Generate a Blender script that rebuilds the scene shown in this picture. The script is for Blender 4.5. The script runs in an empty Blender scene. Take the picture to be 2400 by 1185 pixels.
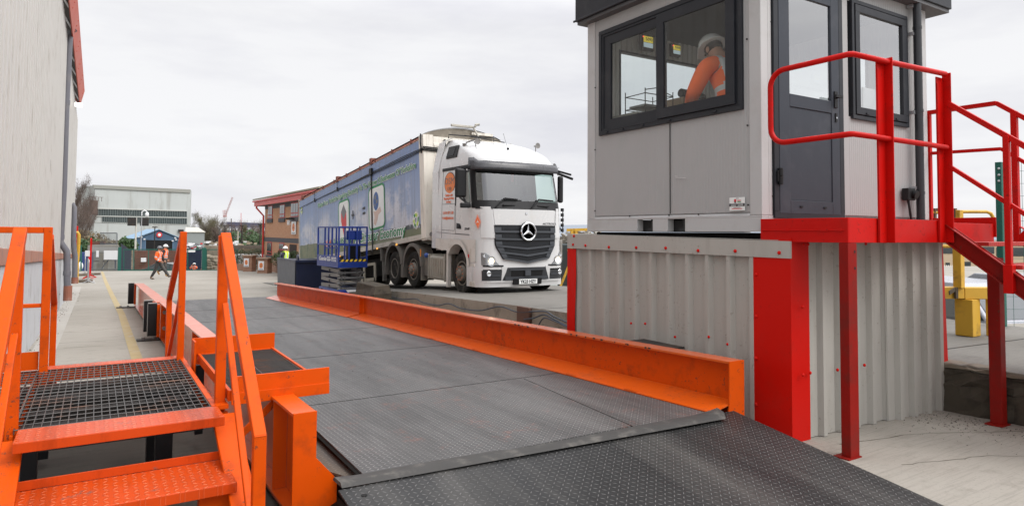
import bpy, bmesh, math, random
from mathutils import Vector as V, Matrix as MX
R = math.radians
rnd = random.Random(7)
sc = bpy.context.scene
COL = sc.collection

# ------------------------------------------------------------------ camera
FPX, PPX, PPY = 1560.0, 1200.0, 480.0        # focal length and optical axis, in pixels of a 2400 x 1185 picture
PITCH, ROLL, YAW, EYE = R(2.4), R(0.4), R(32), 1.75
CAM = V((0, 0, EYE))
FW = V((math.sin(YAW)*math.cos(PITCH), math.cos(YAW)*math.cos(PITCH), math.sin(PITCH)))
_r0 = V((math.cos(YAW), -math.sin(YAW), 0)); _u0 = _r0.cross(FW)
RT = _r0*math.cos(ROLL) + _u0*math.sin(ROLL); UP = _u0*math.cos(ROLL) - _r0*math.sin(ROLL)
cd = bpy.data.cameras.new('camera'); cam = bpy.data.objects.new('camera', cd); COL.objects.link(cam)
cd.sensor_width = 36; cd.lens = FPX/2400*36; cd.shift_y = -(592.5-PPY)/2400
cd.clip_start = .05; cd.clip_end = 9000
cam.matrix_world = MX(((RT.x, UP.x, -FW.x, 0), (RT.y, UP.y, -FW.y, 0), (RT.z, UP.z, -FW.z, EYE), (0, 0, 0, 1)))
sc.camera = cam

# ------------------------------------------------------------------ sky, sun, exposure
SUN_EL, SUN_AZ = R(46), R(146)               # azimuth clockwise from +Y
w = bpy.data.worlds.new('World'); sc.world = w; w.use_nodes = True
nt = w.node_tree; nt.nodes.clear()
def wn(t): return nt.nodes.new(t)
sky = wn('ShaderNodeTexSky'); sky.sky_type = 'NISHITA'; sky.sun_disc = False
sky.sun_elevation = SUN_EL; sky.sun_rotation = SUN_AZ
tc = wn('ShaderNodeTexCoord'); sp = wn('ShaderNodeSeparateXYZ'); nt.links.new(tc.outputs['Generated'], sp.inputs[0])
mp = wn('ShaderNodeMapping'); mp.inputs['Scale'].default_value = (1.0, 1.0, 4.5); nt.links.new(tc.outputs['Generated'], mp.inputs[0])
nz = wn('ShaderNodeTexNoise'); nz.inputs['Scale'].default_value = 2.2; nz.inputs['Detail'].default_value = 6; nz.inputs['Roughness'].default_value = .55
nt.links.new(mp.outputs[0], nz.inputs['Vector'])
# overcast sky: the zenith of a cloud layer is about three times as bright as its horizon
gr = wn('ShaderNodeValToRGB'); nt.links.new(sp.outputs['Z'], gr.inputs[0])
els = gr.color_ramp.elements
els[0].position = 0; els[0].color = (.296, .296, .300, 1)
els[1].position = 1; els[1].color = (.86, .86, .88, 1)
e = els.new(.30); e.color = (.285, .285, .290, 1)
e = els.new(.55); e.color = (.50, .50, .51, 1)
cr = wn('ShaderNodeValToRGB'); nt.links.new(nz.outputs['Fac'], cr.inputs[0])
c0 = cr.color_ramp.elements
c0[0].position = .30; c0[0].color = (.82, .82, .86, 1); c0[1].position = .56; c0[1].color = (1, 1, 1, 1)
mul = wn('ShaderNodeMix'); mul.data_type = 'RGBA'; mul.blend_type = 'MULTIPLY'; mul.inputs[0].default_value = 1
nt.links.new(gr.outputs[0], mul.inputs[6]); nt.links.new(cr.outputs[0], mul.inputs[7])
# the cloud layer is brighter on the sun's side and duller opposite, above the horizon band
dt = wn('ShaderNodeVectorMath'); dt.operation = 'DOT_PRODUCT'; nt.links.new(tc.outputs['Generated'], dt.inputs[0]); dt.inputs[1].default_value = (.86, -.50, 0)
el = wn('ShaderNodeMapRange'); el.interpolation_type = 'SMOOTHSTEP'; nt.links.new(sp.outputs['Z'], el.inputs[0]); el.inputs[1].default_value = .26; el.inputs[2].default_value = .55
m1 = wn('ShaderNodeMath'); m1.operation = 'MULTIPLY'; nt.links.new(dt.outputs['Value'], m1.inputs[0]); nt.links.new(el.outputs[0], m1.inputs[1])
m2 = wn('ShaderNodeMath'); m2.operation = 'MULTIPLY_ADD'; nt.links.new(m1.outputs[0], m2.inputs[0]); m2.inputs[1].default_value = .85; m2.inputs[2].default_value = 1.0
side = wn('ShaderNodeVectorMath'); side.operation = 'SCALE'; nt.links.new(mul.outputs[2], side.inputs[0]); nt.links.new(m2.outputs[0], side.inputs['Scale'])
sc10 = wn('ShaderNodeVectorMath'); sc10.operation = 'SCALE'; sc10.inputs['Scale'].default_value = 33.0
nt.links.new(side.outputs[0], sc10.inputs[0])
mx = wn('ShaderNodeMix'); mx.data_type = 'RGBA'; mx.inputs[0].default_value = .96
nt.links.new(sky.outputs[0], mx.inputs[6]); nt.links.new(sc10.outputs[0], mx.inputs[7])
bg = wn('ShaderNodeBackground'); bg.inputs[1].default_value = .1
nt.links.new(mx.outputs[2], bg.inputs[0])
ow = wn('ShaderNodeOutputWorld'); nt.links.new(bg.outputs[0], ow.inputs[0])
ld = bpy.data.lights.new('sun', 'SUN'); ld.energy = 1.5; ld.angle = R(24); ld.color = (1, .965, .92)
sun = bpy.data.objects.new('sun', ld); COL.objects.link(sun)
sdir = V((math.sin(SUN_AZ)*math.cos(SUN_EL), math.cos(SUN_AZ)*math.cos(SUN_EL), math.sin(SUN_EL)))
sun.rotation_euler = sdir.to_track_quat('Z', 'Y').to_euler(); sun.location = (0, -10, 40)
sc.view_settings.view_transform = 'Standard'; sc.view_settings.look = 'None'
sc.view_settings.exposure = 0.0; sc.view_settings.gamma = 1; sc.view_settings.use_curve_mapping = False

# ------------------------------------------------------------------ measuring helpers: where a sight line meets a real surface
def ray(u, v): return FW + RT*((u-PPX)/FPX) - UP*((v-PPY)/FPX)
def D(u, v, d): return CAM + ray(u, v)*d
def GZ(u, v, z0=.09, k=.0235):
    r = ray(u, v); return CAM + r*((z0-EYE)/(r.z+k*r.y))
def AX(u, v, X): r = ray(u, v); return CAM + r*(X/r.x)
def AY(u, v, Y): r = ray(u, v); return CAM + r*(Y/r.y)
def AP(u, v, a, b):                             # vertical plane through plan points a, b
    n = V((b[1]-a[1], -(b[0]-a[0]), 0)); r = ray(u, v); return CAM + r*((V((a[0], a[1], 0))-CAM).dot(n)/r.dot(n))
def gz(y): return .09-.0235*y                   # the yard falls gently away from the camera
def flat(u, d): p = D(u, 545, d); return p.x, p.y

# ------------------------------------------------------------------ mesh builder
WM = {}
SPLIT = {'corner_post', 'support_leg', 'cross_member', 'scissor_arm', 'stirrup', 'roof_marker_lamp', 'amber_marker', 'side_fairing', 'drain_cap', 'clip', 'grab_handle', 'side_window', 'wall_lamp', 'bar', 'landing_leg', 'lamp_head', 'corner_board', 'deck_girder', 'foot'}
class MB:
    def __init__(s, M=None): s.v = []; s.f = []; s.m = []; s.c = 0; s.M = M
    def mat(s, i): s.c = i; return s
    def add(s, vs, fs):
        o = len(s.v)
        for p in vs:
            p = V(p); s.v.append(s.M @ p if s.M else p)
        for f in fs: s.f.append([i+o for i in f]); s.m.append(s.c)
        return s
    def box(s, a, b):
        x0, x1 = sorted((a[0], b[0])); y0, y1 = sorted((a[1], b[1])); z0, z1 = sorted((a[2], b[2]))
        return s.add([(x0,y0,z0),(x1,y0,z0),(x1,y1,z0),(x0,y1,z0),(x0,y0,z1),(x1,y0,z1),(x1,y1,z1),(x0,y1,z1)],
                     [(0,3,2,1),(4,5,6,7),(0,1,5,4),(1,2,6,5),(2,3,7,6),(3,0,4,7)])
    def hexa(s, p):                             # 4 bottom corners, 4 top corners
        return s.add(p, [(0,3,2,1),(4,5,6,7),(0,1,5,4),(1,2,6,5),(2,3,7,6),(3,0,4,7)])
    def bar(s, p, q, w, h, up=(0,0,1)):
        p = V(p); q = V(q); d = (q-p).normalized(); up = V(up)
        if abs(d.dot(up)) > .99: up = V((0, 1, 0))
        a = d.cross(up).normalized(); b = a.cross(d).normalized(); a *= w/2; b *= h/2
        return s.hexa([p-a-b, p+a-b, q+a-b, q-a-b, p-a+b, p+a+b, q+a+b, q-a+b])
    def tube(s, pts, r, n=8, cap=True, r2=None):
        pts = [V(p) for p in pts]; vs = []; fs = []; m = len(pts)
        t0 = (pts[1]-pts[0]).normalized(); u = t0.orthogonal().normalized()
        for i, p in enumerate(pts):
            t = ((pts[min(i+1, m-1)]-pts[max(i-1, 0)])).normalized()
            u = (u-t*u.dot(t)).normalized(); w_ = t.cross(u)
            rr = r if r2 is None else r+(r2-r)*i/(m-1)
            if isinstance(r, (list, tuple)): rr = r[i]
            for k in range(n):
                a = 2*math.pi*k/n; vs.append(p+u*math.cos(a)*rr+w_*math.sin(a)*rr)
        for i in range(m-1):
            for k in range(n):
                k2 = (k+1) % n; fs.append((i*n+k, i*n+k2, (i+1)*n+k2, (i+1)*n+k))
        if cap: fs.append(tuple(range(n))[::-1]); fs.append(tuple(range((m-1)*n, m*n)))
        return s.add(vs, fs)
    def cyl(s, p, q, r, n=12, r2=None): return s.tube([p, q], r, n, True, r2)
    def ext(s, poly, vec):                      # closed polygon extruded along vec
        n = len(poly); vec = V(vec); vs = [V(p) for p in poly]+[V(p)+vec for p in poly]
        return s.add(vs, [tuple(range(n)), tuple(range(2*n-1, n-1, -1))]+[(i, i+n, (i+1) % n+n, (i+1) % n) for i in range(n)])
    def quad(s, *p): return s.add(p, [tuple(range(len(p)))])
    def grid(s, rows):
        n = len(rows[0]); vs = [p for r in rows for p in r]
        return s.add(vs, [(i*n+j, i*n+j+1, (i+1)*n+j+1, (i+1)*n+j) for i in range(len(rows)-1) for j in range(n-1)])
    def lathe(s, prof, o, ax, n=20):            # prof [(radius, height)], around axis ax at o
        o = V(o); ax = V(ax).normalized(); u = ax.orthogonal().normalized(); w_ = ax.cross(u)
        vs = [o+ax*h+(u*math.cos(2*math.pi*k/n)+w_*math.sin(2*math.pi*k/n))*r for r, h in prof for k in range(n)]
        fs = [(i*n+k, i*n+(k+1) % n, (i+1)*n+(k+1) % n, (i+1)*n+k) for i in range(len(prof)-1) for k in range(n)]
        if prof[0][0] > 1e-4: fs.append(tuple(range(n))[::-1])
        if prof[-1][0] > 1e-4: fs.append(tuple(range((len(prof)-1)*n, len(prof)*n)))
        return s.add(vs, fs)
    def ball(s, o, r, n=10, m=6, sq=(1,1,1)):
        o = V(o); vs = []; 
        for i in range(m+1):
            t = math.pi*i/m
            for k in range(n):
                a = 2*math.pi*k/n; vs.append(o+V((math.sin(t)*math.cos(a)*r*sq[0], math.sin(t)*math.sin(a)*r*sq[1], math.cos(t)*r*sq[2])))
        return s.add(vs, [(i*n+k, (i+1)*n+k, (i+1)*n+(k+1) % n, i*n+(k+1) % n) for i in range(m) for k in range(n)])
    def build(s, name, mats, parent=None, label=None, cat=None, group=None, kind=None, bevel=0, smooth=False, solid=0, origin=None):
        if name in SPLIT and parent:                # one object for each separate piece
            par = list(range(len(s.v)))
            def root(i):
                while par[i] != i: i = par[i]
                return i
            for f in s.f:
                for i in f[1:]: par[root(i)] = root(f[0])
            gr_ = {}
            for k, f in enumerate(s.f): gr_.setdefault(root(f[0]), []).append(k)
            if len(gr_) > 1:
                for ks in gr_.values():
                    q = MB(); ix = {}
                    for k in ks:
                        for i in s.f[k]:
                            if i not in ix: ix[i] = len(q.v); q.v.append(s.v[i])
                        q.f.append([ix[i] for i in s.f[k]]); q.m.append(s.m[k])
                    o = q.build(name, mats, parent, label, bevel=bevel, smooth=smooth, solid=solid)
                return o
        if not isinstance(mats, (list, tuple)): mats = [mats]
        W = WM[parent.name] if parent else MX.Translation(origin if origin else s.base())
        Wi = W.inverted()
        me = bpy.data.meshes.new(name); me.from_pydata([Wi @ p for p in s.v], [], s.f)
        for m in mats: me.materials.append(m)
        if len(mats) > 1: me.polygons.foreach_set('material_index', s.m)
        bm = bmesh.new(); bm.from_mesh(me); bmesh.ops.remove_doubles(bm, verts=bm.verts, dist=1e-5)
        bmesh.ops.recalc_face_normals(bm, faces=bm.faces); bm.to_mesh(me); bm.free()
        if smooth:
            me.polygons.foreach_set('use_smooth', [True]*len(me.polygons))
            try: me.set_sharp_from_angle(angle=R(smooth if smooth > 1 else 40))
            except Exception: pass
        o = bpy.data.objects.new(name, me); COL.objects.link(o)
        if parent: o.parent = parent
        else: o.matrix_world = W
        WM[o.name] = W
        if solid:
            md = o.modifiers.new('thickness', 'SOLIDIFY'); md.thickness = solid; md.offset = 0
        if bevel:
            md = o.modifiers.new('bevel', 'BEVEL'); md.width = bevel; md.segments = 2; md.limit_method = 'ANGLE'; md.angle_limit = R(40)
        prop(o, label, cat, group, kind); return o
    def base(s):
        xs = [p.x for p in s.v]; ys = [p.y for p in s.v]; zs = [p.z for p in s.v]
        return V(((min(xs)+max(xs))/2, (min(ys)+max(ys))/2, min(zs)))
def prop(o, label=None, cat=None, group=None, kind=None):
    if label: o['label'] = label
    if cat: o['category'] = cat
    if group: o['group'] = group
    if kind: o['kind'] = kind
    return o
def thing(name, loc, label, cat, group=None, M=None):
    o = bpy.data.objects.new(name, None); COL.objects.link(o); o.empty_display_size = .2
    W = M if M else MX.Translation(V(loc)); o.matrix_world = W; WM[o.name] = W
    return prop(o, label, cat, group)
def dup(o, M, label=None, parent=None, root=True):
    c = o.copy(); COL.objects.link(c)
    if root: c.matrix_world = M; WM[c.name] = M
    else: c.parent = parent; WM[c.name] = WM[parent.name]
    if label: c['label'] = label
    for ch in list(o.children): dup(ch, None, None, c, False)
    return c
def frame(o, x, y, z): 
    return MX(((x[0], y[0], z[0], o[0]), (x[1], y[1], z[1], o[1]), (x[2], y[2], z[2], o[2]), (0,0,0,1)))
def rotz(loc, deg): return MX.Translation(V(loc)) @ MX.Rotation(R(deg), 4, 'Z')
def text(name, body, M, size, mat, parent, width=None, align='CENTER', ext=.0015, label=None, shear=0, off=0, space=1, bold=0):
    cu = bpy.data.curves.new(name, 'FONT'); cu.body = body; cu.size = size; cu.align_x = align; cu.extrude = ext; cu.shear = shear
    cu.offset = off; cu.space_character = space; cu.resolution_u = 3
    to = bpy.data.objects.new('tmp', cu); COL.objects.link(to)
    dg = bpy.context.evaluated_depsgraph_get(); dg.update()
    me = bpy.data.meshes.new_from_object(to.evaluated_get(dg)); bpy.data.objects.remove(to)
    if width:
        xs = [v.co.x for v in me.vertices]; wd = max(xs)-min(xs); k = width/wd
        for v in me.vertices: v.co.x *= k
    T = WM[parent.name].inverted() @ M
    me.transform(T); me.name = name; me.materials.clear(); me.materials.append(mat)
    o = bpy.data.objects.new(name, me); COL.objects.link(o); o.parent = parent; WM[o.name] = WM[parent.name]
    return prop(o, label)

# ------------------------------------------------------------------ materials
MATS = {}
class NT:
    def __init__(s, name):
        s.m = bpy.data.materials.new(name); s.m.use_nodes = True; s.t = s.m.node_tree
        s.b = s.t.nodes['Principled BSDF']; s.o = s.t.nodes['Material Output']
        s.tc = s.t.nodes.new('ShaderNodeTexCoord'); s.P = s.tc.outputs['Object']
    def n(s, t): return s.t.nodes.new(t)
    def l(s, a, b): s.t.links.new(a, b)
    def setin(s, sock, v):
        if hasattr(v, 'is_linked') or hasattr(v, 'links'): s.l(v, sock)
        else: sock.default_value = v
    def math(s, op, a, b=None, c=None, clamp=False):
        x = s.n('ShaderNodeMath'); x.operation = op; x.use_clamp = clamp; s.setin(x.inputs[0], a)
        if b is not None: s.setin(x.inputs[1], b)
        if c is not None: s.setin(x.inputs[2], c)
        return x.outputs[0]
    def map(s, scale=(1,1,1), rot=(0,0,0), loc=(0,0,0), vec=None):
        x = s.n('ShaderNodeMapping'); x.inputs['Scale'].default_value = scale; x.inputs['Rotation'].default_value = rot
        x.inputs['Location'].default_value = loc; s.l(vec or s.P, x.inputs[0]); return x.outputs[0]
    def noise(s, scale, detail=4, rough=.55, vec=None, dist=0):
        x = s.n('ShaderNodeTexNoise'); x.inputs['Scale'].default_value = scale; x.inputs['Detail'].default_value = detail
        x.inputs['Roughness'].default_value = rough; x.inputs['Distortion'].default_value = dist
        s.l(vec or s.P, x.inputs['Vector']); return x.outputs['Fac']
    def step(s, a, lo, hi):
        x = s.n('ShaderNodeMapRange'); x.interpolation_type = 'SMOOTHSTEP'; s.setin(x.inputs[0], a)
        x.inputs[1].default_value = lo; x.inputs[2].default_value = hi; return x.outputs[0]
    def mix(s, f, a, b, mode='MIX'):
        x = s.n('ShaderNodeMix'); x.data_type = 'RGBA'; x.blend_type = mode; s.setin(x.inputs[0], f)
        for k, v in ((6, a), (7, b)):
            if isinstance(v, (tuple, list)): x.inputs[k].default_value = (*v[:3], 1)
            else: s.l(v, x.inputs[k])
        return x.outputs[2]
    def xyz(s, vec=None):
        x = s.n('ShaderNodeSeparateXYZ'); s.l(vec or s.P, x.inputs[0]); return x.outputs
    def comb(s, x_, y_, z_):
        x = s.n('ShaderNodeCombineXYZ'); s.setin(x.inputs[0], x_); s.setin(x.inputs[1], y_); s.setin(x.inputs[2], z_); return x.outputs[0]
    def bump(s, h, strength=.3, dist=.01, nrm=None):
        x = s.n('ShaderNodeBump'); x.inputs['Strength'].default_value = strength; x.inputs['Distance'].default_value = dist
        s.l(h, x.inputs['Height']); s.l(x.outputs[0], s.b.inputs['Normal'])
        if nrm: s.l(nrm, x.inputs['Normal'])
        return x.outputs[0]
    def col(s, c):
        if isinstance(c, (tuple, list)): s.b.inputs['Base Color'].default_value = (*c[:3], 1)
        else: s.l(c, s.b.inputs['Base Color'])
    def rough(s, v): s.setin(s.b.inputs['Roughness'], v)
def pm(name, c, rough=.5, metal=0, var=.12, scale=6, dirt=None, damt=.5, dscale=3, bump=0, streak=False, coat=0, spec=None, chip=0, chipc=(.07, .045, .03)):
    """painted or plain surface with mottled colour, dirt patches or run-off streaks, slight unevenness"""
    if name in MATS: return MATS[name]
    t = NT(name); n1 = t.noise(scale, 5, .6)
    dk = tuple(x*(1-var) for x in c); lt = tuple(min(1, x*(1+var)) for x in c)
    col = t.mix(n1, dk, lt)
    if dirt:
        vec = t.map((1, 1, .12)) if streak else None
        n2 = t.noise(dscale*(2.5 if streak else 1), 6, .65, vec)
        f = t.math('MULTIPLY', t.step(n2, .5, .72), damt); col = t.mix(f, col, dirt)
    if chip:
        f = t.math('MULTIPLY', t.math('MULTIPLY', t.step(t.noise(28, 4, .7), .60, .64), t.step(t.noise(4, 3), .48, .6)), chip); col = t.mix(f, col, chipc)
    t.col(col); t.b.inputs['Metallic'].default_value = metal
    t.rough(t.math('ADD', t.math('MULTIPLY', t.noise(scale*2, 3), .25), rough-.12))
    if coat: t.b.inputs['Coat Weight'].default_value = coat; t.b.inputs['Coat Roughness'].default_value = .2
    if spec is not None: t.b.inputs['Specular IOR Level'].default_value = spec
    if bump: t.bump(t.noise(scale*6, 4), bump, .004)
    MATS[name] = t.m; return t.m
def glass(name, tint=(.75,.82,.82), dark=0.0, refl=1.0):
    t = NT(name); t.t.nodes.remove(t.b)
    tr = t.n('ShaderNodeBsdfTransparent'); tr.inputs[0].default_value = (*tint, 1)
    gl = t.n('ShaderNodeBsdfGlossy'); gl.inputs['Roughness'].default_value = .03; gl.inputs[0].default_value = (refl,)*3+(1,)
    lw = t.n('ShaderNodeLayerWeight'); lw.inputs[0].default_value = .5
    m = t.n('ShaderNodeMixShader'); t.l(t.math('ADD', t.math('MULTIPLY', t.math('POWER', lw.outputs['Facing'], 4.0), .8), dark+.07), m.inputs[0])
    t.l(tr.outputs[0], m.inputs[1]); t.l(gl.outputs[0], m.inputs[2]); t.l(m.outputs[0], t.o.inputs[0]); return t.m
def emis(name, c, s):
    t = NT(name); t.b.inputs['Emission Color'].default_value = (*c, 1); t.b.inputs['Emission Strength'].default_value = s; t.col(c); return t.m
def brickmat(name, ang, c1, c2, mortar, sc_=1.0, var=.5, dirt=None):
    """bricks laid on upright walls that run along plan angle ang (degrees from +X)"""
    t = NT(name); x, y, z = t.xyz(); a = R(ang)
    u = t.math('ADD', t.math('MULTIPLY', x, math.cos(a)), t.math('MULTIPLY', y, math.sin(a)))
    b = t.n('ShaderNodeTexBrick'); t.l(t.comb(u, z, 0.0), b.inputs['Vector'])
    b.inputs['Color1'].default_value = (*c1, 1); b.inputs['Color2'].default_value = (*c2, 1); b.inputs['Mortar'].default_value = (*mortar, 1)
    b.inputs['Scale'].default_value = 1/sc_; b.inputs['Brick Width'].default_value = .225; b.inputs['Row Height'].default_value = .075; b.inputs['Mortar Size'].default_value = .008
    b.inputs['Bias'].default_value = -.1
    col = t.mix(t.math('MULTIPLY', t.noise(1.3, 4), var), b.outputs[0], tuple(x*.55 for x in c1))
    if dirt: col = t.mix(t.step(t.noise(2.5, 5), .45, .7), col, dirt)
    t.col(col); t.rough(.85); t.bump(b.outputs['Fac'], -.3, .01); return t.m
def treadmat(name, base, hi, rough=.5, pitch=.036, wear=None, wamt=.3, metal=.0, strength=.6, dust=None, hamt=.35):
    """checker plate: staggered raised lozenges, rubbed brighter on top"""
    t = NT(name); x, y, z = t.xyz()
    u = t.math('DIVIDE', x, pitch); v = t.math('DIVIDE', y, pitch)
    par = t.math('MODULO', t.math('ADD', t.math('FLOOR', u), t.math('FLOOR', t.math('ADD', v, 4000))), 2)
    par = t.math('ABSOLUTE', par)
    sg = t.math('SUBTRACT', t.math('MULTIPLY', par, 2), 1)
    fu = t.math('SUBTRACT', t.math('FRACT', t.math('ADD', u, 4000)), .5); fv = t.math('SUBTRACT', t.math('FRACT', t.math('ADD', v, 4000)), .5)
    a = t.math('ADD', fu, t.math('MULTIPLY', sg, fv)); b = t.math('SUBTRACT', fu, t.math('MULTIPLY', sg, fv))
    d = t.math('SQRT', t.math('ADD', t.math('POWER', t.math('DIVIDE', a, .62), 2), t.math('POWER', t.math('DIVIDE', b, .17), 2)))
    h = t.math('SUBTRACT', 1, t.step(d, .55, 1.05))
    n1 = t.noise(1.1, 6, .6); n2 = t.noise(9, 5, .7)
    col = t.mix(n1, tuple(c*.7 for c in base), tuple(c*1.25 for c in base))
    if dust:
        st = t.map((2.2, .28, 1)); col = t.mix(t.math('MULTIPLY', t.step(t.noise(1.2, 6, .6, st), .42, .75), .55), col, dust)
    cell = t.n('ShaderNodeTexWhiteNoise'); cell.noise_dimensions = '1D'; t.l(t.math('FLOOR', t.math('DIVIDE', t.math('ADD', y, 1000.3), 2.5)), cell.inputs['W'])
    col = t.mix(t.math('MULTIPLY', cell.outputs['Value'], .35), col, tuple(c*.62 for c in base))
    trk = t.step(t.noise(1.6, 8, .75, t.map((2.6, .22, 1), loc=(3, 0, 0))), .46, .60); col = t.mix(t.math('MULTIPLY', trk, .38), col, tuple(c*.38 for c in base))
    hf = t.math('MULTIPLY', h, t.math('MULTIPLY', t.math('ADD', t.math('MULTIPLY', n2, .7), hamt), t.math('SUBTRACT', 1, t.math('MULTIPLY', trk, .45))))
    col = t.mix(hf, col, hi)
    if wear:
        wf = t.math('MULTIPLY', t.step(t.noise(3.1, 5, .7), .56, .66), t.step(t.noise(30, 3), .45, .6)); col = t.mix(t.math('MULTIPLY', wf, wamt), col, wear)
    t.b.inputs['Specular IOR Level'].default_value = .28
    t.col(col); t.b.inputs['Metallic'].default_value = metal
    t.rough(t.math('ADD', rough-.1, t.math('MULTIPLY', n2, .25))); t.bump(h, strength, .006); return t.m
def concrete(name, c1, c2, dirt, brush=None, joints=None, rough=.85):
    t = NT(name); n1 = t.noise(.35, 6, .6); n2 = t.noise(3.5, 6, .7); n3 = t.noise(60, 3, .7)
    col = t.mix(t.step(n1, .3, .7), c1, c2)
    col = t.mix(t.math('MULTIPLY', t.step(n2, .52, .75), .45), col, dirt)
    col = t.mix(t.math('MULTIPLY', t.step(n3, .56, .68), .40), col, tuple(x*.45 for x in c1))
    h = n3
    if brush:                                    # brushed finish, fine marks across the bay
        nb = t.noise(9, 4, .6, t.map(brush)); col = t.mix(t.math('MULTIPLY', t.step(nb, .46, .7), .20), col, tuple(x*.55 for x in dirt)); h = nb
    if joints:
        x, y, z = t.xyz(); wob = t.math('MULTIPLY', t.noise(.8, 3), .25)
        jx, jy = joints
        fy = t.math('ABSOLUTE', t.math('SUBTRACT', t.math('FRACT', t.math('DIVIDE', t.math('ADD', t.math('ADD', y, wob), 1000), jy)), .5))
        fx = t.math('ABSOLUTE', t.math('SUBTRACT', t.math('FRACT', t.math('DIVIDE', t.math('ADD', x, 1001.2), jx)), .5))
        ln = t.math('MAXIMUM', t.math('SUBTRACT', 1, t.step(fy, 0, .025/jy)), t.math('SUBTRACT', 1, t.step(fx, 0, .02/jx)))
        col = t.mix(t.math('MULTIPLY', ln, .75), col, tuple(x*.28 for x in c1))
    t.col(col); t.rough(rough); t.bump(h, .35, .004); return t.m

ORANGE = pm('orange_paint', (.62, .072, .001), .42, spec=.14, chip=.7, var=.10, scale=3, dirt=(.30, .045, .008), damt=.6, dscale=5, bump=.12)
ORANGE2 = pm('orange_paint_faded', (.66, .095, .002), .36, spec=.3, coat=.8, chip=.5, var=.08, scale=2, dirt=(.42, .085, .02), damt=.5, dscale=4, bump=.08)
RED = pm('red_paint', (.50, .005, .003), .38, spec=.14, chip=.6, chipc=(.16, .01, .008), var=.12, scale=4, dirt=(.28, .012, .008), damt=.5, dscale=5, bump=.15)
REDTRIM = pm('red_flashing', (.56, .007, .003), .42, spec=.14, chip=.25, chipc=(.2, .02, .01), var=.06, scale=2, dirt=(.4, .02, .012), damt=.35)
DARKRED = pm('dark_red_oxide', (.24, .008, .005), .5, spec=.15, chip=.6, var=.2, scale=5, dirt=(.12, .02, .015), damt=.6)
ANTH = pm('anthracite_frame', (.020, .022, .027), .45, spec=.3, var=.08, scale=5, dirt=(.09, .09, .09), damt=.15)
ANTHL = pm('anthracite_door', (.040, .046, .058), .5, spec=.25, var=.06, scale=4, dirt=(.12, .12, .13), damt=.2, bump=.05)
CABG = pm('cabin_grey_panel', (.375, .37, .365), .5, spec=.3, var=.04, scale=2, dirt=(.28, .31, .29), damt=.25, dscale=2)
CABF = pm('cabin_frame_grey', (.46, .455, .45), .45, var=.04, scale=2, dirt=(.33, .30, .27), damt=.3)
CLAD = pm('grey_cladding', (.40, .385, .35), .5, spec=.3, chip=.35, chipc=(.12, .09, .06), var=.05, scale=1.5, dirt=(.27, .24, .20), damt=.3, dscale=3, streak=True)
BLACK = pm('black_plastic', (.010, .010, .011), .5, spec=.3, var=.2, scale=8)
RUBBER = pm('black_rubber', (.045, .043, .040), .75, var=.3, scale=6, dirt=(.20, .185, .16), damt=.45, dscale=6, bump=.4)
CAPG = pm('grey_cap_steel', (.22, .21, .20), .5, var=.25, scale=8, dirt=(.11, .08, .06), damt=.5)
DKSTEEL = pm('dark_steel', (.03, .027, .025), .6, spec=.25, var=.3, scale=6, dirt=(.12, .07, .04), damt=.5)
GALV = pm('galvanised_steel', (.42, .43, .44), .4, metal=.6, var=.12, scale=12)
GRATE = pm('grating_steel', (.09, .085, .08), .45, metal=.5, var=.3, scale=14, dirt=(.25, .09, .03), damt=.5, dscale=4)
WHITE = pm('white_truck_paint', (.58, .58, .575), .25, var=.02, scale=1.5, dirt=(.50, .45, .38), damt=.22, dscale=3, coat=.6)
DIRTYW = pm('dirty_white_paint', (.60, .575, .53), .4, var=.06, scale=2, dirt=(.33, .27, .20), damt=.7, dscale=3)
CREAM = pm('cream_body_paint', (.74, .70, .62), .5, var=.08, scale=2, dirt=(.30, .25, .19), damt=.6, dscale=3, streak=True)
GRIME = pm('road_grime_grey', (.13, .12, .105), .7, var=.25, scale=5, dirt=(.25, .22, .17), damt=.6)
DARKU = pm('dark_chassis', (.008, .0075, .007), .8, spec=.1, var=.3, scale=4)
TYRE = pm('tyre_rubber', (.020, .019, .017), .85, spec=.2, var=.25, scale=8, dirt=(.13, .115, .095), damt=.6, dscale=5, bump=.3)
RIM = pm('dusty_wheel_rim', (.15, .135, .11), .6, var=.2, scale=8, dirt=(.1, .085, .07), damt=.5)
NUT = pm('orange_nut_marker', (.42, .13, .06), .6)
BLUEL = pm('blue_machine_paint', (.010, .038, .24), .35, var=.12, scale=4, dirt=(.02, .04, .14), damt=.5)
NAVY = pm('navy_skip_paint', (.012, .018, .05), .38, var=.2, scale=2, dirt=(.03, .03, .04), damt=.4)
SLATEG = pm('slate_grey_paint', (.10, .11, .13), .5, var=.12, scale=2)
YELL = pm('yellow_paint', (.62, .36, .035), .5, var=.15, scale=3, dirt=(.12, .07, .03), damt=.7, dscale=3)
YLINE = pm('worn_yellow_line', (.37, .29, .15), .8, var=.2, scale=4, dirt=(.38, .34, .28), damt=.8, dscale=5)
GREENF = pm('green_fence_paint', (.008, .10, .075), .45, var=.15, scale=4)
PIPE = pm('grey_plastic_pipe', (.15, .15, .17), .4, var=.08, scale=3, dirt=(.25, .23, .2), damt=.3)
TERRA = pm('terracotta_coping', (.33, .16, .11), .85, var=.25, scale=4, dirt=(.17, .13, .12), damt=.8, dscale=3, bump=.6)
RENDERW = pm('painted_render_wall', (.45, .46, .47), .85, var=.12, scale=3, dirt=(.22, .20, .17), damt=.6, dscale=2, bump=.8)
WALLCLAD = pm('weathered_wall_cladding', (.53, .515, .485), .5, var=.04, scale=.8, dirt=(.34, .31, .27), damt=.6, dscale=5, streak=True)
FASCIA = pm('red_fascia_board', (.50, .085, .045), .5, var=.1, scale=1)
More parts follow.
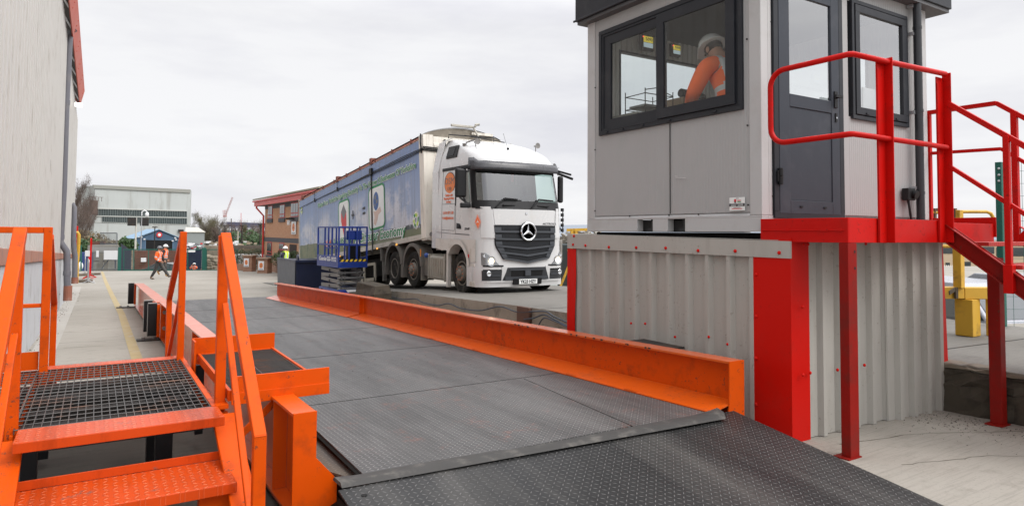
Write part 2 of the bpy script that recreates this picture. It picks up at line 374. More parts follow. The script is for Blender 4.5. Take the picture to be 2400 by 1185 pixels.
GREYB = pm('factory_grey_sheet', (.45, .475, .46), .7, var=.08, scale=.3, dirt=(.26, .25, .22), damt=.6, dscale=.25, streak=True)
GREYD = pm('factory_glazing', (.045, .06, .062), .5, var=.4, scale=.8)
BLUEB = pm('blue_shed_sheet', (.13, .22, .33), .6, var=.1, scale=.5)
BLUER = pm('pale_blue_roof', (.22, .34, .46), .6, var=.1, scale=.5)
STONE = pm('rough_stone', (.26, .22, .165), .9, var=.45, scale=2.5, dirt=(.10, .085, .06), damt=.8, dscale=2, bump=1)
CONCB = pm('old_concrete_block', (.065, .053, .038), .9, var=.5, scale=4, dirt=(.02, .016, .011), damt=.95, dscale=3, bump=1)
CONCT = pm('kerb_top_concrete', (.22, .185, .14), .9, var=.35, scale=5, dirt=(.09, .07, .05), damt=.9, dscale=5, bump=1)
BRICKO = brickmat('orange_office_brick', 90, (.46, .19, .085), (.54, .26, .13), (.50, .42, .33), var=.2)
BRICKX = brickmat('orange_brick_piers', 148, (.30, .13, .07), (.38, .19, .11), (.40, .34, .28), var=.3)
BRICKD = brickmat('dark_red_brick', -32, (.15, .05, .032), (.22, .085, .05), (.16, .12, .1), var=.5, dirt=(.11, .06, .045))
BRICKGREY = pm('grey_brick_band', (.085, .085, .095), .85, var=.2, scale=5)
REDFR = pm('red_window_frame', (.42, .03, .03), .45)
ROOFO = pm('office_roof_sheet', (.33, .30, .22), .7, var=.1, scale=.6)
WINDK = pm('dull_window_pane', (.04, .05, .055), .12, var=.3, scale=.8, spec=.8)
WHITEP = pm('white_board', (.74, .75, .76), .55, var=.04, scale=2)
LOGOO = pm('orange_logo_print', (.72, .21, .055), .5, var=.08, scale=3)
PRINTG = pm('green_print', (.005, .22, .065), .5, var=.1)
PRINTK = pm('black_print', (.02, .02, .025), .5)
PRINTR = pm('red_print', (.60, .035, .04), .5)
PRINTO = pm('orange_print', (.78, .17, .06), .5)
PRINTW = pm('white_print', (.75, .76, .74), .5, var=.05)
PRINTGY = pm('grey_print', (.16, .16, .17), .5)
PRINTB = pm('blue_print', (.03, .10, .30), .5, var=.4, scale=3)
PRINTP = pm('pale_skin_print', (.62, .45, .38), .5)
LIME = pm('lime_print', (.45, .62, .06), .5)
CHROME = pm('chrome', (.75, .76, .78), .12, metal=1, var=.02)
HVO = pm('hi_vis_orange_cloth', (.95, .14, .02), .8, var=.12, scale=12, bump=.5)
HVY = pm('hi_vis_yellow_cloth', (.55, .85, .04), .8, var=.12, scale=12, bump=.4)
BAND = pm('reflective_band', (.52, .53, .53), .5, var=.06)
DARKC = pm('dark_work_cloth', (.022, .022, .026), .85, var=.3, scale=12, bump=.4)
GREYC = pm('dusty_trouser_cloth', (.045, .043, .042), .9, var=.5, scale=7, dirt=(.18, .16, .13), damt=.5, dscale=5)
SKIN = pm('skin', (.50, .27, .18), .55, var=.08, scale=10)
HAIR = pm('dark_hair', (.03, .02, .015), .7)
HATW = pm('white_hard_hat', (.76, .76, .74), .35, var=.04)
HATG = pm('grey_hard_hat', (.16, .16, .17), .4)
BOOTT = pm('tan_boot_leather', (.36, .20, .06), .7, var=.2)
BOOTD = pm('dusty_boot_leather', (.13, .10, .075), .8, var=.3)
BARK = pm('winter_bark', (.085, .068, .055), .9, var=.3, scale=3)
TWIG = pm('winter_twigs', (.13, .095, .078), .9, var=.35, scale=.8)
TWIGO = pm('olive_twigs', (.105, .095, .045), .9, var=.4, scale=.8)
IVY = pm('evergreen_leaves', (.035, .075, .018), .6, var=.6, scale=1.5)
HEDGE = pm('hedge_leaves', (.05, .062, .022), .7, var=.6, scale=2)
HEDGEB = pm('brown_hedge_leaves', (.14, .105, .055), .8, var=.5, scale=2)
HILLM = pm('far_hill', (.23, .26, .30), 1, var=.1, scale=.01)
LANDM = pm('rough_land', (.15, .14, .11), 1, var=.35, scale=.05)
ASPH = pm('lower_road', (.13, .125, .12), .9, var=.2, scale=1)
GLASSC = glass('cabin_glass', (.86, .9, .89), .0)
GLASSR = glass('door_glass', (.9, .93, .92), .38)
GLASST = glass('truck_glass', (.45, .60, .56), .11)
GLASSV = glass('van_glass', (.35, .42, .44), .10)
LAMPG = glass('lamp_glass', (.85, .87, .88), .15)
HEADL = emis('lit_headlamp', (1, .78, .45), 9)
LEDW = emis('lit_marker', (1, .93, .85), 2.5)
AMBER = pm('amber_marker', (.8, .25, .02), .3)
REDL = pm('red_marker', (.6, .02, .02), .3)
# ================================================================== PEOPLE
def skinmesh(nodes, edges, sub=2, root=0):
    """continuous limb surface grown over a skeleton; nodes [(co, rx, ry)]"""
    me = bpy.data.meshes.new('tmp'); me.from_pydata([n[0] for n in nodes], edges, []); o = bpy.data.objects.new('tmp', me); COL.objects.link(o)
    md = o.modifiers.new('s', 'SKIN'); md.use_smooth_shade = True
    if not me.skin_vertices: me.skin_vertices.new()
    for i, n in enumerate(nodes):
        sv = me.skin_vertices[0].data[i]; sv.radius = (n[1], n[2] if len(n) > 2 else n[1]); sv.use_root = (i == root)
    sb = o.modifiers.new('u', 'SUBSURF'); sb.levels = sub; sb.render_levels = sub
    dg = bpy.context.evaluated_depsgraph_get(); dg.update()
    out = bpy.data.meshes.new_from_object(o.evaluated_get(dg)); bpy.data.objects.remove(o)
    vs = [v.co.copy() for v in out.vertices]; fs = [list(p.vertices) for p in out.polygons]; bpy.data.meshes.remove(out); return vs, fs
def chain(nodes, paths):
    idx = {k: i for i, k in enumerate(nodes)}; e = []
    for p in paths: e += [(idx[a], idx[b]) for a, b in zip(p, p[1:])]
    return list(nodes.values()), e
def hand(m, wrist, d, side, r=.0085, curl=.5):
    """palm with five bent fingers, thumb from its side"""
    d = V(d).normalized(); a = d.orthogonal().normalized(); a = V(side).normalized() if side else a; a = (a-d*a.dot(d)).normalized(); n = d.cross(a)
    W = V(wrist); P = W+d*.085
    m.hexa([W-a*.026-n*.013, W+a*.026-n*.013, P+a*.04-n*.012, P-a*.04-n*.012, W-a*.026+n*.013, W+a*.026+n*.013, P+a*.04+n*.012, P-a*.04+n*.012])
    for k, (o_, L) in enumerate(((-.030, .062), (-.011, .074), (.010, .080), (.030, .072))):
        b = P+a*o_-d*.006; c = b+d*L*.45-n*L*.25*curl; e = c+d*L*.35-n*L*.6*curl; f_ = e+d*L*.1-n*L*.4*curl
        m.tube([b, c, e, f_], [r*1.15, r*1.05, r*.95, r*.6], 6)
    b = W+d*.025+a*.03; m.tube([b, b+a*.028+d*.022-n*.008, b+a*.036+d*.055-n*.02], [r*1.3, r*1.2, r*.75], 6)
STAND = dict(pelvis=(0,0,.96), waist=(0,0,1.10), chest=(0,0,1.30), neckb=(0,0,1.47), neck=(0,.01,1.53), head=(0,.025,1.63), crown=(0,.015,1.72),
             hipL=(-.10,0,.93), kneeL=(-.11,.01,.50), ankL=(-.11,-.02,.09), toeL=(-.12,.14,.04), hipR=(.10,0,.93), kneeR=(.11,.01,.50), ankR=(.11,-.02,.09), toeR=(.12,.14,.04),
             shL=(-.19,0,1.42), elL=(-.25,-.02,1.14), wrL=(-.26,.06,.90), shR=(.19,0,1.42), elR=(.25,-.02,1.14), wrR=(.26,.06,.90))
RAD = dict(pelvis=(.145,.10), waist=(.13,.095), chest=(.155,.105), neckb=(.085,.07), neck=(.055,.055), head=(.074,.088), crown=(.058,.072), hip=(.085,.085), knee=(.058,.058), ank=(.040,.042), toe=(.04,.03), sh=(.062,.062), el=(.044,.044), wr=(.028,.026))
def person(M, label, pose={}, top='jacket', topm=HVO, sleeve=None, legs=DARKC, boots=BOOTT, hat=HATW, scale=1.0, bands=True, group='people working in the yard', lower=True, hatpeak=True, headyaw=0, armbands=True, facedir=(0,1,0), skinfree=False):
    J = {k: V(v) for k, v in STAND.items()}; J.update({k: V(v) for k, v in pose.items()})
    M = M @ MX.Diagonal((scale, scale, scale, 1))
    t = thing('person', (0,0,0), label, 'person', group, M=M)
    def nd(keys, k=1.0, add=0.0): return {q: (J[q], *(r*k+add for r in RAD[q if q in RAD else q[:-1]])) for q in keys}
    arms = [['neckb','shL','elL','wrL'], ['neckb','shR','elR','wrR']]
    ns, es = chain(nd(['pelvis','waist','chest','neckb','neck','head','crown','hipL','kneeL','ankL','toeL','hipR','kneeR','ankR','toeR','shL','elL','wrL','shR','elR','wrR']),
                   [['pelvis','waist','chest','neckb','neck','head','crown'], ['pelvis','hipL','kneeL','ankL','toeL'], ['pelvis','hipR','kneeR','ankR','toeR']]+arms)
    vs, fs = skinmesh(ns, es); m = MB(M); m.add(vs, fs)
    f = V(facedir).normalized(); H = J['head']; up = (J['crown']-J['neck']).normalized(); f = (f-up*f.dot(up)).normalized(); sd = f.cross(up)
    m.tube([H+f*.078+up*.02, H+f*.104-up*.012, H+f*.085-up*.022], [.009, .015, .010], 8)            # nose
    for s_ in (-1, 1): m.ball(H+sd*s_*.078-f*.005, .028, 8, 6, (.4, .8, 1.1))
    m.ball(H+f*.066-up*.055, .035, 8, 6, (1, .8, .6))                                                # chin
    for s_ in ('L', 'R'): hand(m, J['wr'+s_], J['wr'+s_]-J['el'+s_], f)
    m.build('body', SKIN, t, smooth=60)
    e = MB(M)
    for s_ in (-1, 1): e.ball(H+sd*s_*.032+f*.083+up*.018, .011, 8, 5)
    e.mat(1)
    e.bar(H+f*.088-up*.040-sd*.022, H+f*.088-up*.040+sd*.022, .006, .008)
    e.build('eyes_and_mouth', [pm('dark_eye', (.03, .02, .015), .3), pm('lips', (.35, .12, .09), .5)], t)
    # hair under the hat
    h = MB(M); h.ball(H+up*.035-f*.012, .098, 14, 8, (.86, 1.0, .82)); h.build('hair', HAIR, t, smooth=60)
    if hat:
        prof = [(.125, 0), (.122, .03), (.108, .075), (.075, .108), (.03, .122), (0, .124)]
        base = H+up*.052; hm = MB(M)
        o_ = len(hm.v); hm.lathe(prof, base, up, 18); hm.lathe([(.14, -.004), (.142, .003), (.12, .012)], base, up, 18)
        if hatpeak:
            a = base+f*.11; hm.ext([a-sd*.09+up*.006, a+sd*.09+up*.006, a+sd*.06+f*.055-up*.006, a-sd*.06+f*.055-up*.006], up*.006)
        hm.tube([base+f*.09+up*.075, base+up*.128, base-f*.09+up*.075], .010, 6)
        hm.build('hard_hat', hat, t, smooth=50)
    # trousers
    if lower:
        k = nd(['pelvis','hipL','kneeL','hipR','kneeR','waist'], 1.0, .030); k['ankL'] = (J['ankL']+V((0,0,.03)), .062, .064); k['ankR'] = (J['ankR']+V((0,0,.03)), .062, .064)
        ns, es = chain(k, [['waist','pelvis'], ['pelvis','hipL','kneeL','ankL'], ['pelvis','hipR','kneeR','ankR']])
        vs, fs = skinmesh(ns, es); MB(M).add(vs, fs).build('trousers', legs, t, smooth=60)
        for s_ in ('L', 'R'):
            A = J['ank'+s_]; T = J['toe'+s_]; d = (T-A); dn = V((d.x, d.y, d.z)).normalized()
            ns = {'a': (A+V((0,0,.09)), .058, .058), 'b': (A-dn*.02-V((0,0,.02)), .056, .05), 'c': (A.lerp(T, .6)-V((0,0,.0)), .05, .045), 'd': (T+dn*.05, .045, .032)}
            nn, ee = chain(ns, [['a','b','c','d']]); vs, fs = skinmesh(nn, ee); MB(M).add(vs, fs).build('boot', boots, t, smooth=60)
    # jacket or waistcoat
    def torso(keys, paths, add, mats, name, bandz=None, arm=False):
        k = nd(keys, 1.0, add)
        if 'neck' in keys: k['neck'] = (J['neckb']+V((0,0,.035)), .075, .07)
        ns, es = chain(k, paths); vs, fs = skinmesh(ns, es, 3); mm = MB(M); mm.add(vs, fs)
        if bands:
            ax0, ax1 = J['pelvis'], J['neckb']; L = (ax1-ax0).length; ax = (ax1-ax0)/L
            xdir = (J['shR']-J['shL']).normalized()
            for i, f_ in enumerate(fs):
                c = sum((vs[j] for j in f_), V())/len(f_); tt = (c-ax0).dot(ax)/L; xx = abs((c-ax0).dot(xdir)); b = 0
                da = min((c-J['elL']).length, (c-J['elR']).length, (c-J['wrL']).length, (c-J['wrR']).length)
                if xx < .19 and (.10 < tt < .20 or .34 < tt < .44): b = 1
                if .07 < xx < .125 and tt > .40 and xx < .19: b = 1
                if arm and armbands:
                    for s_ in ('L', 'R'):
                        for A_, B_, lo, hi in ((J['sh'+s_], J['el'+s_], .62, .84), (J['el'+s_], J['wr'+s_], .45, .68)):
                            v = B_-A_; l2 = v.length; q = (c-A_).dot(v)/l2/l2; dist = (c-A_-v*q).length
                            if lo < q < hi and dist < .085 and xx > .13: b = 1
                if tt > 1.0 and not arm: b = 2
                mm.m[i] = b
        mm.build(name, mats, t, smooth=60)
    if top == 'jacket':
        torso(['pelvis','waist','chest','neckb','neck','shL','elL','wrL','shR','elR','wrR'], [['pelvis','waist','chest','neckb','neck']]+arms, .030, [topm, BAND, DARKC], 'hi_vis_jacket', arm=True)
    else:
        k = nd(['pelvis','waist','chest','neckb','neck','shL','elL','wrL','shR','elR','wrR'], 1.0, .028); ns, es = chain(k, [['pelvis','waist','chest','neckb','neck']]+arms)
        vs, fs = skinmesh(ns, es); MB(M).add(vs, fs).build('dark_jacket', sleeve or DARKC, t, smooth=60)
        kk = dict(J); J['shL'] = J['shL'].lerp(J['neckb'], .35); J['shR'] = J['shR'].lerp(J['neckb'], .35)
        torso(['pelvis','waist','chest','neckb','shL','shR'], [['pelvis','waist','chest','neckb'], ['neckb','shL'], ['neckb','shR']], .050, [topm, BAND, topm], 'hi_vis_waistcoat')
    return t
# ================================================================== GROUND
YARD = concrete('yard_concrete', (.325, .302, .262), (.265, .245, .207), (.14, .125, .10), brush=(.25, 5, 1), joints=(60, 4.6))
DECKM = treadmat('worn_checker_plate', (.088, .086, .084), (.35, .34, .33), .48, wear=(.45, .11, .05), wamt=.16, dust=(.15, .146, .14), strength=1.0, hamt=.4)
RAMPM = treadmat('scuffed_ramp_plate', (.022, .022, .022), (.20, .195, .19), .46, pitch=.038, dust=(.095, .09, .082), strength=1.0, hamt=.3)
TREADM = treadmat('orange_painted_tread', (.56, .062, .006), (.80, .20, .09), .30, pitch=.046, wear=(.13, .10, .08), wamt=.9, strength=1.0, hamt=.6)

def ground_z(d, y):
    z = gz(y)
    if d > 49.5: z = z-(min(d, 61)-49.5)*.17
    if d > 61: z = min(z, z-(d-61)*.01)
    return z
m = MB(); rows = []
fh = V((math.sin(YAW), math.cos(YAW), 0)); rh = V((math.cos(YAW), -math.sin(YAW), 0))
for d in [-12, -4, 0, 4, 8, 14, 20, 28, 36, 44, 49.2, 49.6, 50.4, 53, 57, 61, 62]:
    row = []
    for l in [-60, -40, -20, -10, -4, 0, 5, 10, 20, 30, 40]:
        p = fh*d+rh*l; row.append((p.x, p.y, ground_z(d, p.y)))
    rows.append(row)
# right-hand side is cut off at the raised lane (X 10.9): beyond it the land lies lower
m.grid(rows); m.c = 0
keep = []
for f in m.f:
    cx = sum(m.v[i].x for i in f)/4; keep.append(f)
m.build('yard_ground', YARD, kind='structure', label='pale brushed concrete yard', origin=(0, 0, 0))

m = MB()                                                        # lower land all round, out to the horizon
def land(d, l):
    z = -3.9-.010*max(0, d-60)
    if d > 400: z = -7.3
    return z
rows = []
for d in [-40, 60.5, 75, 100, 140, 200, 300, 500, 900, 2000, 6000]:
    row = []
    for l in [-4500, -1500, -600, -250, -120, -60, -30, 0, 30, 60, 120, 250, 600, 1500, 4500]:
        p = fh*d+rh*l; row.append((p.x, p.y, land(d, l)))
    rows.append(row)
m.grid(rows).build('land', LANDM, kind='structure', label='rough lower land beyond the yard', origin=(0, 0, -4))

# hills on the skyline
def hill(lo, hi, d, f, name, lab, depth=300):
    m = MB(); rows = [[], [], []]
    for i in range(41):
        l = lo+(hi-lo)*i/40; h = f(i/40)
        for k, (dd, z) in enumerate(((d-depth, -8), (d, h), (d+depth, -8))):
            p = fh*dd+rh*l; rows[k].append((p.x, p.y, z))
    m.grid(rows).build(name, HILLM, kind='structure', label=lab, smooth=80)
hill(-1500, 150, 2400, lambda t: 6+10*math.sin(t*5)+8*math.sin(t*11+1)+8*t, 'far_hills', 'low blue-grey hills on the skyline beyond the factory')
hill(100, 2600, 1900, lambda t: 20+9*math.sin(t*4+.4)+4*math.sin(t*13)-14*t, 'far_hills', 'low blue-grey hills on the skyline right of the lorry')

# worn yellow line on the path
def deckz(y): return .40-.0235*y
m = MB()
pts = [(322, 842), (300, 780), (285, 735), (262, 690), (248, 660), (239, 636)]
P = [GZ(u, v, .095) for u, v in pts]
wv = [.075]*6
m.grid([[p-V((w_, 0, 0)), p+V((w_, 0, 0))] for p, w_ in zip(P, wv)]).build('yellow_line', YLINE, kind='structure', label='worn yellow line painted along the path')
m = MB()
P0, P1 = GZ(730, 682, .095), GZ(640, 668, .095)
m.bar(P0, P1, .05, .004).build('white_line', PRINTW, kind='structure', label='thin white line on the yard')
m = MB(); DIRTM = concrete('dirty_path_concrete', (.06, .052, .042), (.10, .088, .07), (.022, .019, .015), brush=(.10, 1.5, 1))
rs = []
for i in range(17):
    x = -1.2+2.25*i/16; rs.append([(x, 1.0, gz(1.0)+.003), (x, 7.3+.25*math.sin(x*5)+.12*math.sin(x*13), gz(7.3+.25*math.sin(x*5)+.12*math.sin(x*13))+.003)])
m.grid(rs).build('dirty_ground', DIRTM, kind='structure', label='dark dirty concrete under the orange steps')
# strip of smoother concrete along the foot of the left wall
m = MB(); PATCH = concrete('path_edge_concrete', (.34, .32, .285), (.38, .36, .325), (.2, .18, .15))
m.grid([[GZ(u0, v, .094), GZ(u1, v, .094)] for u0, u1, v in ((60, 118, 850), (100, 150, 775), (130, 172, 720), (150, 185, 690), (160, 190, 672))]).build('path_edging', PATCH, kind='structure', label='smooth concrete strip along the wall foot')

# pit between the two weighbridges and slab of the second lane
SLABT = concrete('lane_slab_concrete', (.19, .178, .158), (.125, .117, .102), (.055, .05, .042), brush=(.5, 6, 1))  # slab colour darkened for dirt and to stand in for shade under the lorry
SLABS = pm('slab_edge_concrete', (.27, .245, .20), .9, var=.25, scale=3, dirt=(.10, .085, .065), damt=.8, dscale=3, bump=.8)
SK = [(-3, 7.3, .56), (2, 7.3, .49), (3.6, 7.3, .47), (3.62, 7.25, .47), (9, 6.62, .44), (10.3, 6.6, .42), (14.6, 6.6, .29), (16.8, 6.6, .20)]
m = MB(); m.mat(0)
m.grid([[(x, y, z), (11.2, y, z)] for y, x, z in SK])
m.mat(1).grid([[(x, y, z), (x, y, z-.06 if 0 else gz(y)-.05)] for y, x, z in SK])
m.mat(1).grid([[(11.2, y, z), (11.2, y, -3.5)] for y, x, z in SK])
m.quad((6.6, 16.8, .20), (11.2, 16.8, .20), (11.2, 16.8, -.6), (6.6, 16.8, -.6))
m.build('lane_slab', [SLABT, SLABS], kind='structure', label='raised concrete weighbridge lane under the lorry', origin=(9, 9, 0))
def laneZ(y):
    for (a, _, za), (b, _, zb) in zip(SK, SK[1:]):
        if a <= y <= b: return za+(zb-za)*(y-a)/max(b-a, 1e-6)
    return max(gz(y)+.02, .20-.07*(y-16.8)) if y > 16.8 else .49
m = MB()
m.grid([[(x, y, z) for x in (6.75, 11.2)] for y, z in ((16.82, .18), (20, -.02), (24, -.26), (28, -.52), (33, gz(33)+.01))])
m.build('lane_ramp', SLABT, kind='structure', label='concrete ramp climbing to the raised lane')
# joint lines of the lane slab near the stairs (real gaps, thin dark strips of sealant)
m = MB(); m.bar((7.3, 3.9, .4715), (11.2, 3.62, .4715), .02, .004); m.bar((6.62, 9.6, .432), (11.2, 9.3, .437), .02, .004)
m.build('slab_joint', DKSTEEL, kind='structure', label='dark sealant joint across the raised slab')
# lower service ground right of the lane
m = MB(); ROADL = concrete('lower_yard', (.24, .23, .21), (.19, .18, .165), (.11, .10, .09))
m.grid([[(11.1, -20, -1.15), (90, -20, -6)], [(11.1, 20, -1.15), (90, 20, -6)]]).build('lower_yard', ROADL, kind='structure', label='lower service yard beyond the raised lane')
m = MB(); m.grid([[(11.15, 20, -.6), (40, 20, -2.0)], [(11.15, 34, -.75), (40, 34, -2.0)]]).build('lower_yard', ROADL, kind='structure', label='lower service yard behind the lorry')

# old concrete kerb wall under the stairs
def rough(m, x0, x1, y0, y1, z0, z1, n=10, amp=.02, seed=1):
    r = random.Random(seed); rows = []
    ys = [y0+(y1-y0)*i/n for i in range(n+1)]
    prof = [(x0, z0), (x0, z0+(z1-z0)*.3), (x0+.01, z0+(z1-z0)*.65), (x0+.015, z1-.03), (x0+.05, z1), (x1, z1)]
    for px_, pz_ in prof: rows.append([(px_+r.uniform(-amp, amp), y, pz_+r.uniform(-amp, amp)*.8) for y in ys])
    m.grid(rows); return m
m = MB()
rough(m, 7.22, 7.48, 3.52, 1.2, -.05, .30, 26, .024, 3); m.mat(0); rough(m, 7.25, 7.5, 3.52, 1.2, .285, .44, 26, .026, 5); m.mat(1); rough(m, 7.27, 7.5, 3.52, 1.2, .435, .478, 30, .012, 6)
m.quad((7.22, 3.52, -.05), (7.48, 3.52, -.05), (7.5, 3.52, .47), (7.26, 3.52, .47))
m.build('concrete_kerb_wall', [CONCB, CONCT], label='old crumbling concrete kerb wall below the red stairs', cat='wall')
for i, (u, v, s_, lab) in enumerate([(875, 668, (1.0, .5, .26), 'broken concrete block lying behind the orange beam, left of the lorry wheels'), (850, 688, (.7, .5, .26), 'small broken concrete block beside the blue scissor lift')]):
    c = AX(u, v, 6.15); m = MB(); r = random.Random(i+3)
    n = 5; sx, sy, sz = s_
    z0 = gz(c.y)
    h = c.z+.05-z0
    for a in range(1):
        vs = []
        bm_ = [(-.5, -.5, 0), (.5, -.5, 0), (.5, .5, 0), (-.5, .5, 0)]
        for k in range(4):
            zz = h*k/3
            for p in bm_: vs.append((c.x+p[0]*sy*(1-.12*(k == 3))+r.uniform(-.04, .04), c.y+p[1]*sx*1.4*(1-.1*(k == 3))+r.uniform(-.05, .05), z0+zz+r.uniform(-.03, .03)))
        m.add(vs, [(3,2,1,0), (12,13,14,15)]+[(k*4+j, k*4+(j+1) % 4, (k+1)*4+(j+1) % 4, (k+1)*4+j) for k in range(3) for j in range(4)])
    m.build('concrete_block', CONCB, label=lab, cat='concrete block', group='broken blocks at the lane end', bevel=.02)

m = MB(); rc = random.Random(2)
def crack(pts, w_, n=10):
    P = [V((x, y, gz(y)+.0015)) for x, y in pts]; rows = [[], []]
    for a, b in zip(P, P[1:]):
        for k in range(n):
            q = a.lerp(b, k/n); s_ = V(((a-b).y, -(a-b).x, 0)).normalized(); q = q+s_*rc.uniform(-.018, .018); ww = w_*rc.uniform(.3, 1.2); rows[0].append(q-s_*ww); rows[1].append(q+s_*ww)
    m.grid(rows)
crack([(5.3, 3.3), (6.2, 3.12), (7.2, 2.55)], .006); crack([(5.2, 2.75), (6.0, 2.5), (7.1, 1.7)], .004); crack([(-.9, 16.2), (-.2, 15.9), (.5, 16.3), (1.0, 16.2)], .007); crack([(-.95, 10.1), (-.1, 9.8), (.35, 10.2)], .005); crack([(-.4, 13.5), (.3, 13.4)], .012, 6)
crack([(2, 24), (5, 23.2), (9, 24.1)], .012); crack([(-.5, 29), (6, 28.4), (12, 29.5)], .014)
m.build('ground_cracks', pm('crack_dark', (.11, .095, .075), .95, spec=.1), kind='structure', label='thin dark cracks in the yard concrete', origin=(3, 6, 0))
# grit and crumbs scattered on the concrete by the kerb wall
m = MB(); r = random.Random(5)
for i in range(520):
    x = 7.15-abs(r.gauss(0, .45)); y = r.uniform(1.6, 3.4) if i % 3 else r.uniform(2.9, 3.45)
    if x < 4.6: continue
    s_ = r.uniform(.0015, .008)*(1.6 if r.random() < .05 else 1); z = gz(y)
    m.add([(x-s_, y, z), (x, y-s_, z), (x+s_, y, z), (x, y+s_, z), (x, y, z+s_*1.1)], [(0,1,4), (1,2,4), (2,3,4), (3,0,4)])
for i in range(220):
    y = r.uniform(2.2, 14); x = r.uniform(1.3, 4.2); z = deckz(y)+.001
    if y < 3.9: z = .315-(3.9-y)*.12+.001
    s_ = r.uniform(.003, .009)
    m.add([(x-s_, y, z), (x, y-s_, z), (x+s_, y, z), (x, y+s_, z), (x, y, z+s_*.9)], [(0,1,4), (1,2,4), (2,3,4), (3,0,4)])
for i in range(160):
    y = r.uniform(7, 30); x = -.86+.0105*y-.0+abs(r.gauss(0, .12))-.14; z = gz(y); s_ = r.uniform(.005, .018)
    m.add([(x-s_, y, z), (x, y-s_, z), (x+s_, y, z), (x, y+s_, z), (x, y, z+s_*1.3)], [(0,1,4), (1,2,4), (2,3,4), (3,0,4)])
m.build('loose_grit', pm('grit', (.10, .085, .07), .9, var=.5, scale=30), kind='stuff', label='dark grit and crumbs scattered on the concrete', cat='grit', origin=(5, 3, 0))

# ================================================================== WEIGHBRIDGE DECK
dk = thing('weighbridge_deck', (2.8, 12, .1), 'long dark checker plate weighbridge deck between orange beams', 'weighbridge')
XA, XB = 1.16, 4.36
ends = [3.72, 5.80, 8.3, 10.8, 13.3, 15.8, 19.2]
for i, (a, b) in enumerate(zip(ends, ends[1:])):
    m = MB(); xs = [XA, 2.42, XB] if i == 0 else [XA, XB]
    g_ = .004
    t_ = 0
    xl = 1.42 if i == 0 else XA
    m.add([(xl, a+g_, deckz(a)-.012), (XB, a+g_, deckz(a)-.012), (XB, b-g_, deckz(b)-.012), (xl, b-g_, deckz(b)-.012),
           (xl, a+g_, deckz(a)), (XB, a+g_, deckz(a)), (XB, b-g_, deckz(b)), (xl, b-g_, deckz(b))],
          [(0,3,2,1),(4,5,6,7),(0,1,5,4),(1,2,6,5),(2,3,7,6),(3,0,4,7)])
    m.build('deck_plate', DECKM, dk)
m = MB(); m.hexa([(1.38, 3.78, deckz(3.78)+.001), (3.42, 3.78, deckz(3.78)+.001), (3.72, 5.74, deckz(5.74)+.001), (1.44, 5.74, deckz(5.74)+.001),
                  (1.38, 3.78, deckz(3.78)+.012), (3.42, 3.78, deckz(3.78)+.012), (3.72, 5.74, deckz(5.74)+.012), (1.44, 5.74, deckz(5.74)+.012)])
m.build('overlay_plate', DECKM, dk, 'raised checker plate laid over the near end of the deck')
m = MB()
for x0, y0, x1, y1 in ((3.436, 3.78, 3.736, 5.745), (1.366, 3.78, 1.426, 5.74)): m.bar((x0, y0, deckz(y0)+.0015), (x1, y1, deckz(y1)+.0015), .03, .002)
m.bar((1.45, 5.75, deckz(5.75)+.0015), (3.73, 5.75, deckz(5.75)+.0015), .008, .002)
for y in ends[1:-1]: m.bar((XA, y, deckz(y)+.001), (XB-.1, y, deckz(y)+.001), .005, .002)
m.build('open_seam', pm('seam_black', (.008, .007, .006), .9, spec=.1), dk)
m = MB(); m.hexa([(1.27, 4.12, deckz(4.12)-.045), (1.42, 3.76, deckz(3.76)-.045), (1.42, 5.9, deckz(5.9)-.045), (1.17, 5.9, deckz(5.9)-.045),
                  (1.27, 4.12, deckz(4.12)-.03), (1.415, 3.76, deckz(3.76)-.03), (1.415, 5.9, deckz(5.9)-.03), (1.17, 5.9, deckz(5.9)-.03)])
m.build('gutter_plate', treadmat('rusty_gutter_plate', (.06, .055, .05), (.2, .17, .14), .55, dust=(.26, .17, .08)), dk, 'rust-stained lower strip of plate at the left edge')
m = MB()
for x in (1.5, 4.1): m.hexa([(x-.08, 3.9, -.06), (x+.08, 3.9, -.06), (x+.08, 19.1, -.45), (x-.08, 19.1, -.45), (x-.08, 3.9, .29), (x+.08, 3.9, .29), (x+.08, 19.1, -.065), (x-.08, 19.1, -.065)])
m.build('deck_girder', DKSTEEL, dk)
rp = thing('ramp_plate', (2.8, 3, .05), 'scuffed black checker plate ramp at the near end of the weighbridge', 'ramp')
m = MB(); q = lambda y: .312-(3.72-y)*.115
rows = []
m.add([(1.19, 3.71, q(3.71)-.012), (4.47, 3.71, q(3.71)-.012), (4.34, .9, q(.9)-.012), (1.16, .9, q(.9)-.012),
       (1.19, 3.71, q(3.71)), (4.47, 3.71, q(3.71)), (4.34, .9, q(.9)), (1.16, .9, q(.9))], [(0,1,2,3),(7,6,5,4),(0,4,5,1),(1,5,6,2),(2,6,7,3),(3,7,4,0)])
m.build('plate', RAMPM, rp)
m = MB(); m.add([(1.25, 3.60, q(3.6)-.02), (4.35, 3.60, q(3.6)-.02), (4.28, 1.2, q(1.2)-.02), (1.25, 1.2, q(1.2)-.02), (1.25, 3.6, -.05), (4.35, 3.6, -.05), (4.28, 1.2, -.02), (1.25, 1.2, -.02)],
      [(0,1,2,3),(7,6,5,4),(0,4,5,1),(1,5,6,2),(2,6,7,3),(3,7,4,0)]); m.build('support_frame', DKSTEEL, rp)
m = MB()
m.box((.0, 0, 0), (.001, .001, .001)) if 0 else None
c = G0 = AY(809, 1159, 3.58); m.cyl((1.30, 3.60, q(3.6)+.0005), (1.30, 3.60, q(3.6)+.002), .018, 16); m.build('bolt_hole', pm('hole_black', (.004, .004, .004), .9), rp)
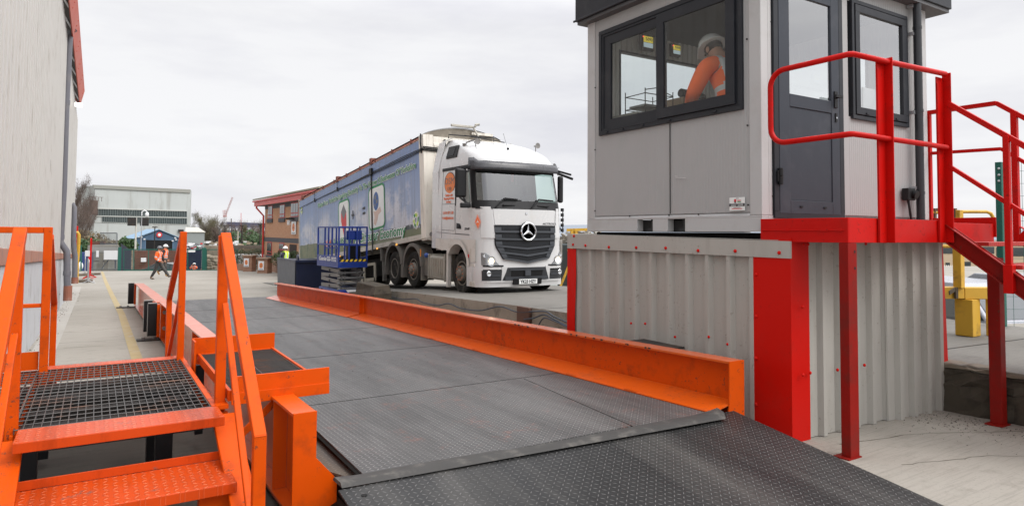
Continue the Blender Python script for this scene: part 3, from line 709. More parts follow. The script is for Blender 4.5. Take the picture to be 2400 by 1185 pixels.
# rubber flap over the joint
m = MB(); a0, a1, b0, b1 = V((1.21, 3.88, deckz(3.88)+.002)), V((1.21, 3.71, .318)), V((4.30, 3.74, deckz(3.74)+.002)), V((4.20, 3.56, .318))
n = 24; rows = [[], [], [], []]
for i in range(n+1):
    t = i/n; h = .010+.005*math.sin(t*9)+(.03*(t > .93)*(t-.93)/.07) + (.012*(.04-t)/.04 if t < .04 else 0)
    A = a0.lerp(b0, t); B = a1.lerp(b1, t)
    rows[0].append(A); rows[1].append(A.lerp(B, .12)+V((0, 0, h))); rows[2].append(A.lerp(B, .8)+V((0, 0, h*.9+.004))); rows[3].append(B)
m.grid(rows)
m.add([r_[0] for r_ in rows], [(0,1,2,3)]); m.add([r_[-1] for r_ in rows], [(3,2,1,0)])
m.build('rubber_flap', RUBBER, label='dusty black rubber flap laid across the joint between ramp and deck', cat='rubber strip', smooth=50)

# ================================================================== ORANGE BEAMS
def zt(y): return .757-.0235*y
def ibeam_left(y0, y1, name_label, step=0):
    t = thing('guide_beam', (1.15, (y0+y1)/2, gz((y0+y1)/2)), name_label, 'steel beam', 'orange guide beams along the weighbridge')
    xo = step
    def sh(x0, x1, dz0, dz1): return [(x0+xo, y0, zt(y0)+dz0), (x1+xo, y0, zt(y0)+dz0), (x1+xo, y1, zt(y1)+dz0), (x0+xo, y1, zt(y1)+dz0), (x0+xo, y0, zt(y0)+dz1), (x1+xo, y0, zt(y0)+dz1), (x1+xo, y1, zt(y1)+dz1), (x0+xo, y1, zt(y1)+dz1)]
    ff = MB().hexa(sh(1.03, 1.25, -.02, 0))
    if y0 < 5: ff.v[1].x = ff.v[5].x = 1.17
    ff.build('top_flange', ORANGE2, t, bevel=.003)
    MB().hexa(sh(1.125, 1.145, -.60, -.0205)).build('web', ORANGE2, t)
    MB().hexa(sh(1.03, 1.25, -.62, -.6005)).build('bottom_flange', ORANGE2, t)
    return t
b1 = ibeam_left(4.1, 13.9, 'nearest orange beam on the left edge of the deck, under the small grating')
# closed near end with its sloping gusset
m = MB(); m.ext([(1.03, 4.085, .04), (1.17, 4.085, .04), (1.30, 4.085, .10), (1.30, 4.085, .235), (1.17, 4.085, .385), (1.17, 4.085, .665), (1.03, 4.085, .665)], (0, .014, 0))
m.add([(1.17, 4.1, .385), (1.17, 4.85, .385), (1.30, 4.6, .235), (1.30, 4.1, .235)], [(0,1,2,3)])
m.build('end_plate', ORANGE, b1, bevel=.002)
m = MB()
for yy in (4.62, 9.0): m.box((1.035, yy, zt(yy)-.598), (1.123, yy+.012, zt(yy)-.022))
m.build('stiffener', ORANGE2, b1)
b2 = ibeam_left(13.95, 21.7, 'far orange beam on the left edge of the deck, beyond the double black bumper', -.05)
def fender(t, y, x, n_, lab):
    for k in range(n_):
        yy = y+k*.75; xx = x-.02*k; z1 = zt(yy)+.0; z0 = zt(yy)-.56
        f = MB().box((xx-.17, yy-.05, z0), (xx-.035, yy+.05, z1+.01)).build('bumper_block', CAPG if 0 else BLACK, t, bevel=.004)
        MB().box((xx-.172, yy-.052, z1+.0105), (xx-.033, yy+.052, z1+.022)).build('steel_cap', CAPG, f)
        MB().box((xx-.178, yy-.04, z0), (xx-.171, yy+.05, z1)).build('steel_edge', CAPG, f)
        MB().box((xx-.03, yy-.06, z0-.02), (xx+.02, yy+.04, z1-.01)).build('mounting_plate', ORANGE, t)
fender(b2, 21.62, 1.0, 1, ''); fender(b1, 13.5, 1.0, 2, '')
def bplate(y, x0, x1, lab):
    t = thing('base_plate', ((x0+x1)/2, y, gz(y)), lab, 'base plate', 'black bolted plates beside the left beam')
    MB().box((x0, y-.13, gz(y)+.002), (x1, y+.13, gz(y)+.022)).build('plate', DKSTEEL, t, bevel=.004)
    for x in (x0+.1, x0+.28): MB().cyl((x, y, gz(y)+.022), (x, y, gz(y)+.06), .028, 6).build('bolt', CAPG, t)
bplate(21.6, .55, 1.0, 'farther black bolted plate on the path by the beam end')
bplate(13.75, .68, 1.18, 'nearer black bolted plate on the path across the yellow line')
m = MB()
for z in (-.14, -.42): m.cyl((1.08, 13.33, zt(13.4)+z), (1.08, 13.29, zt(13.4)+z), .035, 6)
m.build('flange_bolt', CAPG, b1)
MB().box((1.02, 13.34, zt(13.4)-.6), (1.27, 13.36, zt(13.4)-.022)).build('joint_plate', ORANGE, b1)

def beam_right(pts, label, closed=False):
    """pts: (x, y) along the deck edge; beam with top flange, set-back web and a bright sloping fillet plate at its foot"""
    a, b = pts; t = thing('guide_beam', ((a[0]+b[0])/2, (a[1]+b[1])/2, deckz((a[1]+b[1])/2)), label, 'steel beam', 'orange guide beams along the weighbridge')
    n = 6; Y = [a[1]+(b[1]-a[1])*i/n for i in range(n+1)]; X = [a[0]+(b[0]-a[0])*i/n for i in range(n+1)]
    top = lambda y: .787-.0235*y
    def strip(x0, z0, x1, z1, th):               # plate from (x0,z0) to (x1,z1), z relative functions
        m = MB(); rows = []
        for x, y in zip(X, Y): rows.append([(x+x0, y, z0(y)), (x+x1, y, z1(y))])
        m.grid(rows); return m
    s1 = strip(.0, lambda y: top(y), .17, lambda y: top(y), 0).build('top_flange', ORANGE2, t, solid=.018)
    s2 = strip(.095, lambda y: top(y)-.009, .095, lambda y: deckz(y)-.2, 0).build('web', ORANGE, t, solid=.014)
    s3 = strip(-.20, lambda y: deckz(y)+.006, .088, lambda y: deckz(y)+.066, 0).build('fillet_plate', ORANGE2, t, solid=.010)
    if closed:
        y = a[1]; x = a[0]
        m = MB(); m.ext([(x-.005, y-.012, top(y)+.01), (x+.175, y-.012, top(y)+.01), (x+.175, y-.012, deckz(y)-.2), (x-.02, y-.012, deckz(y)-.005), (x-.01, y-.012, deckz(y)+.05)], (0, .012, 0))
        m.build('end_plate', ORANGE, t, bevel=.002)
    return t
r1 = beam_right(((4.43, 3.72), (4.36, 12.52)), 'long nearest orange beam on the right edge of the deck', True)
r2 = beam_right(((4.34, 12.58), (4.10, 18.6)), 'far orange beam on the right edge of the deck, in front of the blue lift')
m = MB()
for yy in (12.54, 12.555): m.ext([(4.37, yy, deckz(yy)+.01), (4.455, yy, deckz(yy)+.07), (4.455, yy, .767-.0235*yy), (4.37, yy, .767-.0235*yy)], (0, .008, 0))
m.build('joint_plate', ORANGE, r1)
m = MB()
for y0 in (4.6, 5.5, 6.4, 7.5, 8.8, 10.2): m.box((4.225-.008*(y0-4), y0, deckz(y0)+.004), (4.30-.008*(y0-4), y0+.16, deckz(y0+.16)+.022))
m.build('weld_run', ORANGE2, r1)
m = MB(); rr = random.Random(4)
for i in range(17):
    y = 4.5+rr.random()*2.6; l = rr.uniform(.01, .05); x = 4.43-.008*(y-3.7)
    m.box((x-.0015, y, .787-.0235*y-rr.uniform(.002, .007)), (x+rr.uniform(.003, .010), y+l, .787-.0235*y+.0102))
m.build('paint_chip', DKSTEEL, r1, 'dark chips in the paint along the flange edge')
m = MB(); m.box((4.74, 4.72, .62), (4.98, 5.30, .636)).build('black_bracket', DKSTEEL, label='flat black plate behind the near orange beam against the cladding', cat='bracket', bevel=.004)

# cables sagging along the side of the raised lane
def cable(pts, r, lab):
    P = [V(p) for p in pts]; out = []
    for i in range(len(P)-1):
        a, b = P[i], P[i+1]
        p0 = P[max(0, i-1)]; p3 = P[min(len(P)-1, i+2)]
        for k in range(6):
            t = k/6; out.append(.5*((2*a)+(b-p0)*t+(2*p0-5*a+4*b-p3)*t*t+(3*a-p0-3*b+p3)*t**3))
    out.append(P[-1]); return MB().tube(out, r, 6).build('cable', pm('blue_black_cable', (.02, .028, .045), .5), label=lab, cat='cable', group='cables along the raised lane', smooth=60)
XS = 6.54
c1 = [AX(u, v, XS) for u, v in [(918, 696), (945, 701), (975, 700), (990, 708), (1025, 715), (1052, 711), (1080, 722), (1125, 727), (1172, 718), (1215, 731), (1275, 729), (1300, 742), (1345, 762)]]
cable(c1, .013, 'upper dark cable sagging along the lane edge')
c2 = [AX(u, v, XS-.03) for u, v in [(1228, 748), (1250, 745), (1275, 737), (1300, 748), (1322, 760), (1350, 770)]]
cable(c2, .013, 'middle dark cable rising out of the lane gap')
c3 = [AX(u, v, XS-.05) for u, v in [(1262, 762), (1275, 745), (1300, 752), (1325, 764), (1350, 774)]]
cable(c3, .011, 'lowest dark cable looping beside the red trim')
m = MB(); c = AX(1230, 742, 6.58); m.box((6.53, c.y-.2, c.z-.2), (6.6, c.y+.2, c.z+.18)).build('junction_box', pm('rust_box', (.09, .045, .03), .8, var=.4), label='rusty junction box on the side of the raised lane', cat='junction box', bevel=.01)
# ================================================================== ORANGE STEP-OVER WITH GRATINGS
XL, XR, ZP, YN, YF = -.345, .70, .62, 4.70, 6.62
st = thing('access_steps', (.2, 5.6, gz(5.6)), 'orange steel steps with grating platform and handrails in the left foreground', 'steps')
def grating(x0, x1, y0, y1, z, along, name, pitch=.041, cross=.10):
    m = MB(); r = random.Random(2)
    if along == 'y':
        n = int((x1-x0)/pitch)
        for i in range(n+1):
            x = x0+(x1-x0)*i/n; m.box((x-.0024, y0, z-.028), (x+.0024, y1, z))
        n = int((y1-y0)/cross)
        for i in range(n+1):
            y = y0+(y1-y0)*i/n; m.cyl((x0, y, z-.003), (x1, y, z-.003), .0045, 6)
    else:
        n = int((y1-y0)/pitch)
        for i in range(n+1):
            y = y0+(y1-y0)*i/n; m.box((x0, y-.0025, z-.028), (x1, y+.0025, z))
        n = int((x1-x0)/cross)
        for i in range(n+1):
            x = x0+(x1-x0)*i/n; m.cyl((x, y0, z-.003), (x, y1, z-.003), .0045, 6)
    return m.build(name, GRATE, st)
grating(-.36, .66, YN+.012, YN+.95, ZP, 'y', 'grating'); grating(-.36, .66, YN+.96, YF-.03, ZP, 'y', 'grating')
grating(-.95, -.365, YN+.1, YF-.03, ZP, 'y', 'grating')
m = MB()
m.box((.665, YN, ZP-.12), (.70, YF, ZP+.004)); m.box((-.95, YF-.025, ZP-.10), (.664, YF, ZP-.002)); m.box((-.34, YN-.002, ZP-.10), (.664, YN+.008, ZP-.03))
m.box((-.38, YN, ZP-.12), (-.362, YF-.03, ZP-.03)); m.box((-.95, YN+.08, ZP-.1), (-.385, YN+.095, ZP+.004))
m.build('platform_frame', ORANGE, st, bevel=.002)
m = MB()
for y, w_ in ((5.0, .22), (5.45, .10), (5.85, .22), (6.3, .2)): m.box((-.9, y, ZP-.22), (.66, y+w_, ZP-.10))
m.build('cross_member', DKSTEEL, st)
def tread(y0, y1, z, name='tread', back=0, x0=XL+.005, x1=XR):
    m = MB(); m.box((x0, y0, z-.008), (x1, y1, z)); m.box((x0, y0-.006, z-.055), (x1, y0-.0005, z-.001))
    if back: m.box((x0, y1+.0005, z), (x1, y1+.008, z+.05))
    return m.build(name, TREADM, st, bevel=.003)
tread(YN-.29, YN-.004, ZP+.002, 'nosing_plate')
t2f, t2b = GZ(300, 1147, .36, 0).y, GZ(300, 1090, .36, 0).y
tread(3.96, 4.40, .37, 'tread', 1); tread(3.42, 3.80, .13, 'tread', 1)
tread(YF+.002, YF+.13, ZP+.002, 'nosing_plate', x0=XL+.03, x1=XR-.04)
tread(YF+.30, YF+.58, .36, 'tread', x0=XL+.03, x1=XR-.04); tread(YF+.75, YF+1.03, .13, 'tread', x0=XL+.03, x1=XR-.04)
# handrails: sloping flat-sided bars
S = .06
def rail(name, pts, s=S, s2=None, mat=ORANGE):
    m = MB()
    for k, (a, b) in enumerate(zip(pts, pts[1:])):
        d = (b-a).normalized(); a2 = a-d*s*.35 if k else a; b2 = b+d*s*.35 if k < len(pts)-2 else b
        m.bar(a2, b2, s+.0004*k, (s2 or s)+.0004*k, (1, 0, 0))
    return m.build(name, mat, st, bevel=.005)
xr = .735
topR = AX(534, 549, xr); kneeR = AX(608, 1022, xr); footR = V((xr, kneeR.y+.0, -.0))
zTop = 1.74
rail('handrail', [V((xr, 4.78, zTop-.02)), V((xr, kneeR.y, kneeR.z)), V((xr, kneeR.y, .02))], .052, .062)
rail('handrail_post', [V((xr-.01, 4.78, .50)), V((xr-.01, 4.78, zTop-.02))], .05, .062)
rail('mid_rail', [V((xr+.0, 4.72, 1.27)), V((xr, kneeR.y+.12, .18))], .032, .036)
rail('stringer', [V((xr-.005, YN-.06, ZP-.05)), V((xr-.005, 3.35, .02))], .03, .14)
m = MB(); m.box((xr-.045, YN-.02, ZP-.02), (xr+.03, YN+.12, ZP+.0055)).build('foot_plate', ORANGE, st)
xl = -.375
rail('handrail', [V((xl, 4.86, zTop-.0)), V((xl, 3.50, .90)), V((xl, 3.50, .02))], .055, .066)
rail('handrail_post', [V((xl, 4.78, .50)), V((xl, 4.78, zTop-.05))], .05, .062)
rail('mid_rail', [V((xl, 4.74, 1.15)), V((xl, 3.5, .32))], .032, .036)
rail('stringer', [V((xl, YN-.06, ZP-.05)), V((xl, 3.35, .02))], .03, .14)
# far flight
xf = .665
rail('handrail_post', [V((xf, YF-.03, .50)), V((xf, YF-.03, zTop+.0))], .055)
rail('handrail', [V((xf, YF+.03, zTop-.05)), V((xf, YF+1.10, 1.05)), V((xf, YF+1.10, -.08))], .05)
rail('mid_rail', [V((xf, YF+.03, 1.20)), V((xf, YF+1.05, .46))], .03)
rail('stringer', [V((xf, YF+.06, ZP-.05)), V((xf, YF+1.2, .0))], .03, .14)
xg = -.325
rail('handrail_post', [V((xg, YF-.03, .50)), V((xg, YF-.03, zTop+.03))], .06)
rail('handrail', [V((xg+.01, YF+.03, zTop-.05)), V((xg+.01, YF+1.10, 1.05)), V((xg+.01, YF+1.10, -.08))], .05)
rail('stringer', [V((xg+.01, YF+.06, ZP-.05)), V((xg+.01, YF+1.2, .0))], .03, .14)
rail('top_rail', [V((xg-.03, YF-.03, zTop+.005)), V((-.98, YF-.03, zTop+.005))], .05)
rail('mid_rail', [V((xg-.03, YF-.03, 1.14)), V((-.98, YF-.03, 1.14))], .032)
m = MB(); m.box((-.95, YF-.022, ZP+.005), (-.36, YF-.014, ZP+.15)).build('toe_board', ORANGE, st)
rail('handrail_post', [V((-.96, YF-.03, .1)), V((-.96, YF-.03, zTop))], .06)
# small grating carried over the beam, with toe boards
ZS = .70
grating(.79, 1.36, 4.72, 6.22, ZS, 'x', 'small_grating', .046, .20)
m = MB(); m.box((.765, 4.70, ZS-.06), (.785, 6.26, ZS+.008)); m.box((1.365, 4.70, ZS-.07), (1.385, 6.26, ZS+.01)); m.box((.786, 6.24, ZS-.06), (1.364, 6.26, ZS+.004))
m.build('grating_frame', ORANGE, st, bevel=.002)
m = MB(); m.box((.78, 4.675, ZS-.075), (1.42, 4.69, ZS+.10)); m.box((.78, 4.668, ZS-.08), (1.42, 4.6745, ZS-.005)); m.build('toe_board', ORANGE, st, bevel=.002)
m = MB(); m.box((.72, 6.27, ZS-.01), (1.40, 6.285, ZS+.135)); m.box((.72, 6.10, ZS-.15), (.735, 6.27, ZS+.13)); m.build('toe_board', ORANGE, st, bevel=.002)
rail('brace', [V((1.08, 4.72, ZS-.09)), V((.80, 4.72, .36))], .012, .05)
rail('brace', [V((.745, 4.74, .20)), V((.745, 4.74, ZP-.05))], .03, .05)
m = MB(); m.bar((.78, 6.2, .05), (.78, 6.2, ZP), .06, .06); m.bar((.42, 5.0, .0), (.42, 5.0, ZP-.12), .1, .1); m.bar((.42, 5.8, .0), (.42, 5.8, ZP-.12), .1, .1)
m.bar((-.3, 5.0, .0), (-.3, 5.0, ZP-.12), .08, .08); m.bar((-.3, 6.3, .0), (-.3, 6.3, ZP-.12), .08, .08); m.box((.22, 4.9, .03), (.48, 5.1, .16))
m.build('support_leg', BLACK, st)
m = MB(); m.box((.52, 4.02, .02), (.69, 4.10, .33)).build('tread_bracket', ORANGE, st)
# ================================================================== WEIGHBRIDGE CABIN
CX0, CX1, CY0, CY1, CZ0, CZ1 = 5.05, 7.95, 3.86, 6.36, 1.775, 4.33
cb = thing('weighbridge_cabin', ((CX0+CX1)/2, (CY0+CY1)/2, CZ0), 'grey portable weighbridge office with anthracite window, door and flat roof on a clad stand', 'cabin')
FL = 1.93
def ribbed(m, a, b, z0, z1, nrm, pitch=.035, depth=.0018, duty=.5):
    """finely ribbed sheet between plan points a and b"""
    a = V((a[0], a[1], 0)); b = V((b[0], b[1], 0)); L = (b-a).length; d = (b-a)/L; nrm = V(nrm); n = max(1, int(round(L/pitch))); p = L/n
    pts = []
    for i in range(n):
        s0 = i*p; pts += [(s0, 0), (s0+p*duty*.8, 0), (s0+p*duty, depth), (s0+p*(1-.1*duty), depth)]
    pts.append((L, 0)); lo = [a+d*s_+nrm*o_+V((0,0,z0)) for s_, o_ in pts]; hi = [q+V((0,0,z1-z0)) for q in lo]
    m.grid([lo, hi]); return m
# openings of the long face: window Y 4.05-6.13, z 2.91-4.15
def wallX(x, nx, y0, y1, z0, z1, hole, name, mats, mat, rib=True):
    hy0, hy1, hz0, hz1 = hole; m = MB()
    for (a, b, c, d) in ((y0, hy0, z0, z1), (hy1, y1, z0, z1), (hy0, hy1, z0, hz0), (hy0, hy1, hz1, z1)):
        if b-a > .01 and d-c > .01:
            if rib: ribbed(m, (x, a), (x, b), c, d, (nx, 0, 0))
            else: m.quad((x, a, c), (x, b, c), (x, b, d), (x, a, d))
    return m.build(name, mat, cb, solid=0)
T = .05
wallX(CX0+.012, -1, 3.99, 6.22, 1.955, 4.30, (4.06, 6.12, 2.92, 4.14), 'wall_panel', None, CABG)
m = MB(); ribbed(m, (6.42, CY0+.012), (7.80, CY0+.012), 1.95, 2.95, (0, -1, 0)); ribbed(m, (6.42, CY0+.012), (7.80, CY0+.012), 4.14, 4.33, (0, -1, 0))
ribbed(m, (7.52, CY0+.012), (7.80, CY0+.012), 2.95, 4.14, (0, -1, 0)); m.quad((6.29, CY0+.008, 1.95), (6.42, CY0+.008, 1.95), (6.42, CY0+.008, 4.33), (6.29, CY0+.008, 4.33))
m.build('wall_panel', CABG, cb)
m = MB(); m.box((CX0+.01, CY1-.01, 1.95), (5.50, CY1, 4.33)); m.box((6.95, CY1-.01, 1.95), (CX1, CY1, 4.33)); m.box((5.51, CY1-.01, 1.95), (6.94, CY1, 3.02)); m.box((5.51, CY1-.01, 4.05), (6.94, CY1, 4.33))
m.box((CX1-.01, CY0+.15, 1.95), (CX1, CY1-.011, 2.9)); m.box((CX1-.01, CY0+.15, 4.0), (CX1, CY1-.011, 4.33)); m.box((CX1-.01, CY0+.15, 2.9), (CX1, 4.5, 4.0)); m.box((CX1-.01, 5.75, 2.9), (CX1, CY1-.011, 4.0))
m.build('wall_panel', CABG, cb)
m = MB()                                                  # frame: corner posts and base rail
m.box((CX0, CY0, CZ0+.151), (CX0+.10, 3.99, CZ1)); m.box((CX0+.10, CY0, CZ0+.151), (5.20, CY0+.1, CZ1))
m.box((CX0, 6.22, CZ0+.151), (CX0+.1, CY1, CZ1)); m.box((7.80, CY0, CZ0+.151), (CX1, CY0+.12, CZ1)); m.box((7.8, 6.24, CZ0+.175), (CX1, CY1+.002, CZ1))
m.build('corner_post', CABF, cb, bevel=.006)
m = MB()
for a, b in ((CY0, 4.78), (5.02, 5.24), (5.48, CY1)): m.box((CX0, a, CZ0), (CX0+.09, b, CZ0+.13))
m.box((CX0, CY0, CZ0+.1305), (CX0+.09, CY1, CZ0+.150)); m.box((CX0+.0905, CY0, CZ0), (CX1, CY0+.09, CZ0+.15)); m.box((CX0+.09, CY1-.09, CZ0), (CX1, CY1, CZ0+.15))
m.add([(CX0, 3.99, CZ0+.1505), (CX0, 6.22, CZ0+.1505), (CX0+.03, 6.22, CZ0+.185), (CX0+.03, 3.99, CZ0+.185)], [(0,1,2,3)])
m.build('base_rail', CABF, cb, bevel=.003)
m = MB()
for y in (4.78, 5.24): m.box((CX0+.02, y, CZ0+.002), (CX0+.026, y+.045, CZ0+.125)); m.box((CX0+.015, y, CZ0+.002), (CX0+.021, y+.09, CZ0+.035))
m.box((CX0+.1, 4.70, CZ0+.001), (CX0+.9, 5.56, CZ0+.12)); m.build('fork_pocket', pm('pocket_dark', (.02, .02, .02), .8), cb)
m = MB(); m.quad((CX0+.09, CY0+.02, FL), (CX1-.02, CY0+.02, FL), (CX1-.02, CY1-.02, FL), (CX0+.09, CY1-.02, FL)); m.build('floor', DKSTEEL, cb)
LIN = pm('white_wall_lining', (.82, .82, .81), .6, var=.04); LIND = pm('ribbed_grey_lining', (.62, .60, .57), .6, var=.1)
m = MB(); m.quad((CX0+.02, CY0+.02, 4.30), (CX1-.02, CY0+.02, 4.30), (CX1-.02, CY1-.02, 4.30), (CX0+.02, CY1-.02, 4.30)); m.build('ceiling', LIN, cb)
m = MB()                                                  # inner lining of far walls
for a, b, c, d in ((CX0+.06, 5.50, FL, 4.3), (6.95, CX1-.05, FL, 4.3), (5.50, 6.95, FL, 3.02), (5.50, 6.95, 4.05, 4.3)): ribbed(m, (a, CY1-.05), (b, CY1-.05), c, d, (0, -1, 0), .09, .02)
m.build('ribbed_lining', LIND, cb)
m = MB()
for a, b, c, d in ((CY0+.1, 4.5, FL, 4.3), (5.75, CY1-.06, FL, 4.3), (4.5, 5.75, FL, 2.9), (4.5, 5.75, 4.0, 4.3)): ribbed(m, (CX1-.05, a), (CX1-.05, b), c, d, (-1, 0, 0), .09, .012)
m.build('ribbed_lining', pm('ribbed_light_lining', (.72, .70, .66), .6, var=.06), cb)
m = MB(); m.quad((CX0+.055, 3.95, FL), (CX0+.055, 4.06, FL), (CX0+.055, 4.06, 4.3), (CX0+.055, 3.95, 4.3)); m.quad((CX0+.055, 4.06, FL), (CX0+.055, 6.3, FL), (CX0+.055, 6.3, 2.92), (CX0+.055, 4.06, 2.92)); m.quad((6.35, CY0+.05, FL), (7.85, CY0+.05, FL), (7.85, CY0+.05, 2.95), (6.35, CY0+.05, 2.95)); m.build('inner_lining', LIN, cb)

def frame_rect(m, ax, c, a0, a1, z0, z1, w_, d0, d1):
    """rectangular frame in the plane ax=c; w_ width of its members, d0-d1 its depth range"""
    for (p, q, r_, s_) in ((a0, a1, z1-w_, z1), (a0, a1, z0, z0+w_), (a0, a0+w_, z0+w_, z1-w_), (a1-w_, a1, z0+w_, z1-w_)):
        if ax == 'x': m.box((c+d0, p, r_), (c+d1, q, s_))
        else: m.box((p, c+d0, r_), (q, c+d1, s_))
# long sliding window on the side of the deck
win = MB(); frame_rect(win, 'x', CX0, 4.055, 6.125, 2.905, 4.15, .045, -.018, .05); frame_rect(win, 'x', CX0, 4.10, 6.08, 2.95, 4.105, .03, -.008, .05)
win = win.build('sliding_window', ANTH, cb, bevel=.003)
m = MB(); frame_rect(m, 'x', CX0, 4.13, 5.15, 2.965, 4.085, .105, -.034, .0); m.build('sash', ANTH, win, bevel=.003)
m = MB(); frame_rect(m, 'x', CX0, 5.06, 6.05, 2.965, 4.085, .115, .004, .036); m.build('sash', ANTH, win, bevel=.003)
m = MB(); m.quad((CX0-.02, 4.23, 3.07), (CX0-.02, 5.05, 3.07), (CX0-.02, 5.05, 3.98), (CX0-.02, 4.23, 3.98)); m.build('pane', GLASSC, win)
m = MB(); m.quad((CX0+.02, 5.15, 3.07), (CX0+.02, 5.94, 3.07), (CX0+.02, 5.94, 3.98), (CX0+.02, 5.15, 3.98)); m.build('pane', GLASSC, win)
m = MB(); m.box((CX0-.022, 4.11, 2.948), (CX0-.016, 6.07, 2.956))
for y in (4.35, 4.95, 5.35, 5.68, 5.95): m.box((CX0-.034, y, 2.922), (CX0-.012, y+.045, 2.938))
m.build('drain_cap', ANTH, win, bevel=.002)
m = MB(); m.box((CX0-.001, 4.985, 1.96), (CX0+.010, 4.99, 2.90)); m.build('panel_joint', DKSTEEL, cb)
m = MB()
for y, z in ((4.01, 2.75), (4.01, 3.55), (4.01, 2.02), (6.21, 2.02), (6.21, 3.5), (6.21, 2.75), (4.6, 1.945), (5.0, 1.945), (5.6, 1.945)): m.ball((CX0-.001, y, z), .009, 8, 5)
for z in (2.1, 2.9, 3.7): m.ball((5.195, CY0-.001, z), .007, 8, 5)
m.build('rivet', DKSTEEL, cb)
# far end window (seen through the glass)
m = MB(); frame_rect(m, 'y', CY1-.05, 5.50, 6.95, 3.02, 4.05, .03, -.02, .04); ew = m.build('end_window', ANTH, cb)
m = MB(); m.quad((5.52, CY1-.03, 3.04), (6.92, CY1-.03, 3.04), (6.92, CY1-.03, 4.03), (5.52, CY1-.03, 4.03)); m.build('pane', GLASSC, ew)
m = MB(); frame_rect(m, 'x', CX1-.05, 4.5, 5.75, 2.9, 4.0, .03, -.02, .04); ew2 = m.build('rear_window', ANTH, cb)
m = MB(); m.quad((CX1-.02, 4.52, 2.92), (CX1-.02, 5.73, 2.92), (CX1-.02, 5.73, 3.98), (CX1-.02, 4.52, 3.98)); m.build('pane', GLASSC, ew2)
# door
DY = CY0-.012
dr = MB(); frame_rect(dr, 'y', CY0, 5.205, 6.285, 1.90, 4.20, .065, -.022, .05); dr = dr.build('door_frame', ANTH, cb, bevel=.003)
m = MB()
m.box((5.275, DY-.012, 1.945), (5.43, DY+.03, 4.13)); m.box((6.085, DY-.012, 1.945), (6.215, DY+.03, 4.13)); m.box((5.431, DY-.012, 4.0), (6.084, DY+.03, 4.13)); m.box((5.431, DY-.012, 2.94), (6.084, DY+.03, 3.06)); m.box((5.431, DY-.012, 1.945), (6.084, DY+.03, 2.07))
m.box((5.431, DY-.003, 2.0705), (6.084, DY+.02, 2.9395)); dl = m.build('door', ANTHL, cb, bevel=.004)
m = MB(); m.quad((5.43, DY+.005, 3.06), (6.085, DY+.005, 3.06), (6.085, DY+.005, 4.0), (5.43, DY+.005, 4.0)); m.build('pane', GLASSR, dl)
m = MB(); m.box((6.12, DY-.024, 3.00), (6.17, DY-.0125, 3.16)); m.tube([(6.145, DY-.02, 3.10), (6.145, DY-.07, 3.10), (6.145, DY-.075, 3.095)], .012, 8); m.box((6.05, DY-.085, 3.085), (6.165, DY-.068, 3.112)); m.build('handle', BLACK, dl, bevel=.003)
m = MB(); m.box((6.135, DY-.022, 2.86), (6.162, DY-.0125, 2.945)); m.mat(1).cyl((6.148, DY-.026, 2.90), (6.148, DY-.0225, 2.90), .009, 10); m.build('lock', [BLACK, CHROME], dl)
for z in (2.28, 4.02):
    m = MB(); m.cyl((5.262, DY-.03, z-.075), (5.262, DY-.03, z-.003), .021, 12); m.cyl((5.262, DY-.03, z+.003), (5.262, DY-.03, z+.075), .021, 12); m.box((5.225, DY-.030, z-.05), (5.30, DY-.0125, z+.05)); m.build('hinge', BLACK, dl, bevel=.002)
m = MB()
for x in (5.56, 5.93): m.box((x, DY-.022, 2.005), (x+.04, DY-.0125, 2.02))
m.build('drain_cap', BLACK, dl)
# small window beside the door
sw = MB(); frame_rect(sw, 'y', CY0, 6.465, 7.53, 2.93, 4.16, .04, -.018, .04); frame_rect(sw, 'y', CY0, 6.515, 7.48, 2.98, 4.11, .075, -.026, .03); sw = sw.build('side_window', ANTH, cb, bevel=.003)
m = MB(); m.quad((6.59, CY0-.004, 3.05), (7.41, CY0-.004, 3.05), (7.41, CY0-.004, 4.04), (6.59, CY0-.004, 4.04)); m.build('pane', GLASSR, sw)
m = MB()
for x in (6.68, 7.24): m.box((x, CY0-.036, 2.99), (x+.05, CY0-.0265, 3.006))
m.build('drain_cap', ANTH, sw)
# roof
m = MB(); x0, x1, y0, y1 = CX0-.115, CX1+.30, CY0-.14, CY1+.10
m.box((x0, y0, 4.34), (x1, y1, 4.80)); m.box((x0-.02, y0-.02, 4.335), (x0-.001, y1+.02, 4.36)); 
roof = m.build('roof', ANTH, cb, bevel=.006)
m = MB(); m.box((x0+.02, y0+.02, 4.30), (x1-.02, y1-.02, 4.338)); m.build('soffit', pm('soffit_dark', (.10, .10, .105), .6), roof)
# plate with the supplier's emblem
pl = MB(); c = AX(1728, 478, CX0-.002); y, z = c.y, c.z
pl.box((CX0-.006, y-.088, z-.062), (CX0-.0005, y+.088, z+.062)); pl = pl.build('maker_plate', PRINTW, cb, bevel=.002)
m = MB(); xx = CX0-.0075
m.mat(0).box((xx, y-.087, z-.022), (xx+.001, y+.087, z+.006))
m.mat(1).box((xx, y+.008, z+.018), (xx+.001, y+.032, z+.046)); m.mat(2).box((xx, y+.010, z+.010), (xx+.001, y+.030, z+.022))
m.mat(1).box((xx, y-.045, z+.028), (xx+.001, y-.005, z+.036)); m.mat(3).box((xx, y-.045, z+.014), (xx+.001, y-.005, z+.022))
m.mat(1).box((xx, y-.06, z-.046), (xx+.001, y+.06, z-.040)); m.mat(0).box((xx, y-.04, z-.034), (xx+.001, y+.04, z-.030)); m.mat(0).box((xx, y-.02, z+.051), (xx+.001, y+.01, z+.055))
m.mat(4).box((xx-.001, y-.07, z-.003), (xx, y+.07, z+.0)); m.mat(4).box((xx-.001, y-.07, z-.016), (xx, y-.01, z-.011)); m.mat(4).box((xx-.001, y+.01, z-.016), (xx, y+.07, z-.011))
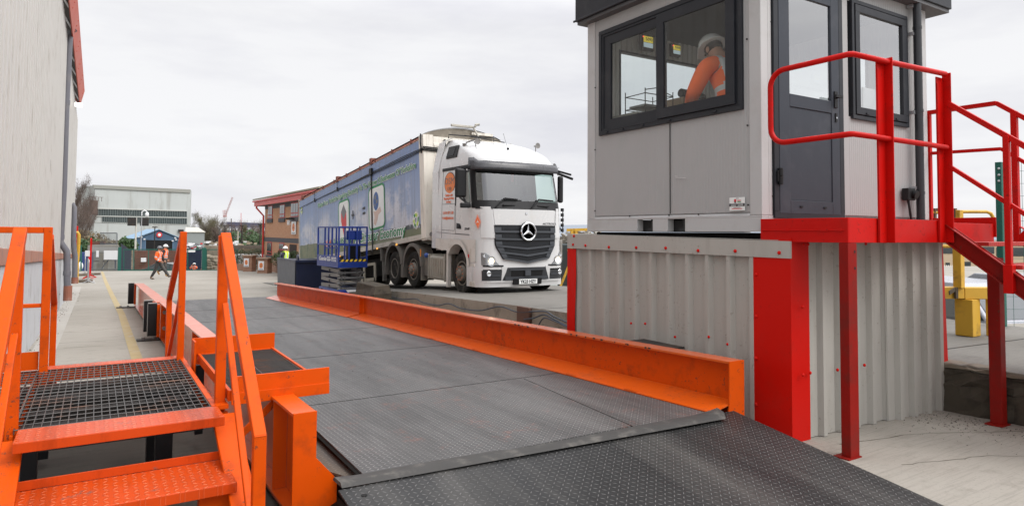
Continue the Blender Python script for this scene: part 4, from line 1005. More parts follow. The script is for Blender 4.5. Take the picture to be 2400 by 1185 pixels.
m.build('print', [PRINTK, PRINTR, PRINTGY, PRINTG, PRINTW], pl)
# dents: a shallow scratch crease
m = MB(); c = AX(1590, 414, CX0-.003); m.bar((CX0-.001, c.y+.04, c.z-.005), (CX0-.001, c.y-.10, c.z-.02), .004, .005); m.bar((CX0-.001, c.y+.05, c.z+.01), (CX0-.001, c.y+.01, c.z+.003), .004, .004); m.build('scratch', pm('scratch_metal', (.62, .61, .6), .4), cb)
# rainwater pipe, bracket clips, socket
dp = MB(); px_ = 7.615; dp.tube([(px_, CY0-.075, 1.88), (px_, CY0-.075, 4.30)], .042, 16)
for z in (2.2, 3.1, 4.02): dp.cyl((px_, CY0-.075, z), (px_, CY0-.075, z+.03), .046, 16)
dp = dp.build('downpipe', pm('black_downpipe', (.022, .024, .028), .35), label='black rainwater pipe on the cabin corner beside the small window', cat='pipe', smooth=40)
m = MB()
for z in (2.25, 3.08, 3.95, 4.26): m.box((7.545, CY0-.06, z), (7.59, CY0-.0, z+.035))
m.build('clip', GALV, dp)
m = MB(); m.box((7.37, CY0-.075, 2.13), (7.52, CY0-.003, 2.26)); sk = m.build('power_socket', BLACK, label='black power socket box on the cabin wall with a hanging cable', cat='socket', bevel=.008)
MB().cyl((7.48, CY0-.075, 2.195), (7.48, CY0-.11, 2.185), .045, 16).build('socket_cap', BLACK, sk)
MB().tube([(7.43, CY0-.04, 2.13), (7.43, CY0-.05, 2.07), (7.45, CY0-.05, 1.98), (7.48, CY0-.05, 1.89)], .013, 8).build('cable', BLACK, sk, smooth=60)
# interior fittings
def screen(u, v, X, lab, s=1.0):
    c = AY(u, v, 6.22); t = thing('weight_display', (c.x, 6.22, c.z-.09), lab, 'display screen', 'weight displays in the cabin')
    MB().box((c.x-.10*s, 6.20, c.z-.11*s), (c.x+.10*s, 6.26, c.z+.10*s)).build('housing', DKSTEEL, t, bevel=.01)
    MB().box((c.x-.075*s, 6.192, c.z-.005*s), (c.x+.08*s, 6.199, c.z+.07*s)).build('yellow_screen', emis('lit_yellow_screen', (.75, .60, .06), .55), t)
    MB().box((c.x-.075*s, 6.192, c.z-.07*s), (c.x+.08*s, 6.199, c.z-.012*s)).build('pale_screen', emis('lit_pale_screen', (.5, .62, .66), .5), t)
    text('digits', '5090', frame((c.x+.01, 6.188, c.z+.012*s), (1, 0, 0), (0, 0, 1), (0, -1, 0)), .06*s, PRINTK, t)
    MB().ball((c.x-.09*s, 6.188, c.z+.055*s), .008, 8, 5).build('red_led', emis('red_led', (1, .05, .05), 2), t)
screen(1516, 100, 0, 'left lit weight display with black digits, above the end window', 1.0)
screen(1583, 118, 0, 'right lit weight display with black digits, partly behind the window frame', .8)
for u, v, lab in ((1631, 66, 'small black speaker high on the inner wall, left of the other'), (1680, 78, 'small black speaker high on the inner wall, at the right')):
    c = AX(u, v, 7.80); m = MB(); m.box((c.x-.05, c.y-.09, c.z-.10), (c.x, c.y+.09, c.z+.10)); m.tube([(c.x-.02, c.y, c.z-.1), (c.x, c.y-.08, c.z-.3), (c.x, c.y-.3, c.z-.36)], .008, 6)
    m.build('speaker', BLACK, label=lab, cat='speaker', bevel=.015)
_n0 = len(bpy.data.objects)
_before = set(bpy.data.objects.keys())
m = MB(); dk_ = m.box((5.3, 5.75, 2.86), (7.4, 6.28, 2.90)); m.box((5.35, 5.8, 1.935), (5.4, 6.25, 2.86)); m.box((7.2, 5.8, 1.935), (7.25, 6.25, 2.86)); m.build('desk', pm('desk_top', (.28, .26, .22), .6), label='narrow desk under the far end window inside the cabin', cat='desk')
t = thing('wire_tray', (5.75, 6.0, 2.9), 'wire paper tray on the cabin desk at the left pane', 'tray'); m = MB()
for z in (3.0, 3.16): m.tube([(5.52, 5.85, z), (5.98, 5.85, z), (5.98, 6.2, z), (5.52, 6.2, z), (5.52, 5.85, z)], .006, 6)
for x, y in ((5.52, 5.85), (5.98, 5.85), (5.98, 6.2), (5.52, 6.2)): m.cyl((x, y, 2.9), (x, y, 3.22), .007, 6)
m.tube([(5.52, 5.85, 3.2), (5.7, 5.85, 3.24), (5.98, 5.85, 3.17)], .006, 6); m.build('wire_frame', DKSTEEL, t)
m = MB(); m.box((5.55, 5.88, 3.005), (5.94, 6.16, 3.04)); m.box((5.55, 5.88, 2.905), (5.94, 6.16, 2.95)); m.build('papers', pm('grey_papers', (.32, .32, .30), .7, var=.4, scale=20), t)
MB().tube([(6.22, 5.95, 3.26), (6.62, 5.95, 3.24)], .055, 12).build('tube_roll', DKSTEEL, label='dark cardboard roll lying on boxes on the cabin desk', cat='roll', smooth=40)
MB().box((6.12, 5.82, 2.905), (6.72, 6.1, 3.18)).build('paper_box', pm('card_box', (.36, .25, .15), .8, var=.3, scale=8), label='brown box of papers on the cabin desk', cat='box', bevel=.01)
for _o in bpy.data.objects:
    if _o.name not in _before and not _o.parent: _o.location.z += .27
MB().box((7.0, 4.05, 2.7), (7.3, 4.07, 3.35)).build('notice_board', WHITEP, label='white notice sheet standing inside the side window', cat='notice')

# operator, back to us, head bowed
Mp = rotz(D(1722, 545, 6.75)+V((0, 0, FL-D(1722, 545, 6.75).z)), -8)
person(Mp, 'person in orange hi-vis jacket and white hard hat looking down inside the cabin',
       dict(waist=(0,.02,1.12), chest=(0,.09,1.33), neckb=(0,.14,1.48), neck=(0,.19,1.55), head=(0,.27,1.61), crown=(0,.285,1.71), shL=(-.20,.13,1.42), elL=(-.27,.24,1.17), wrL=(-.14,.46,1.10), shR=(.20,.13,1.42), elR=(.28,.22,1.17), wrR=(.15,.45,1.10)),
       scale=1.10, facedir=(0, .75, -.65), armbands=False, group='people at work')

# ================================================================== CLAD STAND UNDER THE CABIN
sd = thing('clad_stand', (6.1, 5.1, 0), 'grey corrugated metal stand with red corner trims carrying the cabin', 'cabin stand')
def trap(m, a, b, z0f, z1f, nrm, pitch=.2, depth=.035, up=.42, off=0.0):
    """box-profile sheet: pans and raised ribs"""
    a = V((a[0], a[1], 0)); b = V((b[0], b[1], 0)); L = (b-a).length; d = (b-a)/L; nrm = V(nrm); n = max(1, int(round(L/pitch))); p = L/n; pts = []
    for i in range(n):
        s0 = i*p; pts += [(s0+p*.02, 0), (s0+p*(1-up)*.88, 0), (s0+p*(1-up), depth), (s0+p*.90, depth)]
    pts.append((L, 0)); lo = []; hi = []
    for s_, o_ in pts:
        q = a+d*s_+nrm*o_; lo.append(q+V((0,0,z0f(s_/L)))); hi.append(q+V((0,0,z1f(s_/L))))
    m.grid([lo, hi]); return m
m = MB(); trap(m, (5.03, 3.72), (5.05, 6.55), lambda t: -.06, lambda t: 1.60, (-1, 0, 0), .255, .05, .26); m.build('cladding_sheet', CLAD, sd)
m = MB(); trap(m, (5.22, 3.555), (6.45, 3.535), lambda t: .012-.00*t, lambda t: 1.70, (0, -1, 0), .24, .045, .30); m.build('cladding_sheet', CLAD, sd)
m = MB(); trap(m, (6.36, 3.500), (7.28, 3.455), lambda t: .0, lambda t: 1.70, (0, -1, 0), .225, .045, .34); m.build('cladding_sheet', CLAD, sd)
m = MB(); m.hexa([(4.975, 3.53, 1.55), (5.0, 3.53, 1.55), (5.0, 6.66, 1.565), (4.975, 6.66, 1.565), (4.975, 3.53, 1.695), (5.0, 3.53, 1.695), (5.0, 6.66, 1.74), (4.975, 6.66, 1.74)])
m.hexa([(4.996, 3.66, 1.7005), (5.2, 3.66, 1.7005), (5.2, 6.66, 1.741), (4.996, 6.66, 1.741), (4.996, 3.66, 1.704), (5.2, 3.66, 1.704), (5.2, 6.66, 1.744), (4.996, 6.66, 1.744)])
m.build('top_flashing', CLAD, sd)
m = MB(); m.box((4.985, 3.535, .0), (4.989, 3.93, 1.552)); m.box((4.985, 3.531, .0), (5.235, 3.5345, 1.72)); m.build('corner_trim', REDTRIM, sd)
m = MB(); m.add([(4.99, 6.50, -.06), (4.99, 6.66, -.06), (4.98, 6.66, 1.56), (4.99, 6.50, 1.56), (4.975, 6.50, .7), (4.975, 6.66, .7), (4.97, 6.47, 1.2)], [(0,1,5,4), (4,5,2,6), (6,2,3)]); m.box((4.99, 6.66, -.06), (5.2, 6.664, 1.56)); m.build('corner_trim', REDTRIM, sd)
m = MB(); m.add([(7.285, 3.44, .28), (7.43, 3.45, .32), (7.44, 3.6, .32), (7.28, 3.44, 1.7), (7.36, 3.45, 1.7), (7.37, 3.6, 1.7)], [(0,1,4,3), (1,2,5,4)])
m.add([(7.285, 3.435, .28), (7.43, 3.445, .32), (7.33, 3.38, .16), (7.43, 3.42, .12)], [(0,1,3,2)]); m.build('corner_trim', REDTRIM, sd, 'bent red corner trim torn open at its foot')
m = MB(); m.grid([[(7.27, 3.43, .2), (7.30, 3.45, .42)], [(7.33, 3.36, .13), (7.34, 3.42, .24)], [(7.42, 3.28, .12), (7.42, 3.33, .16)]]); m.build('torn_flap', CLAD, sd, 'torn grey sheet corner curling outward')
m = MB(); m.box((5.06, 3.57, -.06), (5.30, 6.6, 1.69)); m.box((5.31, 3.57, -.06), (7.26, 3.9, 1.69)); m.box((7.1, 3.91, .3), (7.25, 6.6, 1.69)); m.box((5.15, 3.92, 1.69), (7.9, 6.3, 1.765)); m.build('inner_frame', DARKU, sd)
RIV = [(4.985, 3.757, .35), (4.985, 3.757, .70), (4.985, 3.757, 1.03), (4.985, 3.757, 1.34)]
m = MB()
for u, v in [(1345, 553), (1343, 573), (1372, 575), (1427, 579), (1491, 580), (1560, 581), (1636, 587), (1723, 588), (1826, 592), (1479, 757), (1512, 758), (1582, 789), (1661, 789), (1705, 806), (1347, 618), (1345, 687), (1344, 755)]:
    c = AX(u, v, 4.972 if v < 600 else 4.985); m.ball(c, .017 if v < 600 else .014, 10, 6, (.8, 1, 1))
for u, v in [(1772, 643), (1772, 741), (1772, 839), (1772, 947)]:
    c = AX(u, v, 4.983); m.ball(c, .016, 10, 6, (.8, 1, 1))
for u, v in [(1884, 572), (1894, 572), (1881, 719), (1882, 878), (1899, 873), (1963, 866), (2026, 855), (2029, 571), (2200, 573)]:
    c = AY(u, v, 3.50); m.ball(c, .015, 10, 6, (1, .8, 1))
m.build('red_fixing', REDTRIM, sd, smooth=40)

# ================================================================== RED LANDING AND STAIRS
ls = thing('red_stairs', (6.5, 3.4, 0), 'red steel landing and stairs with tubular and angle handrails at the cabin door', 'stairs')
PZ = 1.888; PB = 1.69; PY = 3.03; SXA = 6.53; SXB = 7.98
m = MB(); m.box((5.0, PY, PB), (5.012, 3.84, PZ)); m.box((5.0125, PY, PB), (6.53, PY+.012, PZ)); m.box((7.98, 3.22, PB+.05), (7.992, 3.84, PZ+.06)); m.box((5.0, PY+.013, PB), (5.08, 3.84, PB+.01)); m.box((6.535, 3.24, PB), (7.979, 3.252, PZ-.01))
m.build('edge_channel', RED, ls, bevel=.003)
m = MB(); m.box((4.992, PY+.03, 1.784), (4.9995, 3.82, 1.792)); m.box((4.99, 3.2, 1.78), (4.9995, 3.26, 1.797)); m.box((4.99, 3.55, 1.78), (4.9995, 3.62, 1.797)); m.box((4.99, 3.08, 1.78), (4.9995, 3.12, 1.797)); m.build('weld_seam', RED, ls, bevel=.002)
m = MB(); m.box((5.013, PY+.013, PZ-.02), (6.53, 3.84, PZ-.012)); m.box((6.535, 3.253, PZ-.02), (7.978, 3.84, PZ-.012)); m.build('landing_plate', treadmat('red_painted_tread', (.42, .02, .015), (.5, .06, .04), .4, strength=.8), ls)
def post(x, y, z0, z1, name='post', w_=.10, mat=RED):
    m = MB(); m.box((x-w_/2, y-w_/2, z0), (x+w_/2, y+w_/2, z1)); return m.build(name, mat, ls, bevel=.004)
MB().box((5.0, 3.032, -.03), (5.12, 3.11, PB-.001)).build('support_post', DARKRED, ls, bevel=.004) if 1 else post(5.06, 3.09, -.02, PB-.001, 'support_post', .115, DARKRED); MB().box((4.955, 3.02, .0), (5.13, 3.15, .028)).build('foot_plate', DARKRED, ls)
post(7.10, 2.88, .0, 1.55, 'support_post', .10, DARKRED); MB().box((6.99, 2.81, .0), (7.17, 2.95, .034)).build('foot_plate', DARKRED, ls)
m = MB()
for z in (1.49, 1.62): m.cyl((5.09, 3.033, z), (5.09, 3.0305, z), .012, 12)
m.build('bolt_hole', BLACK, ls)
def cpost(x, name='rail_post'):                        # channel post outside the edge channel
    m = MB(); y = PY-.004
    m.box((x-.10, y-.012, PB-.0), (x+.02, y-.001, 3.18)); m.box((x+.02, y-.075, PB-.0), (x+.032, y-.001, 3.22)); m.box((x-.10, y-.02, PB), (x-.092, y-.0125, 3.12))
    m.build(name, RED, ls, bevel=.006)
cpost(5.51); cpost(6.475)
def rtube(pts, r=.0235, name='tube_rail'): return MB().tube(pts, r, 12).build(name, RED, ls, smooth=50)
yr = PY-.045
def arc(c, r, a0, a1, n=7): return [(5.02, c[0]+r*math.cos(R(a0+(a1-a0)*i/n)), c[1]+r*math.sin(R(a0+(a1-a0)*i/n))) for i in range(n+1)]
zt1, zt2 = 3.18, 2.545
yc = 3.60
rtube([(6.47, yr, zt1+.03), (5.51, yr, zt1+.005), (5.04, yr+.01, zt1), (5.02, yr+.03, zt1)]+arc((yc, zt1-.14), .14, 90, 0)+arc((yc, zt2+.14), .14, 0, -90)+[(5.02, yr+.03, zt2), (5.04, yr+.01, zt2), (5.51, yr, zt2), (6.47, yr, zt2)])
# stair flight falling towards -Y between X 6.43 and 7.90
SY0, SZ0 = 3.01, PZ-.02
slope = math.tan(R(38))
def sz(y): return SZ0-(SY0-y)*slope
y_end = SY0-(SZ0-.55)/slope
def sbar(x, z_up, y0, y1, w_, h_, name, mat=RED): 
    m = MB(); m.bar((x, y0, sz(y0)+z_up), (x, y1, sz(y1)+z_up), w_, h_, (0, 0, 1)); return m.build(name, mat, ls, bevel=.003)
def chan(x, side):
    m = MB(); a, b = SY0+.0, y_end
    m.bar((x, a, sz(a)-.10), (x, b, sz(b)-.10), .012, .15); m.bar((x+side*.028, a, sz(a)-.02), (x+side*.028, b, sz(b)-.02), .055, .010); m.bar((x+side*.028, a, sz(a)-.18), (x+side*.028, b, sz(b)-.18), .055, .010)
    m.build('stringer', DARKRED if side < 0 else RED, ls, bevel=.002)
chan(6.53, -1); chan(7.98, 1)
for k in range(7):
    z = PZ-.19*(k+1)
    if z < .6: break
    yk = SY0-(PZ-z)/slope+.05
    m = MB(); m.box((6.54, yk-.12, z-.035), (7.97, yk+.16, z)); m.build('tread', treadmat('red_painted_tread2', (.42, .02, .015), (.5, .06, .04), .4, strength=.8) if k == 0 else bpy.data.materials['red_painted_tread2'], ls, bevel=.003)
sbar(6.51, 1.10, SY0-.02, y_end, .04, .045, 'stair_rail'); sbar(6.51, .53, SY0-.02, y_end, .035, .035, 'mid_rail')
def svert(x, y, z0, z1, w_=.06, name='stair_post'): m = MB(); m.box((x-w_/2, y-w_/2, z0), (x+w_/2, y+w_/2, z1)); m.build(name, RED, ls, bevel=.004)
yq = AX(2362, 500, 6.49).y; svert(6.495, yq, sz(yq)-.19, sz(yq)+1.10, .045); svert(6.495, yq, sz(yq)-.22, sz(yq)+.02, .07, 'post_shoe')
svert(6.51, y_end+.1, .5, sz(y_end+.1)+1.1)
# far rail along the landing end and down the far side of the stairs
m = MB(); xf = 7.99
m.bar((xf, 3.88, 3.145), (xf, 3.195, 3.145), .045, .045); m.bar((xf, 3.195, 3.145), (xf, 3.195-1.2, 3.145-1.2*slope), .045, .045); m.build('stair_rail', RED, ls, bevel=.003)
m = MB(); m.bar((xf, 3.84, 2.68), (xf, 3.16, 2.66), .035, .035); m.bar((xf, 3.16, 2.66), (xf, 3.16-1.2, 2.66-1.2*slope), .035, .035); m.build('mid_rail', RED, ls, bevel=.003)
svert(xf, 3.87, PB, 3.145, .05); yy = AX(2380, 400, xf).y; svert(xf, yy, sz(yy)-.2, 3.13-(3.16-yy)*slope, .055)
# ================================================================== ARTICULATED LORRY
TZ = .285
TM = MX.Translation(V((7.60, 13.45, TZ)))
tk = thing('tractor_unit', (0,0,0), 'white three-axle lorry tractor unit with lit headlamps on the raised weighbridge lane', 'lorry', M=TM)
def lerpt(tab, z):
    if z <= tab[0][0]: return tab[0][1:]
    for a, b in zip(tab, tab[1:]):
        if z <= b[0]:
            t = (z-a[0])/(b[0]-a[0]); return tuple(p+(q-p)*t for p, q in zip(a[1:], b[1:]))
    return tab[-1][1:]
#        z    front  inset  corner-radius  crown
TAB = [(.18, .06, .00, .30, .10), (.60, .00, -.01, .32, .13), (1.05, .02, .00, .34, .14), (1.45, .03, .0, .36, .14), (2.05, .07, .0, .34, .15), (2.2, .12, .005, .32, .15), (2.98, .30, .035, .30, .14),
       (3.10, .30, .04, .32, .14), (3.22, .32, .05, .34, .13), (3.42, .50, .08, .42, .10), (3.58, .80, .13, .5, .08), (3.70, 1.15, .19, .5, .05), (3.80, 1.55, .26, .45, .03), (3.90, 2.05, .32, .2, .0)]
BK = 2.45
def surf(t, z, off=0.0):
    """point on the cab skin: t 0-1 left side back to front, 1-2 left corner, 2-3 front, 3-4 right corner, 4-5 right side"""
    f, ins, r, cr = lerpt(TAB, z); y0 = f+cr
    xl, xr = ins-off, 2.5-ins+off; W = xr-xl
    def crown(x): q = (x-1.25)/1.25; return -cr*(1-q*q)
    mirror = t > 2.5
    tt = 5-t if mirror else t
    if tt <= 1: x, y = xl, BK-(BK-(y0+r))*tt
    elif tt <= 2:
        a = (tt-1)*math.pi/2; x = xl+r-r*math.cos(a); y = y0+r-(r+off)*math.sin(a); y += crown(x)*math.sin(a)**2*1.0
    else: x = xl+r+(W/2-r)*(tt-2)*2; y = y0-off+crown(x)
    if mirror: x = 2.5-x
    return V((x, y, z))
def patch(m, t0, t1, z0, z1, nt=8, nz=4, off=0.0, skirt=0.0):
    zf0 = z0 if callable(z0) else (lambda t: z0); zf1 = z1 if callable(z1) else (lambda t: z1)
    rows = []
    for j in range(nz+1):
        row = []
        for i in range(nt+1):
            t = t0+(t1-t0)*i/nt; z = zf0(t)+(zf1(t)-zf0(t))*j/nz; row.append(surf(t, z, off))
        rows.append(row)
    m.grid(rows)
    if skirt:
        for edge in (rows[0], rows[-1], [r_[0] for r_ in rows], [r_[-1] for r_ in rows]):
            c = V((1.25, 1.2, 0)); inn = [p+(V((1.25, 1.4, p.z))-p).normalized()*skirt for p in edge]; m.grid([edge, inn])
    return m
def fy(x, z, off=0.0):
    f, ins, r, cr = lerpt(TAB, z); xl = ins; 
    if x < xl+r or x > 2.5-xl-r:
        xx = x if x < 1.25 else 2.5-x; c = max(-1, min(1, (xl+r-xx)/r)); s_ = math.sqrt(1-c*c); q = (x-1.25)/1.25
        return f+cr+r-(r+off)*s_-cr*(1-q*q)*s_*s_
    q = (x-1.25)/1.25; return f+cr-off-cr*(1-q*q)
def fgrid(m, z0, z1, xl, xr, nx=12, nz=4, off=.01, skirt=.03, zb=None, zt_=None):
    rows = []
    for j in range(nz+1):
        row = []
        for i in range(nx+1):
            s_ = i/nx; zz0 = z0(s_) if callable(z0) else z0; zz1 = z1(s_) if callable(z1) else z1
            z = zz0+(zz1-zz0)*j/nz; a = xl(z) if callable(xl) else xl; b = xr(z) if callable(xr) else xr
            x = a+(b-a)*s_; row.append(V((x, fy(x, z, off), z)))
        rows.append(row)
    m.grid(rows)
    if skirt:
        for edge in (rows[0], rows[-1], [r_[0] for r_ in rows], [r_[-1] for r_ in rows]): m.grid([edge, [p+V((0, skirt, 0)) for p in edge]])
    return m
M_ = lambda: MB(TM)
def tsy(t, z): return surf(t, z).y
# t on the side for a given y
def ty(y, z):
    f, ins, r, cr = lerpt(TAB, z); return (BK-y)/(BK-(f+cr+r))
# white shell
m = M_()
patch(m, 0, 5, 1.28, 2.13, 60, 6); patch(m, 0, 5, 3.02, 3.895, 60, 14)
patch(m, 0, .56, 2.13, 3.02, 6, 6); patch(m, 4.44, 5, 2.13, 3.02, 6, 6)
patch(m, .965, 1.06, 2.13, 3.02, 2, 6)
rt = [surf(5*i/60, 3.895) for i in range(61)]; m.add(rt+[V((1.25, 2.2, 3.93))], [(i, i+1, 61) for i in range(60)]+[(60, 0, 61)])
m.quad((.0, BK, 1.0), (2.5, BK, 1.0), (2.46, BK, 3.1), (.04, BK, 3.1)); m.quad((.04, BK, 3.1), (2.46, BK, 3.1), (2.18, BK, 3.9), (.32, BK, 3.9))
m.build('cab_shell', WHITE, tk, smooth=35)
# fairing behind the cab with its rounded shoulder
m = M_()
for sx in (0, 1):
    X = (lambda x: x) if not sx else (lambda x: 2.5-x)
    m.grid([[V((X(.02), BK-.05, z)), V((X(.03), BK+.32, z))] for z in (1.05, 2.0, 3.05)]+[[V((X(.08), BK-.1, 3.45)), V((X(.10), BK+.30, 3.45))], [V((X(.16), BK-.15, 3.85)), V((X(.18), BK+.25, 3.84))], [V((X(.34), BK-.2, 3.95)), V((X(.36), BK+.2, 3.94))]])
m.build('side_fairing', WHITE, tk, solid=.02)
# side sill panels with wheel arches (left and right)
for sx in (0, 1):
    m = M_(); X0 = -.012 if not sx else 2.512; dx = .05 if not sx else -.05
    arc_ = [(1.20-.60*math.cos(R(a)), .50+.70*math.sin(R(a))) for a in range(20, 152, 12)]
    out = [(.34, 1.30), (.34, .20), (.62, .18), (.66, .55), (.70, .62)]+arc_+[(.60+1.02, 1.0)]
    P2 = [(.30, 1.30), (.30, .78), (.66, .74), (.70, .66)]+arc_+[(1.95, 1.05), (2.47, 1.02), (2.47, 1.30)]
    # triangulate as fan strips between the arch curve and the top edge
    prev = None; cv = [(.30, .78), (.60, .74)]+arc_+[(1.90, 1.02), (2.1, 1.0), (2.47, 1.06)]
    m.grid([[V((X0, y, z)) for y, z in cv], [V((X0, y, 1.30)) for y, z in cv]]); m.grid([[V((X0, y, z)) for y, z in cv], [V((X0+dx*3, y, z)) for y, z in cv]])
    m.build('sill_panel', DIRTYW if 1 else WHITE, tk, smooth=35)
    m = M_(); ar2 = [(1.20-.58*math.cos(R(a)), .50+.68*math.sin(R(a))) for a in range(14, 150, 8)]; ar3 = [(1.20-.68*math.cos(R(a)), .50+.80*math.sin(R(a))) for a in range(14, 150, 8)]
    m.grid([[V((X0-(.035 if not sx else -.035), y, z)) for y, z in ar3], [V((X0-(.035 if not sx else -.035), y, z)) for y, z in ar2], [V((X0+dx*5, y, z)) for y, z in ar2]]); m.build('wheel_arch', DIRTYW, tk, smooth=35)
    # step box ahead of the wheel
    m = M_(); a, b = sorted((X0, X0+dx*4)); m.box((a+.04, .36, .42), (b-.02, .40, .72)); m.box((a, .36, .20), (b, .60, .30)); m.box((a, .36, .66), (b, .66, .735)); m.box((a+.1, .60, .30), (b, .64, .66)); m.box((a+.04, .41, .302), (b-.01, .59, .306))
    st_ = m.build('entry_step', DIRTYW, tk, bevel=.015)
    m = M_(); m.box((a+.02, .40, .302) if not sx else (a, .40, .302), (b, .585, .325)); m.build('step_tread', BLACK, st_)
    m = M_(); m.box((X0-.02 if not sx else X0-.03, .62, .86), (X0+.03 if not sx else X0+.02, .70, .94)); m.build('side_marker', REDL, tk, bevel=.008)
# bumper and lower front, split round the openings
m = M_()
patch(m, 1.02, 3.98, .185, .30, 40, 2, .012); patch(m, 1.02, 1.60, .30, 1.30, 10, 6, .0); patch(m, 3.40, 3.98, .30, 1.30, 10, 6, .0)
patch(m, 1.58, 3.42, .60, 1.30, 30, 6, -.004)
patch(m, .86, 1.03, .185, 1.30, 2, 6, .004); patch(m, 3.97, 4.14, .185, 1.30, 2, 6, .004)
fgrid(m, .30, .66, .56, lambda z: .60+.10*(z-.3)/.36, 2, 3, .016, .02); fgrid(m, .30, .66, lambda z: 1.90-.10*(z-.3)/.36, 1.94, 2, 3, .016, .02)
m.build('bumper', WHITE, tk, smooth=30)
m = M_(); fgrid(m, .29, .335, .1, 2.4, 24, 1, .03, .03); fgrid(m, .185, .20, .1, 2.4, 24, 1, .016, .03); m.build('bumper_lip', WHITE, tk)
# front panel above the grille (bonnet flap)
m = M_(); fgrid(m, 1.655, 2.03, lambda z: .36-.10*(2.03-z)*-1, lambda z: 2.5-.36+.10*(2.03-z)*-1, 20, 4, .012, .02); m.build('bonnet_flap', WHITE, tk, smooth=35)
for sx in (0, 1):
    m = M_(); f0 = (lambda s_: (lambda z: s_(z)))
    if not sx: fgrid(m, 1.34, 2.08, .10, lambda z: .30+.10*(2.08-z)/.74, 4, 4, .022, .02)
    else: fgrid(m, 1.34, 2.08, lambda z: 2.5-.30-.10*(2.08-z)/.74, 2.40, 4, 4, .022, .02)
    m.build('corner_deflector', WHITE, tk, smooth=35)
# grille
gl_ = lambda z: .36 if z > 1.5 else (.36+(1.5-z)*.10 if z > 1.15 else .395+(1.15-z)*.62)
gr_ = lambda z: 2.5-gl_(z)
vb = lambda s_: .84-.10*(1-abs(s_-.5)*2)
GRM = pm('grille_black', (.014, .015, .017), .45, spec=.25, var=.1); GRB = pm('grille_slat_grey', (.055, .06, .068), .42, spec=.35, var=.1)
m = M_(); fgrid(m, vb, 1.645, gl_, gr_, 24, 12, .018, .03); gr0 = m.build('grille', GRM, tk, smooth=40)
m = M_()
for k, zc in enumerate((1.47, 1.30, 1.135, .985, .84)):
    vd = .05*(k > 1)+.02*k
    f0 = lambda s_, zc=zc, vd=vd: zc-vd*(1-abs(s_-.5)*2)*.8; f1 = lambda s_, zc=zc, vd=vd: zc+.045-vd*(1-abs(s_-.5)*2)*.8
    fgrid(m, f0, f1, lambda z: gl_(z)+.015, lambda z: gr_(z)-.015, 24, 1, .046, .028)
    for s0, s1 in ((0, .10), (.90, 1)):
        a = lambda z, s0=s0: gl_(z)+(gr_(z)-gl_(z))*s0+.012*(s0 == 0); b = lambda z, s1=s1: gl_(z)+(gr_(z)-gl_(z))*s1-.012*(s1 == 1)
        fgrid(m, zc+.046, zc+.125, a, b, 2, 1, .040, .02)
m.build('grille_slat', GRB, gr0, smooth=40)
m = M_()
for k, zc in enumerate((1.47, 1.30, 1.135, .985, .84)):
    for i in range(46):
        x = .60+i*.029
        if abs(x-1.25) < .12 and zc > 1.2: continue
        z0_ = zc+.052-.04*(k > 1)*(1-abs(x-1.25)/.8); m.box((x, fy(x, zc, .024), z0_), (x+.006, fy(x, zc, .018), z0_+.07))
m.build('grille_mesh', GRB, gr0)
# badge: ring with a three-pointed star
sy = fy(1.25, 1.5, .075); sc_ = V((1.25, sy, 1.50)); m = M_()
m.mat(0).cyl(sc_+V((0, .05, 0)), sc_, .232, 36)
m.mat(1).lathe([(.205, .0), (.225, .012), (.205, .024), (.185, .012), (.205, 0)], sc_, (0, -1, 0), 40)
for k in range(3):
    a = R(90+120*k); d = V((math.cos(a), 0, math.sin(a))); n_ = V((-math.sin(a), 0, math.cos(a))); tip = sc_+d*.195-V((0, .006, 0)); 
    A = sc_+n_*.036+d*.02-V((0, .002, 0)); B = sc_-n_*.036+d*.02-V((0, .002, 0)); C = sc_-V((0, .026, 0)); D_ = sc_-d*.0-V((0, .002, 0))
    m.add([tip, A, C, B], [(0, 1, 2), (0, 2, 3)])
m.build('badge', [BLACK, CHROME], tk, smooth=30)
def TF(x, z, off=.015, rx=(1, 0, 0)): return TM @ frame((x, fy(x, z, off), z), rx, (0, .0, 1), (0, -1, 0))
q_ = (fy(2.1, 1.69, 0)-fy(1.8, 1.69, 0))/.3
text('lettering', 'ACTROS L', TF(1.95, 1.672, .02, V((1, q_, 0)).normalized()), .07, PRINTK, tk, .46, shear=.25)
mm = M_(); c = V((1.25, fy(1.25, 1.93, .016), 1.93)); mm.mat(0).cyl(c+V((0,.01,0)), c, .035, 20); mm.mat(1).lathe([(.022, 0), (.034, .004), (.022, .006)], c, (0, -1, 0), 20); mm.build('small_badge', [BLACK, CHROME], tk)
# lower grille opening, fog lamp pockets, plate
LG = pm('lower_grille_black', (.03, .032, .036), .5)
m = M_(); fgrid(m, .335, .64, lambda z: .58+.13*(z-.335)/.3, lambda z: 1.92-.13*(z-.335)/.3, 16, 3, .022, .03); lg = m.build('lower_grille', LG, tk)
m = M_(); fgrid(m, .43, .58, .80, 1.70, 12, 2, .026, .02); m.build('recess', BLACK, lg)
m = M_(); fgrid(m, .57, .60, .75, 1.75, 12, 1, .045, .03); fgrid(m, .34, .42, .64, 1.86, 12, 1, .045, .03); m.box((1.17, fy(1.25, .5, .06), .44), (1.33, fy(1.25, .5, .02), .57)); m.build('bar', GRB, lg)
m = M_(); fgrid(m, .235, .375, .86, 1.66, 12, 1, .075, .06); pb = m.build('plate_holder', BLACK, tk)
yp = fy(1.25, .3, .09)
m = M_(); m.box((.99, yp-.004, .245), (1.51, yp+.004, .365)); np_ = m.build('number_plate', PRINTW, tk, bevel=.002)
text('registration', 'YK23 HZY', TM @ frame((1.25, yp-.0055, .268), (1, 0, 0), (0, 0, 1), (0, -1, 0)), .105, PRINTK, np_, .46, off=.004)
